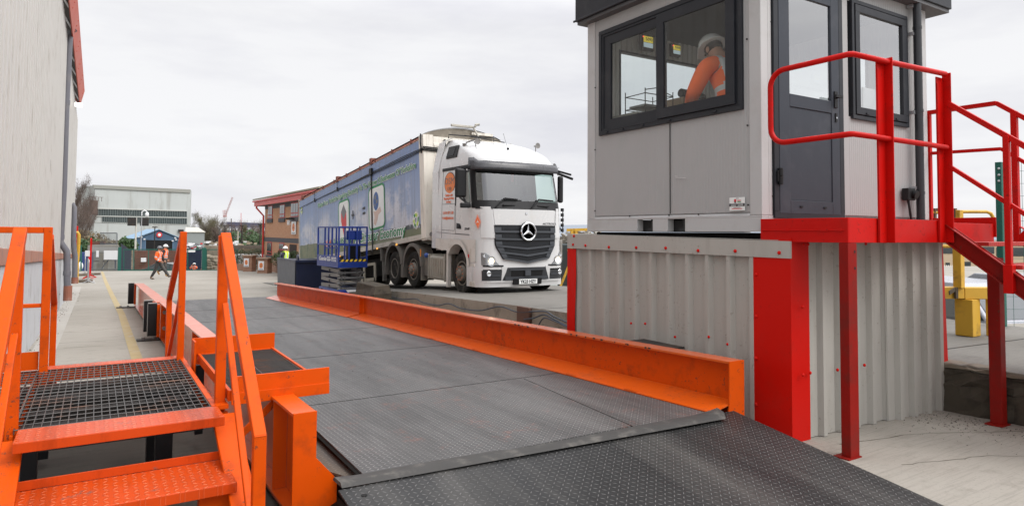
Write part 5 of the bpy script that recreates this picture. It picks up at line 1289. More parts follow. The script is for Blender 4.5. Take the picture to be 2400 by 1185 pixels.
for sx in (0, 1):
    X = (lambda x: x) if not sx else (lambda x: 2.5-x)
    def fg(m, z0, z1, a, b, *r_):
        aa = (lambda z: a) if not callable(a) else a; bb = (lambda z: b) if not callable(b) else b
        return fgrid(m, z0, z1, (lambda z: X(bb(z))) if sx else aa, (lambda z: X(aa(z))) if sx else bb, *r_)
    m = M_(); fg(m, .32, .575, lambda z: .10+.04*(.575-z), lambda z: .56-.12*(.575-z)/.25*-1*.3, 6, 3, .012, .03); fp_ = m.build('fog_lamp_pocket', LG, tk)
    x = X(.23); c = V((x, fy(x, .5, .02), .50)); m = M_(); m.lathe([(.058, .0), (.062, .02), (.052, .026), (.0, .012)], c, (0, -1, 0), 20); m.build('fog_lamp', CHROME, fp_, smooth=40)
    m = M_(); fg(m, .44, .475, .30, .52, 4, 1, .03, .03); m.build('slat', GRB, fp_)
    # headlamp
    m = M_(); fg(m, lambda s_: .70, lambda s_: .99, lambda z: .10+.0*(z), lambda z: .50-.32*(z-.70)/.29, 6, 5, .010, .03); hl = m.build('headlamp', pm('lamp_housing', (.10, .10, .11), .3, var=.2), tk)
    m = M_(); fg(m, lambda s_: .70, lambda s_: .99, lambda z: .10, lambda z: .50-.32*(z-.70)/.29, 6, 5, .030, .0); m.build('lens', LAMPG, hl, smooth=40)
    x = X(.29); c = V((x, fy(x, .80, .016), .80)); m = M_(); m.mat(0).lathe([(.115, 0), (.118, .012), (.10, .010)], c, (0, -1, 0), 24); m.mat(1).lathe([(.072, .006), (.06, .014), (0, .018)], c, (0, -1, 0), 24); m.build('lit_lamp', [CHROME, HEADL], hl, smooth=40)
    x = X(.16); c = V((x, fy(x, .93, .012), .93)); m = M_(); m.lathe([(.045, 0), (.048, .015), (.02, .01), (0, .004)], c, (0, -1, 0), 16); m.build('side_lamp', CHROME, hl, smooth=40)
    m = M_(); fg(m, .665, .70, .12, .60, 5, 1, .012, .02); m.build('lamp_trim', GRM, hl)
# recess line shapes above the headlamps
m = M_(); fgrid(m, 1.00, 1.20, .10, .34, 4, 2, -.0, .0); 
# windscreen and its black surround
m = M_(); patch(m, 1.06, 1.42, 2.05, 3.10, 6, 6, .004); patch(m, 3.58, 3.94, 2.05, 3.10, 6, 6, .004); patch(m, 1.3, 3.7, 2.03, 2.235, 30, 2, .008); patch(m, 1.3, 3.7, 2.93, 3.06, 30, 2, .004)
patch(m, .15, 1.1, 3.035, 3.115, 12, 1, .01); patch(m, 3.9, 4.85, 3.035, 3.115, 12, 1, .01)
sur = m.build('windscreen_surround', BLACK, tk, smooth=35)
m = M_(); patch(m, 1.41, 3.59, 2.23, 2.935, 30, 6, .002); m.build('windscreen', GLASST, tk, smooth=60)
for xc in (.78, 1.78):
    m = M_(); m.box((xc-.17, fy(xc, 2.12, .035), 2.11), (xc+.17, fy(xc, 2.12, .0), 2.145)); m.build('grab_handle', BLACK, sur, bevel=.01)
for x0, x1 in ((.42, 1.02), (1.40, 2.12)):
    m = M_(); a = V((x0, fy(x0, 2.07, .045), 2.07)); b = V((x0+.24, fy(x0+.24, 2.27, .06), 2.29)); m.bar(a, b, .03, .03); c = V((x1, fy(x1, 2.27, .05), 2.27)); m.bar(b, c, .022, .03); m.bar(b+V((-.04, 0, -.03)), c+V((.14, .03, -.02)), .012, .018); m.build('wiper', BLACK, tk, bevel=.003)
# sun visor
VIS = pm('smoked_visor', (.045, .045, .05), .25, var=.25, scale=6)
m = M_()
rows = []
for j in range(4):
    row = []
    for i in range(31):
        t = 1.20+2.6*i/30; e_ = abs(i/30-.5)*2; z1 = 3.27 if e_ > .78 else 3.27-.09*min(1, (.78-e_)/.08); z = 2.965+(z1-2.965)*j/3; p = surf(t, z, .13-.05*j/3+.03*(1-e_)); row.append(p)
    rows.append(row)
m.grid(rows).build('sun_visor', VIS, tk, solid=.012, smooth=50)
m = M_()
for t in (1.26, 1.48, 2.2, 2.8, 3.52, 3.74):
    for z in (3.02, 3.15): m.ball(surf(t, z, .14), .010, 6, 4)
m.build('visor_screw', BLACK, tk)
# roof details
m = M_()
for x in (.55, 1.95):
    c = V((x, .33+.16, 3.33)); m.box((x-.07, fy(x, 3.34, .02), 3.32), (x+.07, fy(x, 3.34, -.02), 3.36))
m.build('roof_marker_lamp', LEDW, tk, bevel=.01)
def horn(x, y, z, lab):
    t = M_(); t.lathe([(.02, .16), (.022, .06), (.055, .015), (.075, 0), (.06, .004), (0, .01)], (x, y, z), (0, 1, 0), 18); t.cyl((x, y+.1, z), (x, y+.1, z-.14), .012, 6); t.build('horn', CAPG, tk, smooth=40)
for h_ in ((.38, .95, 3.72), (2.05, .75, 3.72)): horn(*h_, '')
m = M_(); m.tube([(.24, 1.30, 3.72), (.40, 1.0, 3.80)], .02, 8); m.lathe([(.06, 0), (.05, -.05), (0, -.06)], (.22, 1.34, 3.70), (0, 0, 1), 12); m.build('roof_beacon_base', CAPG, tk, smooth=40)
m = M_(); m.tube([(1.05, .62, 3.56), (1.0, .75, 3.95)], .004, 5); m.ball((1.05, .60, 3.55), .035, 10, 6, (.8, 1.3, 1)); m.tube([(.35, 1.6, 3.95), (1.1, .85, 3.74)], .012, 6); m.tube([(.2, 2.2, 3.93), (.2, 2.2, 4.03), (1.4, 1.9, 4.0), (1.4, 1.9, 3.9)], .016, 6); m.build('aerial', BLACK, tk)
m = M_()
m.grid([[V((surf(0.4, z).x-.012, y+sh_, z)) for y in (1.45, 1.6, 1.85, 2.04)] for z, sh_ in ((3.36, -.0), (3.42, 0), (3.62, 0.02), (3.68, .06))]); vt = m.build('air_intake', BLACK, tk, solid=.03, bevel=.01)
m = M_(); m.grid([[V((surf(0.4, z).x-.032, y, z)) for y in (1.62, 1.98)] for z in (3.42, 3.64)]); m.build('intake_mesh', GRM, vt, solid=.01)
# seams of doors and lockers
m = M_()
def seam(pts, off=.002, w_=.010):
    for (ya, za), (yb, zb) in zip(pts, pts[1:]):
        n = max(1, int(abs(za-zb)/.15)); P = []
        for i in range(n+1):
            y = ya+(yb-ya)*i/n; z = za+(zb-za)*i/n; P.append(surf(ty(y, z), z, off))
        for a, b in zip(P, P[1:]): m.bar(a, b, w_ if abs(za-zb) > abs(ya-yb) else .004, .004 if abs(za-zb) > abs(ya-yb) else w_, (1, 0, 0) if abs(za-zb) > abs(ya-yb) else (0, 0, 1))
seam([(1.36, 3.0), (1.36, 1.42)]); seam([(1.36, 1.44), (.62, 1.42)]); seam([(2.14, 3.05), (2.14, 1.32)]); seam([(2.14, 2.19), (1.40, 2.18)]); seam([(1.41, 2.18), (1.41, 1.52)]); seam([(2.12, 1.53), (1.42, 1.51)]); seam([(2.43, 1.47), (.62, 1.40)])
m.build('panel_gap', pm('gap_shadow', (.09, .09, .09), .8), tk)
# door, window, handle, mirror
m = M_(); patch(m, .56, .965, 2.13, 3.02, 6, 4, .0); m2 = M_(); wfr = m2
m2.mat(0); 
def sp(y, z, off): return surf(ty(y, z), z, off)
O = [(1.20, 2.32), (1.20, 2.97), (.62, 2.98), (.58, 2.5), (.58, 2.14), (.74, 2.14), (1.06, 2.26)]
I_ = [(1.14, 2.34), (1.14, 2.92), (.66, 2.93), (.63, 2.5), (.63, 2.19), (.74, 2.19), (1.02, 2.30)]
wr_ = M_(); wr_.add([sp(y, z, .006) for y, z in O]+[sp(y, z, .008) for y, z in I_], [(i, (i+1) % 7, 7+(i+1) % 7, 7+i) for i in range(7)]); wf = wr_.build('window_rubber', BLACK, tk)
wg = M_(); wg.add([sp(y, z, .007) for y, z in I_], [tuple(range(7))]); wg.build('side_glass', GLASST, wf)
# white door skin round the glass
ds = M_(); C4 = [(1.335, 2.13), (1.335, 3.02), (.60, 3.02), (.55, 2.6), (.55, 2.12)]
ring = [(1.34, 2.25), (1.34, 3.02), (.60, 3.02), (.56, 2.5), (.56, 2.12), (.74, 2.12), (1.06, 2.12)]
ds.add([sp(y, z, .001) for y, z in ring]+[sp(y, z, .005) for y, z in O], [(i, (i+1) % 7, 7+(i+1) % 7, 7+i) for i in range(7)]); ds.add([sp(1.34, 2.25, .001), sp(1.34, 2.12, .001), sp(1.06, 2.12, .001)], [(0, 1, 2)]); ds.build('door_skin', WHITE, tk)
m = M_(); m.ext([(-.004, 1.29, 1.56), (-.004, 1.29, 1.70), (-.004, 1.12, 1.68), (-.004, 1.06, 1.62), (-.004, 1.06, 1.55)], (-.012, 0, 0)); m.box((-.035, 1.10, 1.60), (-.016, 1.26, 1.635)); m.build('door_handle', BLACK, tk, bevel=.006)
m = M_(); m.box((-.38, .60, 2.30), (-.09, .72, 3.0)); mir = m.build('mirror', BLACK, tk, bevel=.05)
m = M_(); m.bar((-.22, .66, 3.0), (.05, .50, 3.05), .05, .07); m.build('mirror_arm', BLACK, mir, bevel=.01)
m = M_(); m.box((-.28, .52, 2.05), (-.02, .62, 2.17)); m.bar((-.18, .6, 2.30), (-.12, .57, 2.12), .07, .05); m.build('kerb_mirror', BLACK, mir, bevel=.025)
m = M_(); m.box((2.56, .52, 2.25), (2.72, .62, 2.95)); mr2 = m.build('mirror', BLACK, tk, bevel=.05)
m = M_(); m.bar((2.40, .35, 3.05), (2.66, .12, 2.95), .07, .05); m.bar((2.40, .32, 2.98), (2.70, .10, 2.84), .09, .06); m.bar((2.45, .5, 3.05), (2.62, .56, 2.98), .05, .05); m.build('mirror_arm', BLACK, mr2, bevel=.015)
m = M_(); m.box((2.505, .40, 1.55), (2.53, .44, 1.62)); 
for k in range(5): m.box((2.50, .30, 1.50+k*.13), (2.56, .36, 1.58+k*.13))
m.tube([(2.55, .33, 1.48), (2.55, .33, 2.10)], .015, 6); m.build('side_rail', BLACK, tk)
# interior
m = M_(); m.box((.12, .95, 1.30), (2.38, 2.4, 1.45)); m.quad((.1, 2.38, 1.3), (2.4, 2.38, 1.3), (2.4, 2.38, 3.1), (.1, 2.38, 3.1)); m.box((.15, .42, 1.6), (2.35, .80, 2.16)); m.box((.5, 1.5, 1.5), (1.0, 1.62, 2.75)); m.box((1.55, 1.5, 1.5), (2.05, 1.62, 2.75)); m.box((.5, 1.05, 1.45), (1.0, 1.6, 1.78)); m.quad((.1, .6, 3.0), (2.4, .6, 3.0), (2.4, 2.38, 3.1), (.1, 2.38, 3.1))
m.build('interior', pm('cab_interior', (.06, .062, .06), .8, var=.2), tk, bevel=.02)
m = M_(); m.box((1.38, .48, 2.165), (1.72, .54, 2.40)); m.box((.58, .50, 2.17), (.80, .53, 2.30)); m.build('dash_screen', BLACK, tk, bevel=.01)
m = M_(); m.lathe([(.20, 0), (.215, .015), (.20, .03), (.185, .015), (.20, 0)], (.72, .78, 2.15), (0, -.6, .8), 24); m.bar((.52, .78, 2.15), (.92, .78, 2.15), .03, .03); m.build('steering_wheel', BLACK, tk)
m = M_(); m.box((1.16, .62, 2.74), (1.24, .625, 2.93)); m.build('pennant', PRINTR, tk)
# lettering on the side
def SD(y, z, off=.006): return TM @ frame((surf(min(1, ty(y, z)), z, off).x, y, z), (0, -1, 0), (0, 0, 1), (-1, 0, 0))
m = M_(); c = V((surf(.3, 2.72, .005).x, 1.74, 2.72)); m.mat(0).cyl(c, c-V((.003, 0, 0)), .355, 40); m.mat(1).cyl(c-V((.003, 0, 0)), c-V((.0055, 0, 0)), .335, 40)
for p_ in range(len(m.v)):
    q = TM.inverted() @ m.v[p_]; q.y = 1.74+(q.y-1.74)*.86; q.z = 2.72+(q.z-2.72)*.78; m.v[p_] = TM @ q
lo_ = m.build('logo_disc', [PRINTK, LOGOO], tk)
text('logo_letters', 'DSM', SD(1.74, 2.69, .012), .24, PRINTGY, lo_, .50, off=-.002); text('logo_letters', 'LTD', SD(1.74, 2.54, .012), .11, PRINTGY, lo_, .20)
for i, (s_, z) in enumerate((('Quality in the', 2.385), ('Recycling & Waste', 2.30), ('Industry', 2.215))): text('lettering', s_, SD(1.76, z), .085, PRINTO, tk, (.42, .56, .26)[i], off=.002)
text('lettering', 'T: 0114 327 1138', SD(1.78, 1.93), .095, PRINTO, tk, .60, off=.002); text('lettering', 'E: info@dsmltd.org', SD(1.78, 1.80), .095, PRINTO, tk, .62, off=.002)
text('lettering', '2548', SD(.76, 1.53), .075, PRINTK, tk, .26, shear=.2, off=.002)
m = M_(); x = surf(.93, 1.72, .0).x
for kk, (r_, mt) in enumerate(((.175, 0), (.155, 1), (.145, 0))):
    yy, zz = .0, 0
    P = [surf(1.42, 1.72+r_, .03+kk*.002), surf(1.28, 1.72, .03+kk*.002), surf(1.42, 1.72-r_, .03+kk*.002), surf(1.56, 1.72, .03+kk*.002)]
    c_ = sum(P, V())/4; P = [c_+(p-c_)*(r_/.175 if i % 2 else 1) for i, p in enumerate(P)]
    m.mat(mt).add(P, [(0, 1, 2, 3)])
nn = (P[3]-P[1]).cross(P[0]-P[2]).normalized(); c_ = c_+V((-.004, -.006, 0)); hv = (P[3]-P[1]).normalized()
for k in range(3):
    a = R(90+120*k); d = hv*math.cos(a)+V((0,0,1))*math.sin(a); n2 = hv*-math.sin(a)+V((0,0,1))*math.cos(a); m.mat(1).add([c_+d*.055, c_+n2*.012, c_-n2*.012], [(0,1,2)])
m.build('diamond_sign', [PRINTO, PRINTW], tk)
# chassis, tank, mudguards, wheels
m = M_(); m.box((.75, .5, .55), (.85, 7.2, .85)); m.box((1.65, .5, .55), (1.75, 7.2, .85)); m.box((.6, .3, .35), (1.9, .9, 1.2)); m.box((.5, 3.4, .9), (2.0, 6.5, 1.0)); m.box((.3, 1.75, .35), (2.2, 2.0, .95)); m.box((.9, 1.0, .28), (1.6, 3.5, .55)); m.box((.56, 1.9, .30), (1.94, 3.3, .9)); m.box((.42, 3.35, .36), (2.08, 6.1, .88)); m.build('chassis', DARKU, tk)  # closing wide boxes are added to block light beneath the tractor
for sx in (0, 1):
    X = (lambda x: x) if not sx else (lambda x: 2.5-x)
    m = M_(); m.box((X(.02), 1.95, .22), (X(.55), 2.95, .86)); tn = m.build('fuel_tank', pm('tank_silver_grime', (.36, .34, .29), .45, metal=.4, var=.15, dirt=(.18, .15, .11), damt=.6), tk, bevel=.06)
    m = M_()
    for k in range(7): m.box((X(.005), 2.12+k*.105, .32), (X(.022), 2.16+k*.105, .78))
    m.box((X(.0), 1.94, .20), (X(.56), 1.99, .90)); m.box((X(.0), 2.92, .22), (X(.56), 2.97, .88)); m.build('tank_rib', bpy.data.materials['tank_silver_grime'], tn, bevel=.008)
    m = M_(); m.box((X(-.02), 1.74, .08), (X(.1), 1.82, 1.0)); m.build('mud_flap', DIRTYW, tk, bevel=.02)
    m = M_(); m.box((X(.05), 3.05, .28), (X(.5), 3.30, .88)); m.mat(1).ball((X(.03), 3.12, .84), .07, 10, 6); m.build('filter_box', [GRIME, pm('blue_cap', (.03, .08, .3), .4)], tk, bevel=.02)
    for yc_ in (3.98, 5.38):
        m = M_(); P = [(yc_+.66*math.cos(R(a)), .50+.66*math.sin(R(a))) for a in range(-5, 190, 13)]
        m.grid([[V((X(-.02), y, z)) for y, z in P], [V((X(.38), y, z)) for y, z in P]]); m.grid([[V((X(-.02), y, z)) for y, z in P], [V((X(-.02), yc_+(y-yc_)*.86, .5+(z-.5)*.86)) for y, z in P]]); m.box((X(-.02), yc_-.68, .16), (X(.34), yc_-.62, .52)); m.box((X(-.02), yc_+.62, .16), (X(.34), yc_+.68, .52))
        mg = m.build('mudguard', GRIME, tk, solid=.012)
    m = M_(); m.box((X(-.035), 3.36, .80), (X(-.02), 3.40, 1.0)); m.build('amber_strip', AMBER, tk)
def wheel(M, root, kind, r=.505, w_=.30, side=-1):
    """kind 'steer' has a domed hub, 'drive' a deep dish"""
    t = MB(M); s_ = side
    prof = [(.29, -.02), (.31, .0), (.40, .012), (.47, .005), (r-.012, -.02), (r, -.055), (r, -.10), (r-.008, -.105), (r-.008, -.115), (r, -.12), (r, -w_+.06), (r-.02, -w_+.02), (.42, -w_), (.28, -w_)]
    t.lathe(prof, (0, 0, 0), (s_, 0, 0), 44)
    for k in range(44):
        a = 2*math.pi*k/44; t.box if 0 else None
    root = t.build('wheel', TYRE, root, smooth=40)
    h = MB(M)
    if kind != 'dish': h.lathe([(.295, -.04), (.30, .0), (.275, .002), (.262, -.05), (.225, -.07), (.20, -.02), (.185, .045), (.10, .055), (.085, .10), (.06, .11), (0, .112)], (0, 0, 0), (s_, 0, 0), 32)
    else: h.lathe([(.295, -.04), (.30, .0), (.275, .002), (.25, -.08), (.24, -.18), (.12, -.19), (.10, -.14), (0, -.14)], (0, 0, 0), (s_, 0, 0), 32)
    rm = h.build('rim', RIM, root, smooth=40)
    n_ = MB(M)
    for k in range(10):
        a = 2*math.pi*k/10; rr = .165 if kind != 'dish' else .2; o_ = .05 if kind != 'dish' else -.18; c = V((0, math.cos(a)*rr, math.sin(a)*rr)); n_.cyl(c+V((s_*o_, 0, 0)), c+V((s_*(o_+.028), 0, 0)), .013, 6)
    n_.build('wheel_nut', NUT if kind != 'dish' else RIM, root)
    h = MB(M)
    for k in range(10):
        a = 2*math.pi*(k+.5)/10; c = V((0, math.cos(a)*.215, math.sin(a)*.215)); h.cyl(c+V((s_*-.062, 0, 0)), c+V((s_*-.03, 0, 0)), .024, 8)
    if kind != 'dish': h.build('hand_hole', DARKU, root)
def wheels(yc_, kind, zc=.50, xs=0.03):
    for sx in (0, 1):
        Mw = TM @ MX.Translation(V((xs if not sx else 2.5-xs, yc_, zc)))
        wheel(Mw, tk, kind, side=-1 if not sx else 1)
wheels(1.06, 'steer', .47); wheels(3.98, 'steer', .42); wheels(5.38, 'dish', .38)
# driver
person(TM @ MX.Translation(V((.62, 1.28, .62))) @ MX.Rotation(R(180), 4, 'Z'), 'person driving the lorry in purple top and green hi-vis waistcoat', dict(pelvis=(0,0,.98), hipL=(-.1,.05,.95), kneeL=(-.14,.42,1.02), ankL=(-.14,.45,.62), toeL=(-.14,.58,.58), hipR=(.1,.05,.95), kneeR=(.14,.42,1.02), ankR=(.14,.45,.62), toeR=(.14,.58,.58), elR=(.30,.10,1.20), wrR=(.22,.34,1.28), elL=(-.28,.12,1.2), wrL=(-.16,.36,1.3)),
       top='vest', topm=pm('hi_vis_green_cloth', (.10, .70, .06), .8), sleeve=pm('purple_cloth', (.10, .04, .35), .8), hat=None, group='people at work')

# ================================================================== TRAILER
pa = math.atan2(1.28, 13.1); cy, sy_ = math.cos(pa), math.sin(pa)
TR = MX(((1, 0, 0, 7.60), (0, cy, sy_, 16.53), (0, -sy_, cy, 1.60), (0, 0, 0, 1)))
tr = thing('box_trailer', (0,0,0), 'long dirty bulk trailer with sky and field artwork behind the white lorry', 'trailer', M=TR)
LT, HT = 13.2, 2.85
t_ = NT('trailer_side_print'); x, y, z = t_.xyz()
n1 = t_.noise(.8, 6, .6, t_.map((1, 1, 1.6))); sky1 = t_.mix(t_.step(z, .5, 2.6), (.33, .41, .58), (.17, .25, .45))
cloud = t_.math('MULTIPLY', t_.step(n1, .44, .58), t_.math('SUBTRACT', 1, t_.step(z, 1.3, 2.0)))
col = t_.mix(t_.math('MULTIPLY', cloud, .8), sky1, (.62, .62, .66))
hz = t_.math('ADD', .20, t_.math('MULTIPLY', y, .040)); hz = t_.math('ADD', hz, t_.math('MULTIPLY', t_.noise(1.4, 3), .16))
fld = t_.mix(t_.noise(2.2, 6, .7), (.075, .115, .035), (.22, .225, .12)); tuft = t_.math('MULTIPLY', t_.step(t_.noise(3.0, 5, .7, t_.map((1, 1, .5))), .48, .58), t_.step(y, 6, 9)); fld = t_.mix(tuft, fld, (.06, .105, .045))
wood = t_.math('MULTIPLY', t_.math('SUBTRACT', 1, t_.step(t_.math('SUBTRACT', z, hz), .10, .13)), t_.math('SUBTRACT', 1, t_.step(y, 3.4, 4.4)))
wood = t_.math('MULTIPLY', wood, t_.step(t_.noise(5, 4, .6, t_.map((1, 1, .3))), .40, .48)); col = t_.mix(wood, col, (.035, .05, .05))
col = t_.mix(t_.math('SUBTRACT', 1, t_.step(t_.math('SUBTRACT', z, hz), -.01, .01)), col, fld)
dv = t_.noise(7, 6, .7, t_.map((1, 1, .05))); col = t_.mix(t_.math('MULTIPLY', t_.step(dv, .42, .72), .42), col, (.13, .12, .12))
spk = t_.noise(22, 4, .7, t_.map((1, 1, .5))); big = t_.step(t_.noise(.45, 3), .42, .6); col = t_.mix(t_.math('MULTIPLY', t_.math('MULTIPLY', t_.step(spk, .56, .66), big), .55), col, (.07, .065, .06))
lt_ = t_.noise(6, 5, .7, t_.map((1, 1, .08), loc=(0, 3, 0))); col = t_.mix(t_.math('MULTIPLY', t_.step(lt_, .58, .7), .22), col, (.60, .62, .66))
t_.col(col); t_.rough(.42); SIDEP = t_.m
Mt = lambda: MB(TR)
m = Mt(); m.box((.012, .04, .12), (2.488, LT-.04, HT-.04)); bd = m.build('body', CREAM, tr)
m = Mt()
for a, b in ((.30, 3.7), (3.7, 7.2), (7.2, 10.4), (10.4, LT-.1)): m.box((.0, a+.004, .13), (.0115, b-.004, HT-.10))
m.build('side_panel', SIDEP, tr)
m = Mt(); m.box((-.012, .0, 0), (.30, .30, HT+.02)); m.box((2.2, .0, 0), (2.512, .30, HT+.02)); m.box((.301, .0, .1), (2.199, .04, HT-.02))
for x in (.34, .62, .9): m.box((x, -.012, .2), (x+.02, -.0005, HT-.25))
m.box((.30, -.015, HT-.30), (2.2, -.001, HT-.22)); m.build('headboard', CREAM, tr, bevel=.008)
m = Mt(); m.box((-.02, .305, -.02), (.05, LT, .125)); m.box((2.45, .305, -.02), (2.52, LT, .125)); m.box((-.02, LT-.05, 0), (.02, LT+.02, HT)); m.box((.0, 0, -.06), (2.5, .30, -.001)); m.build('bottom_rail', pm('pale_dirty_rail', (.52, .49, .43), .6, var=.1, dirt=(.22, .18, .13), damt=.7, dscale=2), tr, bevel=.006)
m = Mt(); P = [(-.02, HT-.07), (.05, HT+.03), (.14, HT+.085), (.24, HT+.09), (.24, HT-.07)]
m.ext([V((x_, .32, z_)) for x_, z_ in P], (0, LT-.36, 0)); rs_ = m.build('sheet_roll', pm('faded_red_sheet', (.46, .19, .14), .7, var=.25, scale=3, dirt=(.16, .10, .08), damt=.8, dscale=2, bump=.5), tr, smooth=60)
m = Mt(); r = random.Random(3)
for k in range(9):
    y_ = .8+k*1.45; m.box((-.03, y_, HT-.09), (.0, y_+.05, HT+.05)); 
for y_ in (4.0, 7.6, 12.5): m.box((-.045, y_, HT-.10), (.16, y_+.16, HT+.11))
m.build('sheet_clip', pm('rusty_red_clip', (.20, .07, .05), .8, var=.4), tr)
# arched headboard and tarpaulin top
m = Mt(); arcp = [(0+2.5*i/16, HT+.02+.26*math.sin(math.pi*(i/16))**.8) for i in range(17)]
m.ext([V((x_, .02, z_)) for x_, z_ in arcp]+[V((2.5, .02, HT-.02)), V((0, .02, HT-.02))], (0, .03, 0)); m.build('arched_board', pm('weathered_board', (.20, .175, .14), .85, var=.35, scale=4, dirt=(.42, .38, .31), damt=.5), tr)
m = Mt(); m.grid([[V((x_, y_, z_+.01)) for x_, z_ in arcp] for y_ in (.051, LT-.05)]); m.grid([[V((x_, -.002, z_+.018)) for x_, z_ in arcp], [V((x_, .051, z_+.018)) for x_, z_ in arcp]]); m.build('tarpaulin', pm('dark_tarp', (.035, .033, .03), .8, var=.3), tr)
m = Mt(); m.box((.85, -.06, HT+.31), (1.55, .0, HT+.38)); m.tube([(1.58, -.10, HT+.33), (1.60, -.12, HT+.40), (1.72, -.12, HT+.42)], .04, 8); m.tube([(1.55, -.05, HT+.35), (1.62, -.2, HT+.05), (1.75, -.15, HT-.1)], .03, 6); m.build('roll_gear', pm('gear_pale', (.42, .40, .35), .7, var=.3, dirt=(.05, .05, .05), damt=.8), tr, bevel=.015)
m = Mt(); m.box((1.5, -.06, HT+.12), (2.2, -.01, HT+.19)); m.build('pale_strip', CREAM, tr)
# ropes and straps along the side
m = Mt()
for k, dz in enumerate((0, .05, .10)): m.tube([(-.025, .0, 2.42+dz*.6), (-.03, 1.5, 2.40+dz), (-.03, 6, 2.43+dz*.3), (-.03, 9.5, 2.46+dz*.1), (-.03, 13.1, 2.44)], .012, 5)
for k in range(3): m.tube([(-.025, .0, 2.42+k*.045), (.0, -.03, 2.42+k*.045), (.55, -.03, 2.40+k*.045)], .016, 6)
m.build('rope', BLACK, tr)
m = Mt(); m.box((-.04, 4.02, -.1), (-.02, 4.09, 2.44)); m.box((-.07, 3.95, 2.40), (-.015, 4.16, 2.62)); 
for y_ in (7.6, 10.6): m.box((-.05, y_, 2.40), (-.015, y_+.08, 2.54)); m.tube([(-.03, y_+.04, 2.5), (-.03, y_+.04, HT)], .008, 5)
m.tube([(-.03, .12, HT+.05), (-.06, .08, HT-.2), (-.03, .1, HT-.5)], .02, 6); m.build('strap', BLACK, tr)
m = Mt(); m.box((.6, -.06, 1.2), (.66, -.02, 2.75)); m.tube([(.62, -.06, 2.3), (.40, -.10, 2.2), (.36, -.12, 1.85), (.45, -.10, 1.5), (.62, -.06, 1.4)], .022, 8); m.box((.55, -.08, 1.3), (.72, -.02, 1.7)); m.build('air_hose', BLACK, tr)
m = Mt(); m.box((.5, -.02, .45), (.72, -.001, .62)); m.cyl((.15, -.005, .1), (.15, -.03, .1), .06, 16); m.build('id_plate', CAPG, tr)
# printed artwork
def TS(y_, z_, off=.014, rot=0): 
    return TR @ frame((-off, y_, z_), (0, -math.cos(rot), math.sin(rot)), (0, math.sin(rot), math.cos(rot)), (-1, 0, 0))
def outlined(body, y_, z_, size, wd, mat, rot=0):
    h = text('lettering_outline', body, TS(y_, z_, .013, rot), size, PRINTW, tr, wd*1.002, off=.016*size/.2, ext=.0006); return text('lettering', body, TS(y_, z_, .0155, rot), size, mat, tr, wd, off=.004*size/.25, ext=.0006)
outlined('Waste From Yorkshire Supplying Electricity To The Homes & Businesses Of Yorkshire', 5.40, 2.06, .255, 9.75, PRINTG, -.008)
outlined('DSM', 8.95, .42, .40, .80, PRINTO, -.02); outlined('Working For', 7.25, .385, .40, 2.2, PRINTG, -.02); outlined('A Circular Economy', 3.62, .27, .43, 4.5, PRINTG, -.022)
def rbox(m, y0, y1, z0, z1, r_, x_):
    P = []
    for cy_, cz_, a0 in ((y1-r_, z1-r_, 0), (y0+r_, z1-r_, 90), (y0+r_, z0+r_, 180), (y1-r_, z0+r_, 270)):
        for k in range(5): a = R(a0+k*22.5); P.append(V((-x_, cy_+r_*math.cos(a), cz_+r_*math.sin(a))))
    m.ext(P, (-.001, 0, 0))
for y0, y1, z0, z1 in ((6.42, 7.52, .62, 1.92), (3.02, 4.32, .66, 1.94)):
    m = Mt(); m.mat(0); rbox(m, y0-.07, y1+.07, z0-.07, z1+.07, .22, .0125); m.mat(1); rbox(m, y0, y1, z0, z1, .16, .0140); m.build('picture_box', [PRINTG, PRINTW], tr)
m = Mt(); X_ = -.0158; cY, cZ = 6.97, 1.27
m.mat(0).add([(X_, cY+.30, cZ-.05+.0), (X_, cY-.02, cZ-.62), (X_, cY-.30, cZ-.25), (X_, cY-.30, cZ+.25), (X_, cY+.02, cZ-.0), (X_, cY+.30, cZ+.30)], [(0,1,4,5), (1,2,3,4)])
m.mat(1).add([(X_-.0005, cY+.30, cZ+.30), (X_-.0005, cY+.02, cZ-.0), (X_-.0005, cY-.30, cZ+.25), (X_-.0005, cY+.0, cZ+.55)], [(0,1,2,3)]); m.build('cube_print', [PRINTR, PRINTGY], tr)
m = Mt(); cY, cZ = 3.70, 1.50
m.mat(0).add([V((X_, cY+.24*math.cos(R(a)), cZ+.30*math.sin(R(a)))) for a in range(0, 360, 15)], [tuple(range(24))])
m.mat(1)
for dy, dz, s_ in ((.05, .12, .09), (-.08, -.02, .08), (.09, -.12, .06)): m.add([V((X_-.001, cY+dy+s_*math.cos(R(a))*(1+.3*math.sin(a)), cZ+dz+s_*.8*math.sin(R(a)))) for a in range(0, 360, 40)], [tuple(range(9))])
m.mat(2).add([(X_-.0012, cY+.24, cZ-.30), (X_-.0012, cY+.05, cZ-.33), (X_-.0012, cY-.16, cZ-.28), (X_-.0012, cY-.36, cZ-.22), (X_-.0012, cY-.46, cZ-.38), (X_-.0012, cY-.20, cZ-.46), (X_-.0012, cY-.10, cZ-.62), (X_-.0012, cY+.06, cZ-.78), (X_-.0012, cY+.24, cZ-.70), (X_-.0012, cY+.14, cZ-.5)], [(0,1,9), (1,2,5,9), (2,3,4,5), (9,5,6,7,8)])
m.build('globe_and_hand_print', [PRINTB, PRINTGY, PRINTP], tr)
m = Mt(); 
for y_, z_, w_, h_ in ((5.98, 1.32, .26, .07), (5.98, 1.32, .07, .30), (4.86, 1.42, .24, .075), (4.86, 1.25, .24, .075)): m.box((-.0150-.0003*h_, y_-w_/2, z_-h_/2), (-.0125, y_+w_/2, z_+h_/2))
m.build('sign_print', PRINTK, tr)
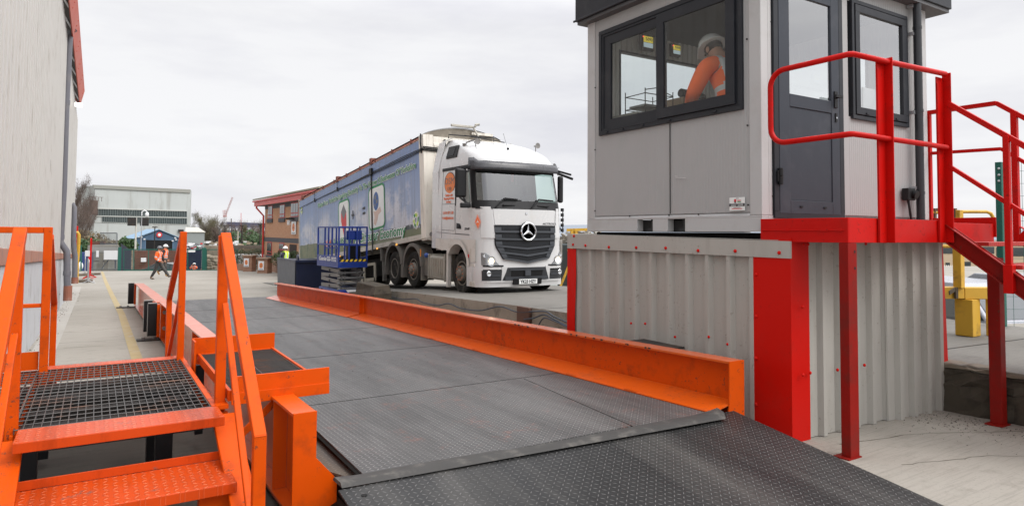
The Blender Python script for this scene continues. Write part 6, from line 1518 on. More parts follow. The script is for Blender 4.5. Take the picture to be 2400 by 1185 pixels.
def recyc(cY, cZ, s_):
    m = Mt(); 
    m.mat(2).add([V((-.0125, cY+1.25*s_*math.cos(R(a)), cZ+1.25*s_*math.sin(R(a)))) for a in range(90, 450, 30)], [tuple(range(12))]) if 0 else None
    for k in range(3):
        a = R(90+120*k)
        def Q(r_, da, o_): aa = a+R(da); return V((-.0145-o_, cY+r_*s_*math.cos(aa), cZ+r_*s_*math.sin(aa)*1.05))
        m.mat(2).add([Q(1.15, -62, 0), Q(1.1, 0, 0), Q(1.15, 52, 0), Q(.35, 62, 0), Q(.3, 0, 0), Q(.42, -62, 0)], [(0,1,4,5), (1,2,3,4)])
        m.mat(1).add([Q(1.0, -50, .001), Q(.86, -12, .001), Q(.48, -16, .001), Q(.58, -58, .001)], [(0,1,2,3)]); m.mat(0).add([Q(.86, -12, .001), Q(.80, 20, .001), Q(.44, 22, .001), Q(.48, -16, .001)], [(0,1,2,3)]); m.add([Q(1.02, 18, .0012), Q(.26, 26, .0012), Q(.72, 46, .0012)], [(0,1,2)])
    m.build('recycling_emblem', [LIME, PRINTG, PRINTW], tr)
recyc(.62, .55, .22); recyc(12.75, 2.30, .16)
# under the trailer
m = Mt(); m.box((.75, .3, -.32), (.9, LT-.3, -.06)); m.box((1.6, .3, -.32), (1.75, LT-.3, -.06)); m.box((.1, 2.9, -.5), (2.4, 3.0, -.06))
m.box((.15, 3.1, -.88), (2.35, 8.8, -.33)); m.box((.45, 8.9, -.8), (2.05, 12.6, -.33)); m.build('trailer_frame_and_shade_boxes', DARKU, tr)  # these deep boxes below the rails are added to darken the trailer's underside
m = Mt(); 
for y_ in (3.35,): m.box((.06, y_, -1.05), (.16, y_+.12, -.05)); m.box((2.3, y_, -1.0), (2.4, y_+.12, -.05)); m.box((-.02, y_-.03, -.42), (.05, y_+.05, -.05))
m.build('landing_leg', GRIME, tr)
m = Mt()
for z0, z1 in ((-.52, -.44), (-1.02, -.92)): m.box((.02, 4.0, z0), (.06, 8.6, z1))
for y_ in (4.0, 5.0, 8.5): m.box((.02, y_, -1.02), (.062, y_+.12, -.44))
m.build('side_guard', pm('beige_guard', (.38, .35, .28), .7, var=.15, dirt=(.15, .12, .09), damt=.6), tr, bevel=.005)
m = Mt(); 
for y_ in (2.0, 3.6, 7.4, 9.8): m.box((-.035, y_, -.045+.0), (-.02, y_+.09, .0-.02+.02))
m.build('amber_marker', emis('amber_lit', (1, .42, .05), 1.2), tr)
for k, yy in enumerate((9.2, 10.5, 11.8)):
    for sx in (0, 1):
        gz_ = laneZ(16.93+yy*cy)
        zc = (gz_+.50-1.60+yy*sy_)/cy
        wheel(TR @ MX.Translation(V((.05 if not sx else 2.45, yy, min(zc, -.35)))), tr, 'steer', side=-1 if not sx else 1)
# ================================================================== SCISSOR LIFT
c = D(793, 700, 19.2); LZ = gz(c.y)
e1 = V((.848, -.53, 0)); e2 = V((-.35, .937, 0)).normalized()
lf_o = V((c.x, c.y, LZ))
ang = 3.5; e1 = V((math.cos(R(ang)), math.sin(R(ang)), 0)); e2 = V((-e1.y, e1.x, 0))
LM = frame(lf_o, e1, e2, (0, 0, 1))
lf = thing('scissor_lift', (0,0,0), 'blue scissor lift with guard-railed platform parked behind the far orange beam', 'scissor lift', M=LM)
W_, L_ = .80, 1.66
L = lambda: MB(LM)
m = L(); m.box((0, 0, .10), (W_, L_, .42)); m.box((.05, -.05, .12), (W_-.05, 0, .34)); m.build('chassis', BLUEL, lf, bevel=.02)
m = L(); m.ext([(.22, -.006, .42), (.58, -.006, .42), (.52, -.006, .34), (.28, -.006, .34)], (0, -.008, 0)); m.box((.08, -.06, .22), (.26, -.051, .31)); m.build('grey_badge', PRINTW, lf)
for x in (.02, W_-.02):
    for y in (.28, L_-.28):
        s_ = -1 if x < .4 else 1; w0 = L(); w0.lathe([(0, -.1), (.19, -.1), (.19, .02), (.1, .03), (0, .02)], (x, y, .19), (s_, 0, 0), 18); w0.build('wheel', TYRE, lf, smooth=40)
m = L()
for k in range(4):
    z = .46+.155*k; zz = z+.13
    for x in (.06, .70): m.bar((x, .08, z+.03 if k % 2 else z+.075), (x, L_-.1, z+.075 if k % 2 else z+.03), .04, .105)
m.build('scissor_arm', pm('scissor_grey', (.20, .195, .19), .5, var=.2), lf, bevel=.004)
m = L()
for k in range(4):
    for z in (.44+.155*k,): m.cyl((.0, .08, z), (W_, .08, z), .036, 12); m.cyl((.0, L_/2, z+.05), (W_, L_/2, z+.05), .03, 10); m.box((.08, .03, z-.05), (.13, .10, z+.05)); m.box((.19, .03, z-.05), (.22, .10, z+.05)); m.box((.56, .03, z-.05), (.6, .10, z+.05)); m.box((.68, .03, z-.05), (.72, .10, z+.05))
m.build('cross_tube', pm('tube_grey', (.15, .15, .15), .4, metal=.5), lf, smooth=40)
PLZ = 1.06
m = L(); m.box((-.05, -.06, PLZ), (W_+.05, L_+.06, PLZ+.13)); m.box((-.05, -.06, PLZ+.1305), (-.02, L_+.06, PLZ+.34)); m.box((W_+.02, -.06, PLZ+.1305), (W_+.05, L_+.06, PLZ+.30)); m.box((-.019, -.06, PLZ+.1305), (W_+.019, -.035, PLZ+.16)); m.build('platform', BLUEL, lf, bevel=.006)
m = L(); 
for k in range(3): m.ext([(.04+k*.27, -.062, PLZ+.17), (.26+k*.27, -.062, PLZ+.17), (.23+k*.27, -.062, PLZ+.09), (.07+k*.27, -.062, PLZ+.09)], (0, -.01, 0))
m.build('stirrup', BLUEL, lf)
m = L()
m.mat(0).box((-.02, -.075, PLZ+.175), (W_+.02, -.065, PLZ+.245)); m.mat(1)
for k in range(6): m.ext([(.02+k*.135, -.078, PLZ+.178), (.085+k*.135, -.078, PLZ+.178), (.125+k*.135, -.078, PLZ+.242), (.06+k*.135, -.078, PLZ+.242)], (0, -.002, 0))
m.build('hazard_stripes', [PRINTK, pm('hazard_yellow', (.75, .50, .02), .5)], lf)
H0, H1, H2 = PLZ+.13, PLZ+.66, PLZ+1.18
m = L()
def lb(a, b, w_=.045): m.bar(a, b, w_, w_)
xa, xb, ya, yb = -.03, W_+.03, -.04, L_+.04
for z in (H2, H1):
    for a, b in (((xa, ya, z), (xb, ya, z)), ((xa, yb, z), (xb, yb, z)), ((xa, ya, z), (xa, yb, z)), ((xb, ya, z), (xb, yb, z))): lb(a, b)
for x in (xa, .28, .52, xb): lb((x, ya, H0), (x, ya, H2))
for x in (xa, xb): 
    for y in (.5, 1.1, yb): lb((x, y, H0), (x, y, H2))
for x in (.3, .55): lb((x, yb, H0), (x, yb, H2))
lb((xa+.12, .3, H0), (xa+.12, .3, H1-.1)); lb((xa+.12, .3, H1-.1), (xa+.12, 1.3, H1-.1))
m.build('guard_rail', BLUEL, lf, bevel=.006)
m = L(); m.box((.22, .02, H1+.15), (.70, .06, H2-.1)); m.build('control_panel', BLUEL, lf, bevel=.01)
m = L(); m.box((.42, .25, H0), (.75, .55, H1-.02)); m.box((.0, .7, H0), (.3, 1.3, H0+.14)); m.build('black_box', BLACK, lf, bevel=.02)
text('lettering', 'Genie', LM @ frame((-.052, .38+.85, PLZ+.18), (0, -1, 0), (0, 0, 1), (-1, 0, 0)), .17, PRINTW, lf, .62, off=.004, shear=.15); text('lettering', 'GS-1932', LM @ frame((-.052, .48, PLZ+.18), (0, -1, 0), (0, 0, 1), (-1, 0, 0)), .17, PRINTW, lf, .76, off=.004)
# ================================================================== NAVY SKIP
a = GZ(671, 672); b = GZ(694, 678); 
X0, X1, Y0, Y1 = 5.95, 7.45, 24.4, 27.0
sb = (D(694, 600, 1)-CAM); t_s = 24.4/sb.y; X0 = sb.x*t_s
zc = gz(24.5); h = 1.18
m = MB(); m.hexa([(X0, Y0, zc), (X0+1.6, Y0, zc), (X0+1.6, Y1, zc-.05), (X0, Y1, zc-.05), (X0-.02, Y0-.1, zc+h), (X0+1.62, Y0-.1, zc+h), (X0+1.62, Y1+.1, zc+h-.02), (X0-.02, Y1+.1, zc+h-.02)]); m.m[3] = 0
sk_ = thing('waste_skip', ((X0+.8), Y0+1.3, zc), 'navy steel skip with lifting lugs behind the blue scissor lift', 'skip')
m.build('body', NAVY, sk_, bevel=.02)
m = MB(); m.box((X0-.06, Y0-.16, zc+h-.06), (X0+1.66, Y0-.04, zc+h+.03)); m.box((X0-.06, Y0-.04, zc+h-.06), (X0-.0, Y1+.12, zc+h+.03)); m.build('rim', NAVY, sk_, bevel=.01)
m = MB(); m.quad((X0-.026, Y0+.0, zc+.05), (X0-.026, Y1, zc+.02), (X0-.045, Y1+.08, zc+h-.06), (X0-.045, Y0-.08, zc+h-.06)); m.build('end_panel', SLATEG, sk_, solid=.01)
for x, y in ((X0+.05, Y0-.02), (X0+.05, Y1-.1)):
    m = MB(); m.box((x-.02, y-.11, zc+h), (x+.03, y+.11, zc+h+.10)); m.lathe([(.05, -.025), (.11, -.025), (.11, .025), (.05, .025), (.05, -.025)], (x, y, zc+h+.12), (1, 0, 0), 16); m.build('lifting_lug', NAVY, sk_)

# ================================================================== BARRIERS, PIPES AND LEFT BUILDING
PWa, PWb = (-.89, 13.1), (-.72, 29.4)
def wx(y): return -1.027+.01043*y
lb_ = thing('warehouse', (-4, 20, -.5), 'tall grey clad warehouse with painted block plinth on the left edge', 'building')
YA, YB = 6.0, AP(177, 430, PWa, PWb).y
def cop(y): return 1.80-.0325*(y)          # coping line follows the fall of the site
cA, cB = AP(0, 577, PWa, PWb), AP(169, 594, PWa, PWb); dA, dB = AP(0, 623, PWa, PWb), AP(168, 604, PWa, PWb)
def ln(A, B, y): return A.z+(B.z-A.z)*(y-A.y)/(B.y-A.y)
tA, tB = AP(147, 0, PWa, PWb), AP(177, 246, PWa, PWb)
m = MB(); rows = [[], []]; n = 60
for i in range(n+1):
    y = YA+(YB-YA)*i/n; rows[0].append((wx(y), y, gz(y)-.1)); rows[1].append((wx(y), y, ln(dA, dB, y)))
m.grid(rows); m.quad((wx(YB), YB, -2), (wx(YB)-20, YB, -2), (wx(YB)-20, YB, ln(dA, dB, YB)), (wx(YB), YB, ln(dA, dB, YB))); m.build('plinth', RENDERW, lb_)
m = MB(); k = 0; y = YA
r = random.Random(8)
while y < YB:
    y2 = min(YB+.03, y+.9); j = r.uniform(-.008, .008)
    m.hexa([(wx(y)-.3, y+.006, ln(dA, dB, y)), (wx(y)+.035+j, y+.006, ln(dA, dB, y)), (wx(y2)+.035+j, y2-.006, ln(dA, dB, y2)), (wx(y2)-.3, y2-.006, ln(dA, dB, y2)), (wx(y)-.3, y+.006, ln(cA, cB, y)+j), (wx(y)+.03+j, y+.006, ln(cA, cB, y)-.02), (wx(y2)+.03+j, y2-.006, ln(cA, cB, y2)-.02), (wx(y2)-.3, y2-.006, ln(cA, cB, y2)+j)]); y = y2
m.build('coping', TERRA, lb_, bevel=.012)
m = MB(); pts = []; p = .333; y = YA
while y < YB:
    for s_, o_ in ((0, 0), (.15, 0), (.17, .085), (.27, .085), (.30, 0)): 
        if y+s_ < YB: pts.append((y+s_, o_))
    y += p
lo = []; hi = []
for yy, o_ in pts: lo.append((wx(yy)-.075+o_, yy, ln(cA, cB, yy)-.03)); hi.append((wx(yy)-.075+o_, yy, ln(tA, tB, yy)+.05))
m.grid([lo, hi]); m.build('cladding', WALLCLAD, lb_)
m = MB(); m.quad((wx(YB)-.07, YB, ln(cA, cB, YB)-.03), (wx(YB)-20, YB, 0), (wx(YB)-20, YB, 9), (wx(YB)-.07, YB, ln(tA, tB, YB)+.04)); m.box((wx(YB)-.09, YB-.10, ln(cA, cB, YB)-.03), (wx(YB)-.03, YB+.01, ln(tA, tB, YB)+.03)); m.build('end_wall', WALLCLAD, lb_)
# projecting eaves with ribbed soffit and red fascia
fo = .12; fo2 = .245
fA, fB = AP(181, 0, (PWa[0]+fo2, PWa[1]), (PWb[0]+fo2, PWb[1])), AP(197, 247, (PWa[0]+fo, PWa[1]), (PWb[0]+fo, PWb[1]))
gA, gB = AP(161, 0, (PWa[0]+fo, PWa[1]), (PWb[0]+fo, PWb[1])), AP(187, 248, (PWa[0]+fo, PWa[1]), (PWb[0]+fo, PWb[1]))
ye = gB.y; m = MB()
def fz(A, B, y): return ln(A, B, y)
yy0 = 6.0
ztop = lambda y: ln(gA, gB, y)+.55; zbot = lambda y: ln(gA, gB, y)
m.grid([[(wx(yy0)+fo, yy0, zbot(yy0)), (wx(ye)+fo, ye, zbot(ye))], [(wx(yy0)+fo2, yy0, ztop(yy0)), (wx(ye)+fo2, ye, ztop(ye))]]); m.quad((wx(ye)+fo, ye, zbot(ye)), (wx(ye)+fo2, ye, ztop(ye)), (wx(ye)-.4, ye, ztop(ye)+.3), (wx(ye)-.1, ye, zbot(ye)+.3))
m.build('fascia', FASCIA, lb_, solid=.03)
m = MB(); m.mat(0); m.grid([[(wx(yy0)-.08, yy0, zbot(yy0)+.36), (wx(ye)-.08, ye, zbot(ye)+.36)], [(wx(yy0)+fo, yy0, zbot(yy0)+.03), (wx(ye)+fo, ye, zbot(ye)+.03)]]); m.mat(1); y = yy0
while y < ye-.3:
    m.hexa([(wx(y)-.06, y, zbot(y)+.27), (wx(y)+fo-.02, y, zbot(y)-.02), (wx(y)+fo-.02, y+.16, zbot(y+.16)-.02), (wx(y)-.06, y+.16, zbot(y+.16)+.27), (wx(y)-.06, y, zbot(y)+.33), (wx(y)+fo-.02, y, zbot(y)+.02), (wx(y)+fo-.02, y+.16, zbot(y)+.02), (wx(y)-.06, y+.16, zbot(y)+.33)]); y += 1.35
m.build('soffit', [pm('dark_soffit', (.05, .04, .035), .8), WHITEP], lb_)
m = MB()
for k in range(14):
    y = 12+k*1.6
    if y < ye-.2:
        for z in (.15, .3, .45): m.ball((wx(y)+fo+.01+(fo2-fo)*z/.55, y, zbot(y)+z), .022, 6, 4)
m.build('fascia_bolt', FASCIA, lb_)
m = MB(); m.grid([[(wx(yy0)+fo-.6, yy0, ztop(yy0)+.0), (wx(ye)+fo-.6, ye, ztop(ye))], [(wx(yy0)-14, yy0, ztop(yy0)+3), (wx(ye)-14, ye, ztop(ye)+3)]]); m.grid([[(wx(yy0)+fo2, yy0, ztop(yy0)+.0), (wx(ye)+fo2, ye, ztop(ye))], [(wx(yy0)+fo-.6, yy0, ztop(yy0)), (wx(ye)+fo-.6, ye, ztop(ye))]]); m.build('roof', GREYB, lb_)
c = AP(180, 244, (PWa[0]+.15, PWa[1]), (PWb[0]+.15, PWb[1])); m = MB(); m.box((c.x-.05, c.y-.15, c.z-.08), (c.x+.15, c.y+.05, c.z+.02)); m.build('security_lamp', LEDW, lb_)
c = AP(118, 387, PWa, PWb); m = MB(); m.box((c.x-.08, c.y-.03, c.z-.14), (c.x+.0, c.y+.09, c.z+.12)); m.build('vent_hole', pm('rusty_hole', (.10, .05, .03), .9), lb_)
m = MB(); 
for z in (-.2, .25): 
    y = AP(140, 680, PWa, PWb).y; m.box((wx(y)+.0, y-.05, z-.3), (wx(y)+.01, y+.05, z-.26))
m.box((wx(y), y, -1.0), (wx(y)+.004, y+.012, ln(dA, dB, y))); m.build('wall_joint', DKSTEEL, lb_)
def rpipe(pts, r_, boot, lab, elb=()):
    P = [V(p) for p in pts]; t = thing('rainwater_pipe', P[-1], lab, 'pipe', 'grey rainwater pipes on the warehouse'); MB().tube(P, r_, 14).build('pipe', PIPE, t, smooth=50)
    m = MB()
    for q in elb: m.cyl(V(q)-V((0,0,.06)), V(q)+V((0,0,.06)), r_*1.14, 14)
    m.build('collar', PIPE, t, smooth=40); b_ = P[-1]; MB().cyl(b_, b_+V((0, 0, boot)), r_*1.25, 14).build('clay_boot', pm('clay_boot', (.28, .11, .07), .8, var=.3, dirt=(.30, .28, .25), damt=.5), t)
PA2 = ((PWa[0]+.12, PWa[1]), (PWb[0]+.12, PWb[1])); A2 = lambda u, v, o=.12: AP(u, v, (PWa[0]+o, PWa[1]), (PWb[0]+o, PWb[1]))
yb_ = A2(157, 703, .2).y
def atY_(u, v, y): return AY(u, v, y)
pts = [AY(176, 68, yb_), AY(166, 74, yb_), AY(163, 88, yb_), AY(155, 240, yb_), AY(149, 440, yb_), AY(142, 555, yb_), AY(142, 568, yb_), AY(156, 588, yb_), AY(157, 600, yb_), AY(157, 640, yb_), AY(158, 704, yb_)]
rpipe(pts, .082, .40, 'nearer tall grey rainwater pipe with a kinked foot on the warehouse wall', [pts[3], pts[5], pts[9]])
y2 = yb_*1.30
pts = [AY(166, 484, y2), AY(172, 479, y2), AY(174, 486, y2), AY(172, 560, y2), AY(174, 590, y2), AY(176, 600, y2), AY(175, 664, y2)]
rpipe(pts, .085, .22, 'farther short grey rainwater pipe beside the yellow pipe', [pts[3]])
m = MB(); y3 = y2*1.05; yp_ = [AY(176, 546, y3), AY(182, 544, y3), AY(185, 550, y3), AY(184, 580, y3), AY(181, 620, y3), AY(180, 662, y3)]; m.tube(yp_, .055, 10); m.build('yellow_pipe', YELL, label='bent yellow gas pipe at the warehouse corner', cat='pipe', smooth=50)
m = MB(); q = AY(178, 575, y3*1.04); m.box((q.x-.5, q.y, q.z-.85), (q.x+.05, q.y+.25, q.z+.75)); m.build('red_cabinet', REDTRIM, label='red cabinet behind the grey pipes at the warehouse corner', cat='cabinet', bevel=.02)
# crowd barriers
def barrier(u, v, w_px, h, mat, lab, deg, name='crowd_barrier'):
    b = GZ(u, v); t = thing(name, (0,0,0), lab, 'barrier', 'barriers by the warehouse corner', M=rotz(b, deg)); M = WM[t.name]; w_ = w_px
    m = MB(M); m.tube([(-w_/2, 0, .10), (-w_/2, 0, h-.1), (-w_/2+.1, 0, h), (w_/2-.1, 0, h), (w_/2, 0, h-.1), (w_/2, 0, .10), (-w_/2, 0, .10)], .018, 8); m.tube([(-w_/2, 0, .2), (w_/2, 0, .2)], .015, 6); m.build('frame', mat, t)
    m = MB(M); n = max(3, int(w_/.12))
    for i in range(1, n): m.cyl((-w_/2+w_*i/n, 0, .2), (-w_/2+w_*i/n, 0, h), .008, 5)
    m.build('bars', mat, t)
    m = MB(M)
    for x in (-w_/2+.15, w_/2-.15): m.tube([(x, -.3, .0), (x, 0, .14), (x, .3, .0)], .02, 6)
    m.build('foot', mat, t)
barrier(206, 662, 1.5, 1.12, GALV, 'galvanised crowd barrier standing edge-on beside the yellow line', 92)
barrier(208, 652, 1.5, 1.2, RED, 'lower red crowd barrier behind the galvanised one', 88)
barrier(211, 650, .8, 2.25, RED, 'tall narrow red barrier frame near the warehouse corner', 86, 'tall_barrier')
barrier(199, 645, 1.9, 1.15, GALV, 'farther galvanised crowd barrier half hidden by the red one', 90)
for i, (u, v) in enumerate(((200, 646), (192, 661), (216, 644))):
    b = GZ(u, v); m = MB(); m.box((b.x-.45, b.y-.3, b.z), (b.x+.45, b.y+.3, b.z+.13)); m.build('timber_block', pm('old_timber', (.13, .10, .075), .9, var=.3), label=['flat timber block at the feet of the red barrier', 'dark timber sleeper lying by the warehouse corner', 'small timber offcut right of the barrier feet'][i], cat='timber', bevel=.02)
b = GZ(190, 636); m = MB(); m.ball(b+V((-.2, 2, .30)), .38, 12, 8, (.8, .8, 1.0)); m.build('rubble_bag', WHITEP, label='white rubble bag behind the yellow pipe', cat='bag', smooth=60)

# ---- people in the yard
def at(u, v): return GZ(u, v)
b = D(372, 656, 35.6); b.z = gz(b.y)
walk1 = dict(hipL=(-.10,0,.93), kneeL=(-.11,.22,.56), ankL=(-.11,.50,.17), toeL=(-.11,.64,.20), hipR=(.10,0,.93), kneeR=(.10,-.12,.50), ankR=(.10,-.34,.10), toeR=(.10,-.20,.04), chest=(0,.02,1.30), elL=(-.27,-.12,1.15), wrL=(-.20,.02,.98), elR=(.26,-.05,1.14), wrR=(.20,.20,.98))
person(rotz(D(371, 655, 35.6)*1+V((0,0,0)), -122), 'person in orange hi-vis jacket and grey hard hat striding across the yard', walk1, hat=HATG, legs=GREYC, boots=BOOTD, group='people walking in the yard')
walk2 = dict(hipL=(-.10,0,.93), kneeL=(-.11,-.06,.50), ankL=(-.11,-.42,.26), toeL=(-.11,-.36,.14), hipR=(.10,0,.93), kneeR=(.10,.10,.50), ankR=(.10,.16,.09), toeR=(.10,.30,.04), elL=(-.27,-.1,1.15), wrL=(-.22,.04,.95), elR=(.27,-.02,1.14), wrR=(.24,.10,.92))
person(rotz(D(385, 648, 37.2), -122), 'person in orange hi-vis waistcoat, dark sleeves and white hard hat walking in the yard', walk2, top='vest', hat=HATW, legs=GREYC, boots=BOOTT, group='people walking in the yard')
person(rotz(D(668, 657, 35.0), 35), 'person in yellow hi-vis waistcoat and white hard hat standing by the trailer', dict(elR=(.25,-.02,1.14), wrR=(.20,.15,.95)), top='vest', topm=HVY, legs=DARKC, boots=DARKC, group='people in hi-vis standing in the yard')
# ================================================================== FACTORY, SHEDS
def cornerbox(name, label, cat, uvs, ztop_v, zb, depth_back, mat, group=None):
    pass
fa = thing('factory', (0,0,0), 'big pale grey clad factory with a long band of dark glazing', 'building', M=MX.Translation(D(330, 590, 150)))
dL, dR = 141, 158; A = D(218, 590, dL); B = D(445, 590, dR); ZB = -6
aT = D(218, 434, dL); bT = D(445, 445, dR); dirf = (V((B.x-A.x, B.y-A.y, 0))).normalized(); back = V((-dirf.y, dirf.x, 0))*9
def FP(u, v, o=0): 
    p = AP(u, v, (A.x, A.y), (B.x, B.y)); return p-back.normalized()*o
m = MB(); a0, b0 = V((A.x, A.y, ZB)), V((B.x, B.y, ZB)); a1, b1 = V((A.x, A.y, aT.z)), V((B.x, B.y, bT.z))
m.hexa([a0, b0, b0+back, a0+back, a1, b1, b1+back, a1+back]).build('wall', GREYB, fa)
m = MB(); m.hexa([FP(218, 441, .25), FP(445, 452, .25), FP(445, 452, -.2), FP(218, 441, -.2), FP(217.5, 433, .25), FP(445.5, 444, .25), FP(445.5, 444, -.2), FP(217.5, 433, -.2)]).build('parapet', pm('parapet_grey', (.30, .30, .27), .8, var=.2), fa)
for (u0, v0, u1, v1, h) in ((225, 489, 437, 495, 17), (239, 507, 437, 510, 15)):
    m = MB(); m.hexa([FP(u0, v0+h, .06), FP(u1, v1+h, .06), FP(u1, v1+h, -.1), FP(u0, v0+h, -.1), FP(u0, v0, .06), FP(u1, v1, .06), FP(u1, v1, -.1), FP(u0, v0, -.1)]); wd = m.build('glazing_band', GREYD, fa)
    m = MB(); n = 38
    for i in range(n+1):
        t = i/n; u = u0+(u1-u0)*t; v = v0+(v1-v0)*t; m.bar(FP(u, v, .12), FP(u, v+h, .12), .10, .06)
    m.build('glazing_bar', pm('bar_green_grey', (.17, .20, .19), .6), wd)
m = MB()
for u0, v0, u1, v1 in ((286, 491, 303, 508), (303, 508, 312, 491), (362, 494, 378, 512), (378, 512, 392, 494)): m.bar(FP(u0, v0, .1), FP(u1, v1, .1), .12, .05)
m.build('bracing', bpy.data.materials['bar_green_grey'], fa)
m = MB(); a_, b_ = FP(225, 488, .1), FP(437, 494, .1); m.bar(a_, b_, .2, .25); a_, b_ = FP(225, 506, .1), FP(437, 510, .1); m.bar(a_, b_, .15, .2); m.bar(FP(219, 520, .06), FP(444, 527, .06), .06, .12); m.build('rail_band', pm('pale_band', (.48, .49, .46), .7), fa)
m = MB(); q = FP(212, 470, 1.2); m.box((q.x-.6, q.y-1, q.z-3), (q.x+.9, q.y+1, q.z)); m.build('side_hopper', pm('brown_steel', (.13, .09, .075), .8, var=.3), fa)
m = MB(); q = FP(218, 462, 1.2)
for i in range(4): p = q+dirf*(i*.6-.6); m.cyl(p, p+V((0, 0, -.9)), .05, 5)
m.tube([q-dirf*.7, q+dirf*1.5], .05, 5); m.build('roof_ladder_rail', bpy.data.materials['brown_steel'], fa)
m = MB(); q = FP(423, 540, .3); m.box((q.x-.6, q.y-.4, q.z-.3), (q.x+.5, q.y+.3, q.z+.25)); m.build('wall_vent', DKSTEEL, fa)

# blue gabled shed
sh = thing('blue_shed', (0,0,0), 'pale blue gabled shed with a dark open doorway in front of the factory', 'building', M=MX.Translation(D(370, 590, 95)))
A = D(316, 600, 94); B = D(427, 600, 97.6)
def SP(u, v, o=0): 
    p = AP(u, v, (A.x, A.y), (B.x, B.y)); d_ = V((B.x-A.x, B.y-A.y, 0)).normalized(); return p+V((d_.y, -d_.x, 0))*o
d_ = V((B.x-A.x, B.y-A.y, 0)).normalized(); bk = V((-d_.y, d_.x, 0))*9-d_*.3
m = MB(); P = [SP(316, 620), SP(427, 620), SP(427, 561), SP(372, 540), SP(316, 559)]; m.ext(P, bk).build('wall', BLUEB, sh)
m = MB(); m.ext([SP(312, 560, .3), SP(372, 538, .3), SP(372, 536.5, .3), SP(311, 558.5, .3)], bk*1.03); m.ext([SP(372, 538, .3), SP(429, 561, .3), SP(429, 559.5, .3), SP(372, 536.5, .3)], bk*1.03); m.build('roof', BLUER, sh)
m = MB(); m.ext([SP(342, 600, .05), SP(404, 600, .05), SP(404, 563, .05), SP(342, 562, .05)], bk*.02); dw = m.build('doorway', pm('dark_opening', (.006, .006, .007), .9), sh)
m = MB(); 
for i in range(46):
    u = 318+i*2.35; vt = 559-(u-316)/56*19 if u < 372 else 540+(u-372)/55*21
    if 341 < u < 405: m.bar(SP(u, 561, .06), SP(u, vt+1, .06), .05, .04)
    else: m.bar(SP(u, 610, .06), SP(u, vt+1, .06), .05, .04)
m.build('sheet_rib', pm('blue_rib', (.09, .17, .27), .6), sh)
m = MB(); q = SP(373, 550, .1); m.cyl(q, q+V((d_.y, -d_.x, 0))*.12, .38, 16); m.mat(1).cyl(q+V((d_.y, -d_.x, 0))*.12, q+V((d_.y, -d_.x, 0))*.16, .2, 14); m.build('round_sign', [PRINTR, PRINTW], sh)
m = MB()
for u, v in ((324, 555), (331, 555), (410, 557), (412, 561), (419, 563), (338, 560), (404, 564)): q = SP(u, v, .2); m.box((q.x-.12, q.y-.1, q.z-.09), (q.x+.12, q.y+.1, q.z+.07))
m.build('wall_lamp', WHITEP, sh)
# small pitched shed
A = D(445, 600, 130); B = D(468, 600, 130); m = MB(); z0, z1, z2 = -7, D(445, 544, 130).z, D(445, 533, 130).z; r_ = (B-A).normalized(); f_ = V((A.x, A.y, 0)).normalized()*6
L0 = A-r_*1; R0 = D(478, 600, 130)
s2 = thing('grey_shed', ((A.x+B.x)/2, (A.y+B.y)/2, z0), 'small pale grey shed with a cream pitched roof right of the factory', 'building')
m.hexa([(L0.x, L0.y, z0), (R0.x, R0.y, z0), (R0.x+f_.x, R0.y+f_.y, z0), (L0.x+f_.x, L0.y+f_.y, z0), (L0.x, L0.y, z1), (R0.x, R0.y, z1), (R0.x+f_.x, R0.y+f_.y, z1), (L0.x+f_.x, L0.y+f_.y, z1)]).build('wall', pm('pale_green_grey', (.34, .37, .36), .7, var=.06, scale=.4), s2)
m = MB(); u_ = V((0, 0, 1)); f2 = f_*.5; e_ = -f_*.03
m.grid([[V((L0.x, L0.y, z1))+e_, V((R0.x, R0.y, z1))+e_+r_*.2], [V((L0.x, L0.y, z2))+f2, V((R0.x, R0.y, z2))+f2-r_*1.2], [V((L0.x, L0.y, z1))+f_, V((R0.x, R0.y, z1))+f_]]).build('roof', pm('cream_roof', (.50, .48, .42), .7, var=.08, scale=.4), s2, solid=.12)
# long blue stadium roof far off and cranes
a, b = D(520, 528, 320), D(626, 531, 320); m = MB(); d_ = (b-a).normalized(); bk = V((-d_.y, d_.x, 0))*50
m.hexa([a+V((0,0,-9)), b+V((0,0,-9)), b+bk+V((0,0,-9)), a+bk+V((0,0,-9)), a+V((0,0,-.5)), b+V((0,0,-.5)), b+bk, a+bk]); ro = thing('long_hall', a.lerp(b, .5)+V((0,0,-9)), 'long low hall with a dark blue roof on the skyline', 'building'); m.build('wall', pm('hall_wall', (.40, .42, .50), .7, var=.3, scale=.2), ro)
m = MB(); m.hexa([a-d_*1.5+V((0,0,-.49)), b+V((0,0,-.49)), b+bk+V((0,0,-.49)), a+bk+V((0,0,-.49)), a+V((0,0,1.8)), b+V((0,0,1.6)), b+bk+V((0,0,1.6)), a+bk+V((0,0,1.8))]).build('roof', pm('hall_roof_blue', (.075, .09, .17), .6, var=.15, scale=.1), ro)
m = MB(); 
for i in range(16): p = a.lerp(b, i/15); m.box((p.x-.5, p.y-.9, p.z-2.2), (p.x+.5, p.y-.4, p.z-1.2))
m.build('window', WHITEP, ro)
def lattice(m, p, q, w_, n, r_=.12):
    p, q = V(p), V(q); d = (q-p).normalized(); a = d.orthogonal().normalized()*w_/2; b = d.cross(a).normalized()*w_/2; cs = [a+b, a-b, -a-b, b-a]
    for c in cs: m.cyl(p+c, q+c, r_, 4)
    for i in range(n):
        s0, s1 = p.lerp(q, i/n), p.lerp(q, (i+1)/n)
        for k in range(4): m.cyl(s0+cs[k], s1+cs[(k+1) % 4], r_*.7, 3)
cr_ = thing('tower_crane', D(528, 545, 300), 'red and white tower crane with raised jib on the skyline', 'crane')
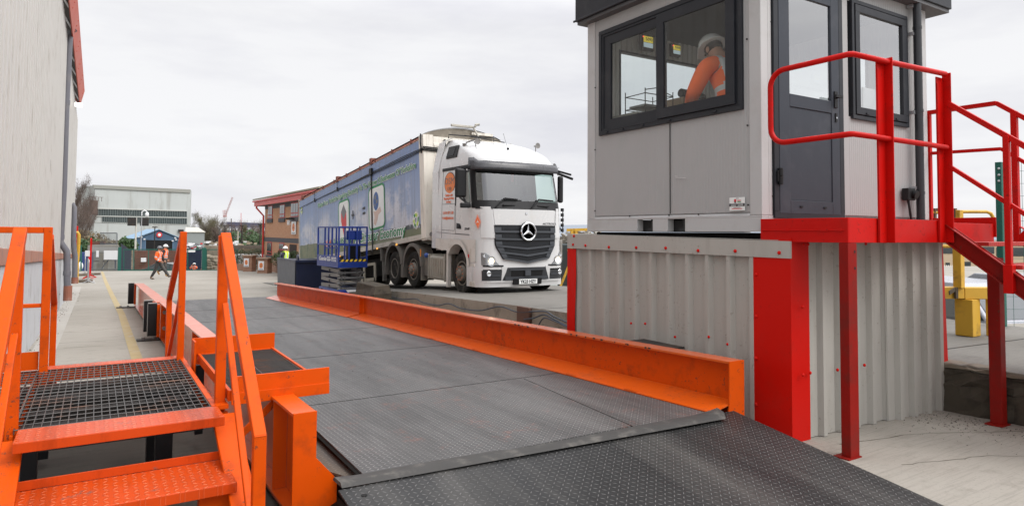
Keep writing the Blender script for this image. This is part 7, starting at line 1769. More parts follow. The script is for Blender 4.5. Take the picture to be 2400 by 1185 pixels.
m = MB(); m.mat(0); lattice(m, D(527.5, 560, 300), D(527.5, 507, 300), 1.0, 10, .08); m.mat(1); lattice(m, D(527.5, 507, 300), D(526, 492, 300), 1.0, 4, .08); m.box(D(526, 507, 300)-V((.6, .6, .3)), D(530, 505, 300)+V((.2, .5, .2))); m.build('mast', [pm('crane_white', (.72, .72, .72), .6), pm('crane_red', (.48, .28, .27), .6)], cr_)
m = MB(); lattice(m, D(529, 503, 300), D(545, 462, 300), .5, 12, .05); m.build('jib', bpy.data.materials['crane_red'], cr_)
for u, v0, v1, w_, lab, mt in ((457, 525, 503, 1.2, 'grey lattice mast on the skyline left of the cranes', GALV), (510, 530, 504, .10, 'thin grey mast on the skyline beside the crane', GALV), (565, 523, 499, .10, 'thin red mast above the long blue roof', REDL), (542, 520, 512, .2, 'short chimney post above the long blue roof', BARK)):
    m = MB()
    if w_ > 1: lattice(m, D(u, v0, 280), D(u, v1, 280), 1.0, 8, .1); c = D(u, v1+2, 280); m.box(c-V((1.3, .5, .6)), c+V((1.3, .5, .9)))
    else: m.cyl(D(u, v0+25, 290), D(u, v1, 290), w_, 6)
    m.build('mast', mt, label=lab, cat='mast')

# ================================================================== TREES
def branchy(seed, H, W_, twigs, lowy=.25, limbs=9):
    r = random.Random(seed); tm = MB(); tips = []
    tm.tube([(0,0,0), (r.uniform(-.1,.1), 0, H*.25), (r.uniform(-.2,.2), r.uniform(-.2,.2), H*.55), (r.uniform(-.3,.3), 0, H*.85)], H*.022, 6, r2=H*.006)
    for k in range(limbs):
        z = H*(lowy+.5*k/limbs); a = r.uniform(0, 6.28); L_ = W_*.5*r.uniform(.6, 1)*(1.05-.45*k/limbs); p = V((0, 0, z)); d = V((math.cos(a), math.sin(a), .55+.3*r.random())); q1 = p+d*L_*.5; q2 = p+d*L_+V((0, 0, H*.05)); tm.tube([p, q1, q2], H*.008, 4, r2=H*.002); tips += [q1, q2, q1.lerp(q2, .5), p.lerp(q1, .7)]
        for j in range(3):
            a2 = a+r.uniform(-1, 1); d2 = V((math.cos(a2), math.sin(a2), .8)); b_ = p.lerp(q2, r.uniform(.3, .9)); q3 = b_+d2*L_*.5; tm.tube([b_, q3], H*.004, 3, r2=H*.001); tips += [q3, b_.lerp(q3, .5)]
    tips += [V((0, 0, H*.8)), V((0, 0, H*.9)), V((0, 0, H*.65))]
    cw = MB()
    for i in range(twigs):
        b_ = r.choice(tips); d = V((r.gauss(0, 1), r.gauss(0, 1), r.gauss(.6, .8))).normalized(); L_ = H*r.uniform(.05, .13); s_ = b_+V((r.gauss(0, 1), r.gauss(0, 1), r.gauss(0, 1)))*H*.035; e_ = s_+d*L_; w_ = d.orthogonal().normalized()*H*.0022
        cw.add([s_-w_, s_+w_, e_], [(0, 1, 2)])
    return tm, cw
PROTO = []
for k, (H, W_, n) in enumerate(((1, .9, 2600), (1, 1.15, 2900), (1, .75, 2400))):
    PROTO.append(branchy(20+k, H, W_, n))
def tree(u, v, d, h, label, crown=TWIG, k=0, group='winter trees beyond the yard', sq=1.0, zb=None):
    p = D(u, v, d); z = zb if zb is not None else p.z; h_ = h
    key = 'tree%d%s' % (k, crown.name)
    M = MX.Translation(V((p.x, p.y, z))) @ MX.Rotation(rnd.uniform(0, 6), 4, 'Z') @ MX.Diagonal((h_*sq, h_*sq, h_, 1))
    if key in MATS:
        o = dup(MATS[key], M, label); o['group'] = group; return o
    t = thing('bare_tree', (0,0,0), label, 'tree', group, M=M); tm, cw = PROTO[k]
    for src, nm, mt in ((tm, 'trunk', BARK), (cw, 'crown', crown)):
        x = MB(M); x.add(src.v, src.f); x.build(nm, mt, t)
    MATS[key] = t; return t
side = ['far left', 'left', 'middle', 'right', 'far right']
spec = [(462, 118, 11.0, 'bare brown tree just right of the factory, crown above the shed roof'), (470, 122, 11, 'bare rounded tree behind the small grey shed'), (478, 112, 10, 'bare tree right of the grey shed'), (490, 108, 10.5, 'bare tree below the thin grey mast'), (503, 112, 9.6, 'bare tree left of the crane mast'), (517, 105, 9, 'bare tree below the left end of the blue roof'), (532, 108, 9, 'bare tree directly under the crane'), (546, 104, 8.6, 'bare tree right of the crane foot'), (560, 106, 9.2, 'bare tree below the thin red mast'), (573, 102, 9, 'bare tree behind the pale lamp post'), (586, 106, 9.2, 'bare tree left of the brick office downpipe, second away'), (600, 100, 9.2, 'bare tree nearest to the brick office corner'), (612, 104, 9.4, 'bare tree partly behind the brick office corner')]
for i, (u, d, h, lab) in enumerate(spec): tree(u+14 if u < 500 else u, 600, d+32, h*.99, lab, TWIG if i % 3 else TWIGO, i % 3, zb=-5.6, sq=.62)
for i, (u, v, d, h, lab) in enumerate(((183, 590, 128, 17.5, 'tall dark bare tree at the warehouse corner on the bank'), (198, 592, 132, 15.5, 'bare tree with reddish twigs left of the factory'), (208, 595, 125, 13, 'bare tree against the factory side wall'), (172, 600, 120, 14, 'dark bare tree mostly behind the warehouse edge'), (192, 600, 112, 10, 'low bare tree on the bank below the taller ones'))):
    tree(u-6, v, d, h*.82, lab, TWIG, i % 3, 'bare trees on the left bank', .42)
# leafy bushes
def leaves(name, c, rad, n, size, mat, label, cat, group=None, seed=0, stem=True, boxy=False):
    r = random.Random(seed); t = thing(name, (c.x, c.y, c.z), label, cat, group); m = MB(); rx, ry, rz = rad
    lobes = [(V((r.uniform(-.6, .6)*rx, r.uniform(-.6, .6)*ry, rz*r.uniform(.5, 1.45))), r.uniform(.28, .55)) for _ in range(9)]
    for i in range(n):
        if boxy:
            f = r.randrange(3); p = V((r.uniform(-rx, rx), r.uniform(-ry, ry), r.uniform(.02, 2*rz))); 
            if f == 0: p.y = -ry*r.uniform(.8, 1.08)
            elif f == 1: p.z = 2*rz*r.uniform(.9, 1.07)
            p.z += .08*math.sin(p.x*3)+.05*math.sin(p.x*7+1)
        else:
            lc, lr = r.choice(lobes); d = V((r.gauss(0, 1), r.gauss(0, 1), r.gauss(0, 1))).normalized()*r.uniform(.7, 1.05)*lr; p = lc+V((d.x*rx, d.y*ry, d.z*rz*1.1)); p.z = max(.02, p.z)
        a = V((r.gauss(0, 1), r.gauss(0, 1), r.gauss(0, 1))).normalized(); b = a.orthogonal().normalized(); s_ = size*r.uniform(.6, 1.3); q = c+p
        m.add([q-a*s_, q+b*s_*.5, q+a*s_, q-b*s_*.5], [(0, 1, 2, 3)])
    m.build('crown' if not boxy else 'leaves', mat, t)
    if stem:
        m = MB()
        for k in range(5): a = r.uniform(0, 6.28); m.tube([c, c+V((math.cos(a)*rx*.3, math.sin(a)*ry*.3, rz*.8)), c+V((math.cos(a)*rx*.6, math.sin(a)*ry*.6, rz*1.5))], .03*max(rz, .5), 4, r2=.008)
        m.build('stems', BARK, t)
    return t
def base(u, v, d, z): p = D(u, v, d); p.z = z; return p
for i, (u, v, d, rx, rz, n, lab) in enumerate(((186, 583, 100, 3.0, 2.0, 1500, 'dark evergreen bush on the bank below the bare trees'), (206, 560, 118, 4.0, 2.6, 1800, 'tangled bush against the left end of the factory'), (235, 572, 120, 3.8, 1.6, 1500, 'bramble bush in front of the factory wall'), (300, 583, 84, 1.5, 1.7, 1200, 'ivy-covered stump left of the blue shed'), (258, 585, 112, 2.4, .8, 700, 'low scrub right of the brick pier'), (215, 575, 112, 2.5, 1.6, 900, 'dark scrub behind the barrier frames'))):
    c = D(u, v, d); leaves('bush', c-V((0, 0, rz)), (rx, rx*.6, rz), n, .22, IVY if i in (0, 3) else HEDGEB, lab, 'bush', 'bushes beyond the gate', i)
for i, (u, v, d, lab) in enumerate(((568, 562, 100, 'evergreen bush among the bare trees'), (592, 570, 95, 'low evergreen bush below the lamp posts'))): c = D(u, v, d); leaves('bush', c-V((0, 0, 1.8)), (2.4, 1.6, 1.8), 1200, .2, IVY, lab, 'bush', 'bushes beyond the gate', 40+i)

# ================================================================== GATE, WALLS AND STREET FURNITURE AT THE FAR SIDE
DG = 50.6
def gp(u, v, d=DG): return D(u, v, d)
zg = gp(300, 636).z
ga = thing('yard_gate', gp(385, 636), 'long green sliding mesh gate across the far side of the yard', 'gate')
m = MB(); m.bar(gp(290, 584.5), gp(478, 584.5), .07, .07); m.bar(gp(290, 633), gp(478, 633), .09, .09)
for u in (290, 313.5, 348, 382, 415, 440): m.bar(gp(u, 584), gp(u, 633), .06, .06)
m.build('gate_frame', GREENF, ga)
m = MB()
for i in range(48): u = 290+188*i/48; m.cyl(gp(u, 585, DG+.02), gp(u, 633, DG+.02), .0035, 3)
for k in range(9): v = 588+k*5.2; m.cyl(gp(290, v, DG+.02), gp(478, v, DG+.02), .0035, 3)
m.build('mesh_panel', GREENF, ga)
for u, w_, top, lab in ((279, .22, 579, 'thick green gate post at the left end of the gate'), (477, .28, 580, 'thick green gate post at the right end of the gate')):
    m = MB(); a = gp(u, 640, DG-.1); b = gp(u, top, DG-.1); m.box((a.x-w_/2, a.y-w_/2, a.z-.3), (a.x+w_/2, a.y+w_/2, b.z)); m.build('gate_post', GREENF, label=lab, cat='gate post', group='green gate posts', bevel=.01)
fr = thing('mesh_fence', gp(545, 636), 'green mesh fence right of the gate', 'fence'); m = MB(); m.bar(gp(484, 584.5), gp(556, 584.5), .06, .06); m.bar(gp(484, 633), gp(556, 633), .07, .07)
for u in (484, 520, 556): m.bar(gp(u, 584), gp(u, 633), .06, .06)
m.build('frame', GREENF, fr)
m = MB()
for i in range(24): u = 484+72*i/24; m.cyl(gp(u, 585), gp(u, 633), .006, 3)
m.build('mesh_panel', GREENF, fr)
fl = thing('palisade_fence', gp(245, 636, 52), 'grey railing fence with white boards left of the gate', 'fence'); m = MB()
for i in range(26): u = 205+73*i/26; m.bar(gp(u, 634, 52), gp(u, 588, 52), .05, .03)
m.bar(gp(204, 592, 52), gp(279, 592, 52), .05, .06); m.bar(gp(204, 630, 52), gp(279, 630, 52), .05, .06); m.build('railings', pm('fence_grey', (.16, .17, .165), .6, var=.2), fl)
for u0, v0, u1, v1 in ((243, 587, 276, 608), (225, 587, 232, 602), (199, 587, 215, 600)):
    m = MB(); a, b = gp(u0, v1, 51.8), gp(u1, v0, 51.8); m.hexa([a, V((b.x, b.y, a.z)), V((b.x, b.y+.04, a.z)), a+V((0, .04, 0)), V((a.x, a.y, b.z)), b, b+V((0, .04, 0)), V((a.x, a.y+.04, b.z))]); m.build('white_board', WHITEP, fl)
for i, (u, v0, lab) in enumerate(((236, 590, 'weathered concrete post left of the white boards'), (249, 600, 'short concrete post behind the railings'), (230, 615, 'low concrete post near the barriers'))):
    m = MB(); a = gp(u, 636, 53); b = gp(u, v0, 53); m.box((a.x-.13, a.y-.13, a.z), (a.x+.13, a.y+.13, b.z)); m.build('concrete_post', STONE, label=lab, cat='post', bevel=.02)
m = MB(); m.bar(gp(236, 632, 52.4), gp(256, 606, 52.4), .08, .06); m.bar(gp(270, 632, 52.4), gp(270, 608, 52.4), .1, .06); m.build('blue_prop', pm('dull_blue_steel', (.03, .04, .10), .6), label='diagonal dull blue prop behind the railings', cat='prop')
m = MB(); a = gp(205, 600, 53); m.box((a.x-1.6, a.y, a.z-1.2), (a.x+.4, a.y+1, a.z+.3)); m.build('blue_container', pm('dull_blue_box', (.02, .045, .16), .6, var=.3), label='dull blue box behind the left barriers', cat='container', bevel=.03)
m = MB(); m.bar(gp(190, 645, 49), gp(190, 575, 49), .10, .10); m.bar(gp(181, 600, 49), gp(190, 583, 49), .06, .06); m.bar(gp(181, 622, 49), gp(190, 604, 49), .06, .06); m.bar(gp(176, 598, 49), gp(190, 574, 49), .05, .05); m.build('green_gate_frame', GREENF, label='green gate frame half hidden by the yellow pipe', cat='gate')
m = MB(); a, b = gp(282, 640, 62), gp(278, 586, 62)
# brick wall behind the gate
def slab_px(name, mat, u0, v0, u1, v1, d0, d1, th, label, cat, parent=None, top=None):
    a, b = D(u0, v1, d0), D(u1, v1, d1); d_ = V((b.x-a.x, b.y-a.y, 0)).normalized(); n_ = V((-d_.y, d_.x, 0))*th; ta = D(u0, v0, d0).z; tb = D(u1, v0 if top is None else top, d1).z; zb = min(a.z, b.z)-1.5
    m = MB(); m.hexa([(a.x, a.y, zb), (b.x, b.y, zb), (b.x+n_.x, b.y+n_.y, zb), (a.x+n_.x, a.y+n_.y, zb), (a.x, a.y, ta), (b.x, b.y, tb), (b.x+n_.x, b.y+n_.y, tb), (a.x+n_.x, a.y+n_.y, ta)])
    return m.build(name, mat, parent, label, cat)
bw = slab_px('brick_wall', BRICKD, 315, 587, 440, 634, 60, 60, .35, 'dark red brick wall behind the gate', 'wall')
a, b = D(330, 613, 59.8), D(343, 604, 59.8); m = MB(); m.box((a.x, a.y-.05, a.z+0), (b.x+.0, b.y-.0, b.z)); m.build('notice_sign', WHITEP, label='white notice on the dark brick wall behind the gate', cat='sign')
slab_px('brick_pier', STONE, 307, 584, 314, 634, 60, 60, .5, 'rough pale brick pier at the left end of the dark brick wall', 'wall')
slab_px('brick_wall', BRICKD, 215, 566, 242, 590, 100, 100, .5, 'red brick wall on the bank left of the railing cage', 'wall')
slab_px('retaining_wall', STONE, 478, 575, 515, 640, 64, 64, .8, 'rough stone wall with ragged top behind the right gate post', 'wall', top=577)
slab_px('retaining_wall', BRICKD, 513, 586, 625, 640, 66, 66, .8, 'long brick retaining wall below the bare trees', 'wall')
slab_px('wall_coping', pm('dark_coping', (.11, .09, .07), .9, var=.4), 500, 575, 625, 586.5, 65.6, 65.6, 1.2, 'dark overgrown coping along the long retaining wall', 'wall')
m = MB(); r = random.Random(11)
for i in range(60): u = r.uniform(487, 512); v = r.uniform(600, 636); p = D(u, v, 63.4); m.ball(p, r.uniform(.12, .3), 6, 4, (1.3, .8, .7))
m.build('stone_heap', STONE, label='broken pale stones in the face of the stone wall', cat='stones')
# fenced cage and bank
m = MB()
for i in range(14): u = 235+38*i/14; m.bar(D(u, 573, 100), D(u, 545, 100), .05, .05)
m.bar(D(235, 546, 100), D(274, 546, 100), .12, .12); m.bar(D(235, 571, 100), D(274, 571, 100), .15, .15); m.bar(D(274, 546, 100), D(274, 584, 100), .15, .15); m.build('railing_cage', pm('cage_steel', (.10, .11, .12), .6), label='grey railing cage on the bank before the factory', cat='fence')
slab_px('bank_wall', pm('bank_concrete', (.27, .26, .235), .9, var=.3), 205, 574, 285, 586, 98, 98, 3, 'pale concrete bank wall under the railing cage', 'wall')
m = MB()
for i in range(30): u = 216+62*i/30; m.bar(D(u, 592, 70), D(u, 579, 70), .04, .03)
m.build('spiked_railing', GALV, label='pale spiked railing above the white boards', cat='fence')
m = MB()
for i in range(18): u = 284+24*i/18; v0 = 570+i*1.0; m.bar(D(u, 634, 64), D(u, v0, 64), .05, .03)
m.build('dark_palisade', pm('dark_palisade_steel', (.055, .06, .085), .6), label='dark spiked palisade between the gate post and brick wall', cat='fence')
# container, heap, vehicles behind the gate
ct = thing('waste_container', D(455, 640, 57), 'tall navy container full of coloured waste behind the gate', 'container')
a, b = D(437, 640, 57), D(468, 585, 57); m = MB(); m.box((a.x, a.y, a.z-1), (a.x+1.15, a.y+2.2, b.z)); m.build('body', NAVY, ct, bevel=.03)
m = MB(); 
for k in range(9): z = a.z-.2+k*.22; m.box((a.x-.03, a.y-.04, z), (a.x+1.18, a.y-.01, z+.07))
m.build('rib', NAVY, ct); m = MB(); q = D(447, 588, 56.8); m.box((q.x-.3, q.y, q.z-.1), (q.x+.35, q.y+.02, q.z+.14)); m.build('label_plate', PRINTW, ct)
m = MB(); r = random.Random(9)
for i in range(46):
    u = r.uniform(437, 474); v = r.uniform(570, 586)+(abs(u-452)*.1); p = D(u, v, 57.6+r.random()); m.mat(r.choice([0, 0, 1, 2, 3, 3, 4, 5])); s_ = r.uniform(.05, .15); m.bar(p, p+V((r.uniform(-1, 1), r.uniform(-1, 1), r.uniform(-.6, .6)))*s_*2.5, s_*1.5, s_)
m.build('waste_heap', [WHITEP, DKSTEEL, PRINTG, PRINTGY, PRINTR, BLUEL], label='heap of coloured scrap piled above the navy container', cat='waste heap')
def car(M, L_, W_, H_, prof, belt, mat, label, group, wheels_, glassy, cat='van'):
    """side profile (y along length, z) extruded over the width with tapered cabin; windows inset on the sides"""
    t = thing(cat.replace(' ', '_') if cat != 'van' else 'van', (0,0,0), label, cat, group, M=M); m = MB(M)
    n = len(prof); tap = lambda z: 0 if z < belt else (z-belt)*.16
    Lf = [V((-W_/2+tap(z), y, z)) for y, z in prof]; Rt = [V((W_/2-tap(z), y, z)) for y, z in prof]
    m.add(Lf+Rt, [(i, i+n, (i+1) % n+n, (i+1) % n) for i in range(n)])
    m.add(Lf, [tuple(range(n))]); m.add(Rt, [tuple(range(n))[::-1]]); m.build('body', mat, t, bevel=.03)
    for kind, pts in glassy:
        g = MB(M)
        if kind == 'side':
            for s_ in (-1, 1): g.add([V((s_*(W_/2-tap(z)+.006), y, z)) for y, z in pts], [tuple(range(len(pts)))])
            g.build('side_window', GLASSD, t)
        else:
            (y0, z0), (y1, z1) = pts; dn = V((0, -(z1-z0), (y1-y0))).normalized()*.012
            if dn.z < 0: dn = -dn
            x0, x1 = W_/2-tap(z0)-.09, W_/2-tap(z1)-.09; g.add([V((-x0, y0, z0))+dn, V((x0, y0, z0))+dn, V((x1, y1, z1))+dn, V((-x1, y1, z1))+dn], [(0,1,2,3)]); g.build('windscreen', GLASSD, t)
    for y in wheels_:
        for s_ in (-1, 1):
            w0 = MB(M); w0.lathe([(.2, -.05), (.30, -.01), (.33, -.05), (.33, -.2), (.2, -.22)], (s_*(W_/2+.01), y, .33), (s_, 0, 0), 22); ww = w0.build('wheel', TYRE, t, smooth=40); w0 = MB(M); w0.lathe([(.21, -.04), (.19, .0), (.06, -.02), (0, -.01)], (s_*(W_/2+.01), y, .33), (s_, 0, 0), 16); w0.build('rim', GALV, ww, smooth=40)
    return t
GLASSD = pm('dark_vehicle_glass', (.035, .045, .05), .08, var=.3, scale=2, spec=.9)
VANP = [(-2.4, .3), (-2.45, .75), (-2.25, 1.05), (-1.55, 1.22), (-.95, 1.85), (-.7, 1.98), (2.3, 2.0), (2.45, 1.9), (2.45, .35)]
VG = [('side', [(-1.45, 1.25), (-.92, 1.80), (-.35, 1.82), (-.35, 1.22)]), ('side', [(-.25, 1.22), (-.25, 1.82), (.6, 1.82), (.6, 1.22)]), ('front', ((-1.5, 1.27), (-1.0, 1.80)))]
def vanextra(t, M, W_, belt=1.2, col=None):
    m = MB(M)
    for s_ in (-1, 1): m.box((s_*(W_/2+.02), -1.25, 1.15), (s_*(W_/2+.24), -1.12, 1.42))
    m.build('mirror', BLACK, t, bevel=.02)
    m = MB(M); m.box((-W_/2+.1, -2.475, .35), (W_/2-.1, -2.43, .55)); m.build('bumper', BLACK, t, bevel=.02)
    for s_ in (-1, 1): m = MB(M); m.box((s_*(W_/2-.38), -2.46, .75), (s_*(W_/2-.08), -2.28, .98)); m.build('headlight', CHROME, t, bevel=.02)
CARP = [(-2.1, .3), (-2.15, .62), (-1.95, .80), (-1.0, .95), (-.35, 1.38), (.2, 1.46), (1.0, 1.42), (1.75, 1.0), (2.1, .92), (2.12, .35)]
p = D(402, 655, 54.5); car(rotz(V((p.x, p.y, D(400, 615, 54.5).z-1.46)), 62), 4.2, 1.75, 1.46, CARP, .9, pm('black_car_paint', (.012, .014, .018), .15, coat=1), 'black car behind the gate with only its sloping roofline showing', 'cars behind the gate', (-1.3, 1.3), [('side', [(-.9, .97), (-.3, 1.32), (.2, 1.38), (.2, .97)]), ('side', [(.28, .97), (.28, 1.37), (.9, 1.34), (1.5, 1.0)]), ('front', ((-.98, .98), (-.42, 1.34)))], 'car')
p = D(516, 640, 54); M = rotz(V((p.x+2.6, p.y-.9, D(516, 596, 54).z-2.0)), 55); t = car(M, 4.9, 1.9, 2.0, VANP, 1.2, WHITE, 'white van seen past the right gate post', 'cars behind the gate', (-1.6, 1.5), VG); vanextra(t, M, 1.9)
p = D(455, 640, 52.6); person(rotz(V((p.x, p.y, D(455, 619, 52.6).z-1.42)), 150), 'person in orange hi-vis jacket holding a camera up, half hidden beyond the gate', dict(elR=(.32,.16,1.30), wrR=(.10,.24,1.58), elL=(-.32,.16,1.30), wrL=(-.10,.24,1.58)), legs=HVO, hat=HATW, scale=.85, group='people in hi-vis standing in the yard')
MB().box(D(455, 619.5, 52.2)-V((.06, .04, .05)), D(455, 619.5, 52.2)+V((.06, .04, .05))).build('handheld_camera', BLACK, label='small black camera held up by the person beyond the gate', cat='camera')
b = D(471.5, 634, 50.9); m = MB(); m.cyl(b-V((0,0,.3)), b+V((0,0,.12)), .13, 12, .03); m.build('traffic_cone', HVO, label='tip of an orange cone at the foot of the right gate post', cat='cone')
# lamp posts and camera poles
def pole(u, v0, v1, d, r_, mat, lab, head=None, cat='lamp post'):
    a, b = D(u, v0, d), D(u, v1, d); t = thing('lamp_post' if cat == 'lamp post' else 'camera_pole', a, lab, cat); MB().cyl(a-V((0,0,2)), V((a.x, a.y, b.z)), r_, 8, r_*.7).build('pole', mat, t); top = V((a.x, a.y, b.z)); m = MB()
    if head == 'box': 
        for s_ in (-.75, .35): m.box((top.x+s_, top.y-.2, top.z-.8), (top.x+s_+.75, top.y+.2, top.z))
        m.build('floodlight', DKSTEEL, t, bevel=.03)
    elif head == 'cctv': m.tube([top, top+V((0, 0, .35)), top+V((.2, 0, .5)), top+V((.42, 0, .38))], .05, 6); m.ball(top+V((.42, 0, .1)), .17, 10, 6, (1, 1, 1.5)); m.build('camera_head', WHITEP, t, smooth=50)
    elif head == 'lamp': m.cyl(top, top+V((0, 0, .1)), .28, 10); m.build('lamp_head', DKSTEEL, t)
    elif head == 'arm': m.tube([top, top+V((.3, 0, .15))], .05, 5); m.build('lamp_head', DKSTEEL, t)
pole(317, 590, 510, 66, .10, pm('cream_pole', (.55, .54, .48), .6), 'cream pole with two floodlight boxes before the factory', 'box')
pole(330, 585, 505, 62, .05, GALV, 'grey pole with a white dome camera before the factory', 'cctv', 'camera pole')
pole(361.5, 584, 533, 75, .07, DKSTEEL, 'dark lamp post in front of the blue shed', 'lamp')
pole(557, 575, 541, 90, .14, pm('cream_pole2', (.38, .35, .27), .6), 'short pale wooden pole before the bare trees', None)
pole(566, 585, 530, 90, .12, DKSTEEL, 'dark lamp post left of the pair among the trees', 'lamp'); pole(609, 580, 527, 85, .10, DKSTEEL, 'dark lamp post nearest to the brick office', 'lamp'); pole(526.5, 560, 530, 110, .10, DKSTEEL, 'thin dark lamp post under the crane', 'lamp')
m = MB(); r = random.Random(21)
for i in range(34): u = r.uniform(480, 600); p = D(u, r.uniform(566, 574), 72+r.uniform(0, 8)); s_ = r.uniform(.1, .32); m.mat(r.choice([0, 1, 2, 3])); m.box(p-V((s_, s_*.6, s_*.4)), p+V((s_, s_*.6, s_*.5)))
m.build('stored_materials', [WHITEP, pm('tan_stock', (.33, .25, .17), .8), GREYB, STONE], kind='stuff', label='jumble of stored materials beyond the retaining wall', cat='materials')

# ================================================================== BRICK OFFICE, SIGN PIERS, LOW WALL
OX = D(620, 600, 50.0).x
of = thing('brick_office', (OX+5, 44, -1.2), 'orange brick two-storey office with red fascia and red window frames behind the trailer', 'building')
def OA(u, v, o=0): return AX(u, v, OX-o)
yF, yN = OA(620, 560).y, 37.0
ze = lambda y: OA(620, 466).z
zE = OA(620, 478).z; zG = gz(yF)-.9
m = MB(); m.box((OX, yN, zG), (OX+7, yF, zE+.3)); m.build('wall', BRICKO, of)
m = MB(); bz = OA(640, 561).z; m.box((OX-.02, yN, bz-.16), (OX-.001, yF+.01, bz+.14)); m.box((OX-.02, yN, zE-.42), (OX-.001, yF+.01, zE-.02)); m.build('brick_band', BRICKGREY, of)
eo = .55; fz0, fz1 = zE-.05, zE+.75
m = MB(); m.box((OX-eo, yN-1, zE-.16), (OX-eo+.06, yF+1.3, zE+.14)); m.box((OX-eo+.061, yF+1.24, zE-.16), (OX+7, yF+1.3, zE+.14)); m.box((OX-eo-.12, yN-1, zE+.145), (OX-eo+.05, yF+1.4, zE+.24)); m.build('fascia', pm('office_red_fascia', (.55, .04, .03), .4), of)
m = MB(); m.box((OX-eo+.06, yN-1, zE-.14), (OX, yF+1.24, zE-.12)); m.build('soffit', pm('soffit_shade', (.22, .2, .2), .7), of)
m = MB(); m.grid([[(OX-eo-.1, yF+1.4, zE+.33), (OX-eo-.1, yN-1, zE+.33)], [(OX+3.5, yF+1.4, zE+1.2), (OX+3.5, yN-1, zE+1.2)], [(OX+7.5, yF+1.4, zE+.4), (OX+7.5, yN-1, zE+.4)]]); m.build('roof', ROOFO, of, solid=.1)
m = MB(); q = V((OX-.10, yF+.1, zE+.3)); m.tube([V((OX-eo+.1, yF+.9, zE+.1)), V((OX-eo+.1, yF+.9, zE-.3)), V((OX-.12, yF-.05, zE-.9)), V((OX-.12, yF-.05, zG))], .07, 8); m.build('downpipe', pm('office_red_fascia', (.5, .03, .03), .4), of)
def win_o(u0, v0, u1, v1):
    a, b = OA(u0, v0), OA(u1, v1); y0, y1 = sorted((a.y, b.y)); z1, z0 = a.z, OA(u0, v1).z
    m = MB(); W0 = .07
    m.box((OX-.03, y0, z0), (OX+.0, y1, z1)); w0 = m.build('window', REDFR, of)
    m = MB(); n = max(2, int(round((y1-y0)/.75)))
    for i in range(n):
        a_, b_ = y0+W0+(y1-y0-W0)*i/n, y0+(y1-y0-W0)*(i+1)/n; zs = z0+(z1-z0)*.27
        m.box((OX-.045, a_, zs+.04), (OX-.0301, b_, z1-W0)); m.box((OX-.045, a_, z0+W0), (OX-.0301, b_, zs-.04))
    m.build('pane', WINDK, w0); m = MB(); m.box((OX-.09, y0-.12, z0-.28), (OX-.0, y1+.12, z0-.002)); m.build('sill', BRICKGREY, w0)
win_o(629, 482, 639, 513); win_o(657, 479, 668, 511); win_o(683, 475, 700, 509); win_o(627, 566, 637, 597); win_o(655, 568, 666, 590)
m = MB(); a, b = OA(679, 572), OA(695, 600); m.box((OX-.02, min(a.y, b.y), b.z), (OX-.001, max(a.y, b.y), a.z)); m.build('doorway', pm('dark_doorway', (.03, .015, .012), .8), of)
def logo_sign(M, w_, h_, label, parent=None):
    t = thing('company_sign', (0,0,0), label, 'sign', 'white company signs', M=M); m = MB(M); m.box((-w_/2, -.03, 0), (w_/2, 0, h_)); m.build('board', WHITEP, t); m = MB(M); c = V((0, -.032, h_*.52))
    m.add([c+V((w_*.30*math.cos(R(a)), 0, h_*.30*math.sin(R(a)))) for a in range(0, 360, 15)], [tuple(range(24))]); m.build('orange_oval', LOGOO, t)
    m = MB(M); m.box((-w_*.38, -.034, h_*.06), (w_*.38, -.0305, h_*.12)); m.build('line_of_print', PRINTGY, t)
    text('sign_letters', 'DSM', M @ frame((0, -.036, h_*.45), (1,0,0), (0,0,1), (0,-1,0)), h_*.16, PRINTGY, t, w_*.34); return t
a = OA(690, 549); logo_sign(frame((OX-.05, a.y, a.z), (0, -1, 0), (-1, 0, 0), (0, 0, 1)), 1.9, 1.05*1.0, 'white company sign high on the brick office wall') if 0 else None
M = MX.Translation(V((OX-.04, a.y, a.z))) @ MX.Rotation(R(-90), 4, 'Z'); logo_sign(M, 1.1, .86, 'white company sign with orange oval high on the brick office wall')
m = MB(); c = OA(692, 512); m.box((OX-.6, c.y-.15, c.z-.06), (OX, c.y+.15, c.z+.04)); m.mat(1).cyl((OX-.4, c.y, c.z-.1), (OX-.4, c.y, c.z-.4), .10, 10); m.build('wall_floodlight', [DKSTEEL, WHITEP], of)
# piers with signs, stepping low wall
def pier(u0, v0, u1, v1, d, lab, slab):
    a = D(u0, v1, d); b = D(u1, v1, d); zt_ = D(u0, v0, d).z; Mx = rotz(V((a.x, a.y, a.z-.3)), -32+ -8); t = thing('sign_pier', (0,0,0), lab, 'pier', 'brick sign piers by the office', M=Mx); W_ = (b-a).length; H_ = zt_-a.z+.3
    m = MB(Mx); m.box((-.05, 0, 0), (W_*.95, .6, H_)); m.build('brickwork', BRICKX, t); m = MB(Mx); m.box((-.12, -.07, H_), (W_*.95+.1, .67, H_+.1)); m.build('cap_stone', pm('cap_stone', (.30, .20, .14), .8, var=.2), t, bevel=.02)
    logo_sign(Mx @ MX.Translation(V((W_*.34, -.01, .34))), W_*.58, H_-.46, slab)
pier(571, 601, 592, 626, 46.5, 'farther brick pier carrying a company sign by the hedge', 'white company sign with orange oval on the farther brick pier')
pier(604.5, 607, 629, 634, 43.0, 'nearer brick pier carrying a company sign by the office', 'white company sign with orange oval on the nearer brick pier')
lw = thing('low_brick_wall', GZ(650, 640), 'low brick garden wall stepping down in front of the office', 'wall'); m = MB(); mc = MB()
st_ = [(627, 630, 45), (645, 634, 42.5), (660, 640, 40.5), (697, 655, 36.5)]; hs = [.75, .72, .85]
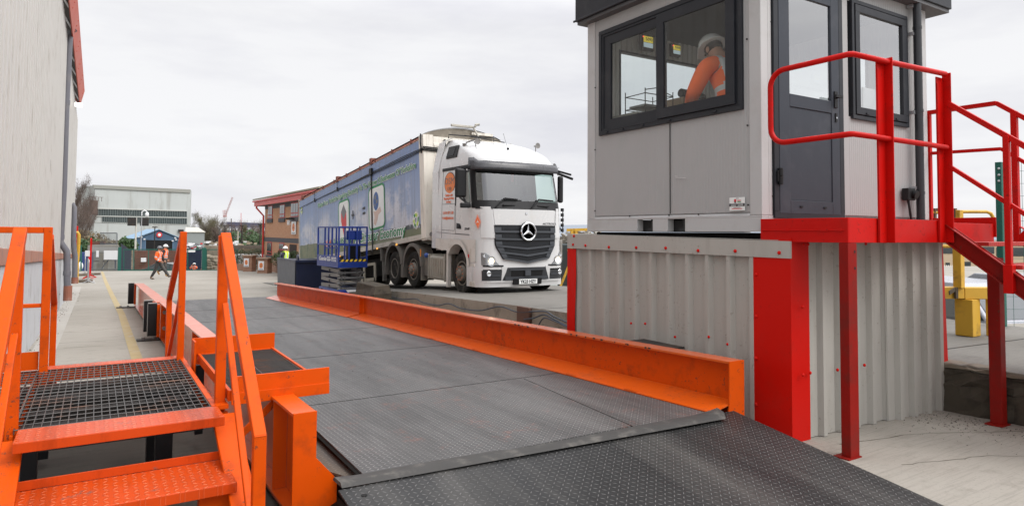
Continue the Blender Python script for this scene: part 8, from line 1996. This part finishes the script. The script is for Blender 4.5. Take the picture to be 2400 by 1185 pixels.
for i in range(3):
    a = GZ(st_[i][0], st_[i][1]+4); b = GZ(st_[i+1][0], st_[i+1][1]+4)
    h = hs[i]; d_ = V((b.x-a.x, b.y-a.y, 0)).normalized(); n_ = V((-d_.y, d_.x, 0))*.3; zb, z1 = min(a.z, b.z)-.3, max(a.z, b.z)+h*.85
    m.hexa([(a.x, a.y, zb), (b.x, b.y, zb), (b.x+n_.x, b.y+n_.y, zb), (a.x+n_.x, a.y+n_.y, zb), (a.x, a.y, z1), (b.x, b.y, z1), (b.x+n_.x, b.y+n_.y, z1), (a.x+n_.x, a.y+n_.y, z1)])
    mc.hexa([(a.x-.03, a.y-.04, z1), (b.x-.03, b.y-.04, z1), (b.x+n_.x*1.1, b.y+n_.y*1.1, z1), (a.x+n_.x*1.1, a.y+n_.y*1.1, z1), (a.x-.03, a.y-.04, z1+.08), (b.x-.03, b.y-.04, z1+.08), (b.x+n_.x*1.1, b.y+n_.y*1.1, z1+.08), (a.x+n_.x*1.1, a.y+n_.y*1.1, z1+.08)])
m.build('brickwork', BRICKX, lw); mc.build('coping', pm('cap_stone', (.3, .2, .14), .8), lw)
slab_px('low_brick_wall', BRICKX, 555, 618, 572, 632, 49, 48, .3, 'short low brick wall left of the farther sign pier', 'wall')
p = D(592, 632, 51); leaves('hedge', V((p.x, p.y, p.z)), (1.9, 1.0, .72), 2600, .06, HEDGE, 'dark clipped hedge behind the sign piers', 'hedge', None, 3, False, True)
p = D(566, 632, 53); leaves('hedge', V((p.x, p.y, p.z)), (1.3, 1.0, .75), 2000, .06, HEDGEB, 'brownish hedge left of the farther sign pier', 'hedge', None, 4, False, True)
p = D(676, 640, 40); leaves('bush', V((p.x, p.y, p.z+.1)), (.95, .8, .72), 3000, .055, IVY, 'green laurel bush against the office behind the standing worker', 'bush', None, 6)

# ================================================================== RIGHT-HAND SIDE BEYOND THE LANE
bb = thing('beige_offices', D(2300, 640, 120), 'beige office block with dark square windows seen below the stairs', 'building')
A, B = D(2150, 640, 120), D(2520, 640, 120); d_ = V((B.x-A.x, B.y-A.y, 0)).normalized(); n_ = V((-d_.y, d_.x, 0))
def BP(u, v, o=0): return AP(u, v, (A.x, A.y), (B.x, B.y))-n_*o
m = MB(); m.hexa([BP(2150, 700), BP(2520, 700), BP(2520, 700)+n_*15, BP(2150, 700)+n_*15, BP(2150, 566), BP(2520, 572), BP(2520, 572)+n_*15, BP(2150, 566)+n_*15]).build('wall', pm('beige_render', (.56, .44, .30), .8, var=.06, scale=.3), bb)
for u0, v0, u1, v1 in ((2160, 578, 2258, 594), (2262, 578, 2330, 594), (2335, 580, 2410, 600), (2216, 615, 2226, 625), (2254, 613, 2275, 628), (2297, 614, 2312, 630), (2345, 618, 2365, 632)):
    m = MB(); m.hexa([BP(u0, v1, .06), BP(u1, v1, .06), BP(u1, v1), BP(u0, v1), BP(u0, v0, .06), BP(u1, v0, .06), BP(u1, v0), BP(u0, v0)]); m.build('window', GLASSD, bb)
m = MB(); m.hexa([BP(2150, 566, .3), BP(2520, 572, .3), BP(2520, 572)+n_*15, BP(2150, 566)+n_*15, BP(2150, 563, .3), BP(2520, 569, .3), BP(2520, 569)+n_*15, BP(2150, 563)+n_*15]).build('roof', pm('slate_roof', (.12, .13, .15), .8), bb)
def roofp(u0, u1, vf, vb, d0, d1, lab, name='corrugated_roof_shed'):
    a, b, c_, e_ = D(u0, vf, d0), D(u1, vf, d0), D(u1, vb, d1), D(u0, vb, d1); t = thing(name, V((a.x, a.y, -4)), lab, 'shed', 'corrugated sheds below the yard'); m = MB(); n = 40; rows = [[], []]
    for i in range(n*4+1):
        f = i/(n*4); h = (.05, .05, -.03, -.03)[i % 4]; rows[0].append(a.lerp(b, f)+V((0,0,h))); rows[1].append(e_.lerp(c_, f)+V((0,0,h)))
    m.grid(rows).build('roof', pm('fibre_cement_roof', (.42, .39, .33), .8, var=.2, scale=1, dirt=(.25, .22, .17), damt=.6, dscale=1), t)
    m = MB(); m.hexa([V((a.x, a.y, -5)), V((b.x, b.y, -5)), V((c_.x, c_.y, -5)), V((e_.x, e_.y, -5)), a-V((0,0,.1)), b-V((0,0,.1)), c_-V((0,0,.1)), e_-V((0,0,.1))]).build('wall', GREYB, t)
roofp(2120, 2480, 662, 632, 34, 46, 'pale corrugated shed roof beyond the parked vans')
roofp(2060, 2235, 640, 622, 52, 58, 'farther corrugated shed roof with a low gable')
p = D(2262, 655, 15.5); M = rotz(V((p.x, p.y, p.z-2.0)), -22); t = car(M, 4.9, 1.95, 2.0, VANP, 1.2, pm('silver_van_paint', (.27, .28, .32), .25, coat=.5), 'silver van parked below the raised lane behind the yellow posts', 'vehicles parked below the lane', (-1.6, 1.5), VG); vanextra(t, M, 1.95)
p = D(2372, 666, 15.8); M = rotz(V((p.x+.9, p.y, p.z-1.78)), 150); t = car(M, 4.9, 1.95, 2.0, VANP, 1.2, pm('grey_van_paint', (.20, .21, .23), .25, coat=.5), 'grey van parked behind the wire fence at the right edge', 'vehicles parked below the lane', (-1.6, 1.5), VG); vanextra(t, M, 1.95)
p = D(2350, 640, 24); M = rotz(V((p.x, p.y, p.z-3.0)), -30); t = car(M, 4.9, 1.95, 2.0, VANP, 1.2, BLUEL, 'blue van roof showing beyond the silver van', 'vehicles parked below the lane', (-1.6, 1.5), VG); vanextra(t, M, 1.95)
# yellow steel barrier frame on the lane edge
yf = thing('yellow_barrier', D(2262, 780, 8.6), 'chipped yellow box-steel barrier frame on the edge of the raised lane', 'barrier')
dY = 8.6
def YB_(u, v, d=dY): return D(u, v, d)
def ybar(a, b, w_, h_, nm='post', mt=YELL): MB().bar(a, b, w_, h_).build(nm, mt, yf, bevel=.008)
zsl = laneZ(3.5)
def yup(u, v0, w_, d=dY, nm='post', v1=None):
    a = YB_(u, v0, d); b = V((a.x, a.y, zsl if v1 is None else YB_(u, v1, d).z)); ybar(b, a, w_, w_, nm)
yup(2267, 700, .21); yup(2322, 700, .09); yup(2244, 492, .10, v1=674, nm='upright')
ybar(YB_(2195, 685), YB_(2252, 685), .14, .15, 'cross_beam'); ybar(YB_(2253, 686), YB_(2335, 686), .14, .15, 'cross_beam')
m = MB(); m.tube([YB_(2180, 498), YB_(2240, 496), YB_(2312, 496), YB_(2322, 500), YB_(2328, 510), YB_(2328, 540)], .022, 8); m.tube([YB_(2180, 577), YB_(2230, 577), YB_(2250, 577), YB_(2262, 583)], .022, 8); m.build('tube_guard', YELL, yf, smooth=50)
m = MB(); m.bar(YB_(2190, 488), YB_(2190, 545), .04, .04); m.bar(YB_(2190, 492), YB_(2210, 490), .03, .04); m.bar(YB_(2236, 488), YB_(2236, 510), .05, .05); m.build('rust_patch', pm('rusty_steel', (.12, .075, .05), .9, var=.4), yf)
m = MB(); c = YB_(2241, 686, dY-.09); m.box(c-V((.03, .01, .07)), c+V((.035, .01, .07))); m.bar(c+V((-.02, 0, .05)), c+V((-.22, -.02, .01)), .01, .05); m.build('scraped_patch', pm('bare_scrape', (.05, .035, .02), .8), yf)
# green post and wire mesh fence
gf = thing('wire_fence', D(2342, 560, 9.6), 'green post and wire mesh fence at the right edge', 'fence'); a = D(2341.5, 380, 9.6)
m = MB(); m.box((a.x-.04, a.y-.04, .2), (a.x+.04, a.y+.04, a.z)); m.build('post', GREENF, gf, bevel=.006)
m = MB()
for v in (395, 410, 424): c = D(2341, v, 9.55); m.ball(c, .018, 6, 4)
m.build('post_bolt', GALV, gf)
m = MB(); r_ = V((.848, -.53, 0))
for i in range(12): p = a+r_*(i*.16); m.cyl(V((p.x, p.y, .3)), V((p.x, p.y, a.z)), .003, 4)
for k in range(14): z = .35+k*.18; m.cyl(V((a.x, a.y, z)), V((a.x, a.y, z))+r_*1.9, .003, 4)
m.build('mesh_panel', pm('green_wire', (.02, .10, .08), .5), gf)

# ================================================================== BEHIND THE LORRY ON THE RIGHT
dB = 24
hp = MB(); r = random.Random(31)
for i in range(260):
    u = r.uniform(1322, 1420); v = r.uniform(550, 600)-(u-1322)*.0; v = 548+abs(r.gauss(0, 1))*14+max(0, 1350-u)*.3; p = D(u, v, dB+2+r.random()*2); hp.mat(r.choice([0, 1, 2])); s_ = r.uniform(.06, .24); a_ = r.uniform(0, 3.1); hp.bar(p, p+V((math.cos(a_), math.sin(a_), r.uniform(-.5, .5)))*s_*2.4, s_*.4, s_*.35)
hp.build('scrap_heap', [pm('rubble_a', (.26, .23, .19), .9), pm('rubble_b', (.14, .12, .1), .9), pm('rubble_c', (.34, .32, .28), .9)], label='heap of rubble and scrap behind the lorry front', cat='scrap heap')
fr_ = thing('scaffold_frame', D(1345, 620, dB), 'thin yellow scaffold frame standing behind the lorry', 'frame'); m = MB()
for u in (1341, 1350): m.bar(D(u, 700, dB), D(u, 536, dB), .12, .08)
m.bar(D(1328, 539, dB), D(1400, 537, dB), .08, .10); m.bar(D(1330, 586, dB), D(1400, 587, dB), .08, .08); m.bar(D(1330, 636, dB), D(1400, 637, dB), .08, .1); m.bar(D(1306, 690, dB-1), D(1338, 610, dB-1), .08, .08)
m.build('frame', YELL, fr_)
m = MB(); a = D(1334, 640, dB+1); m.box((a.x-.3, a.y-.3, laneZ(14)-1.0), (a.x+3.5, a.y+1.5, D(1334, 572, dB+1).z)); m.build('dark_machine', pm('dark_machine_paint', (.03, .045, .05), .5, var=.5, scale=2), label='dark teal machine parked behind the lorry headlamp', cat='machine', bevel=.05)
a = D(1286, 690, 19.5); b = D(1302, 668, 19.5); cb2 = thing('electric_cabinet', V((a.x, a.y, .1)), 'grey electric cabinet with yellow sticker behind the lorry bumper', 'cabinet'); m = MB(); m.box((a.x-.02, a.y, -.2), (a.x+.32, a.y+.3, b.z+.15)); m.build('case', pm('cabinet_grey', (.42, .46, .45), .5), cb2, bevel=.01); m = MB(); c = D(1292, 674, 19.45); m.box((c.x-.05, c.y, c.z-.04), (c.x+.05, c.y+.005, c.z+.05)); m.build('sticker', YELL, cb2)
lowb = [(1170, 1185, 682, 666, 'cream_crate', 'cream', (.5, .45, .36)), (1188, 1200, 684, 668, 'brown_crate', 'brown', (.32, .20, .10)), (1204, 1222, 682, 670, 'white_crate', 'white', (.6, .6, .58)), (1228, 1240, 680, 664, 'brown_crate', 'dark brown', (.16, .09, .05))]
for i, (u0, u1, v0, v1, nm, cn, c_) in enumerate(lowb):
    a, b = D(u0, v0, 21), D(u1, v1, 21); m = MB(); m.box((a.x, a.y, -.5), (b.x, a.y+.5, b.z+.1)); m.build(nm, pm('crate_%d' % i, c_, .8, var=.3), label='%s crate glimpsed under the lorry bumper, %s of the four' % (cn, ['leftmost', 'second from the left', 'third from the left', 'rightmost'][i]), cat='crate', bevel=.01)
m = MB(); a, b = D(1238, 690, 22), D(1262, 655, 22); m.box((a.x, a.y, -.5), (b.x, a.y+.4, b.z)); m.build('leaning_board', WHITEP, label='white panel leaning behind the lorry front wheel', cat='panel')
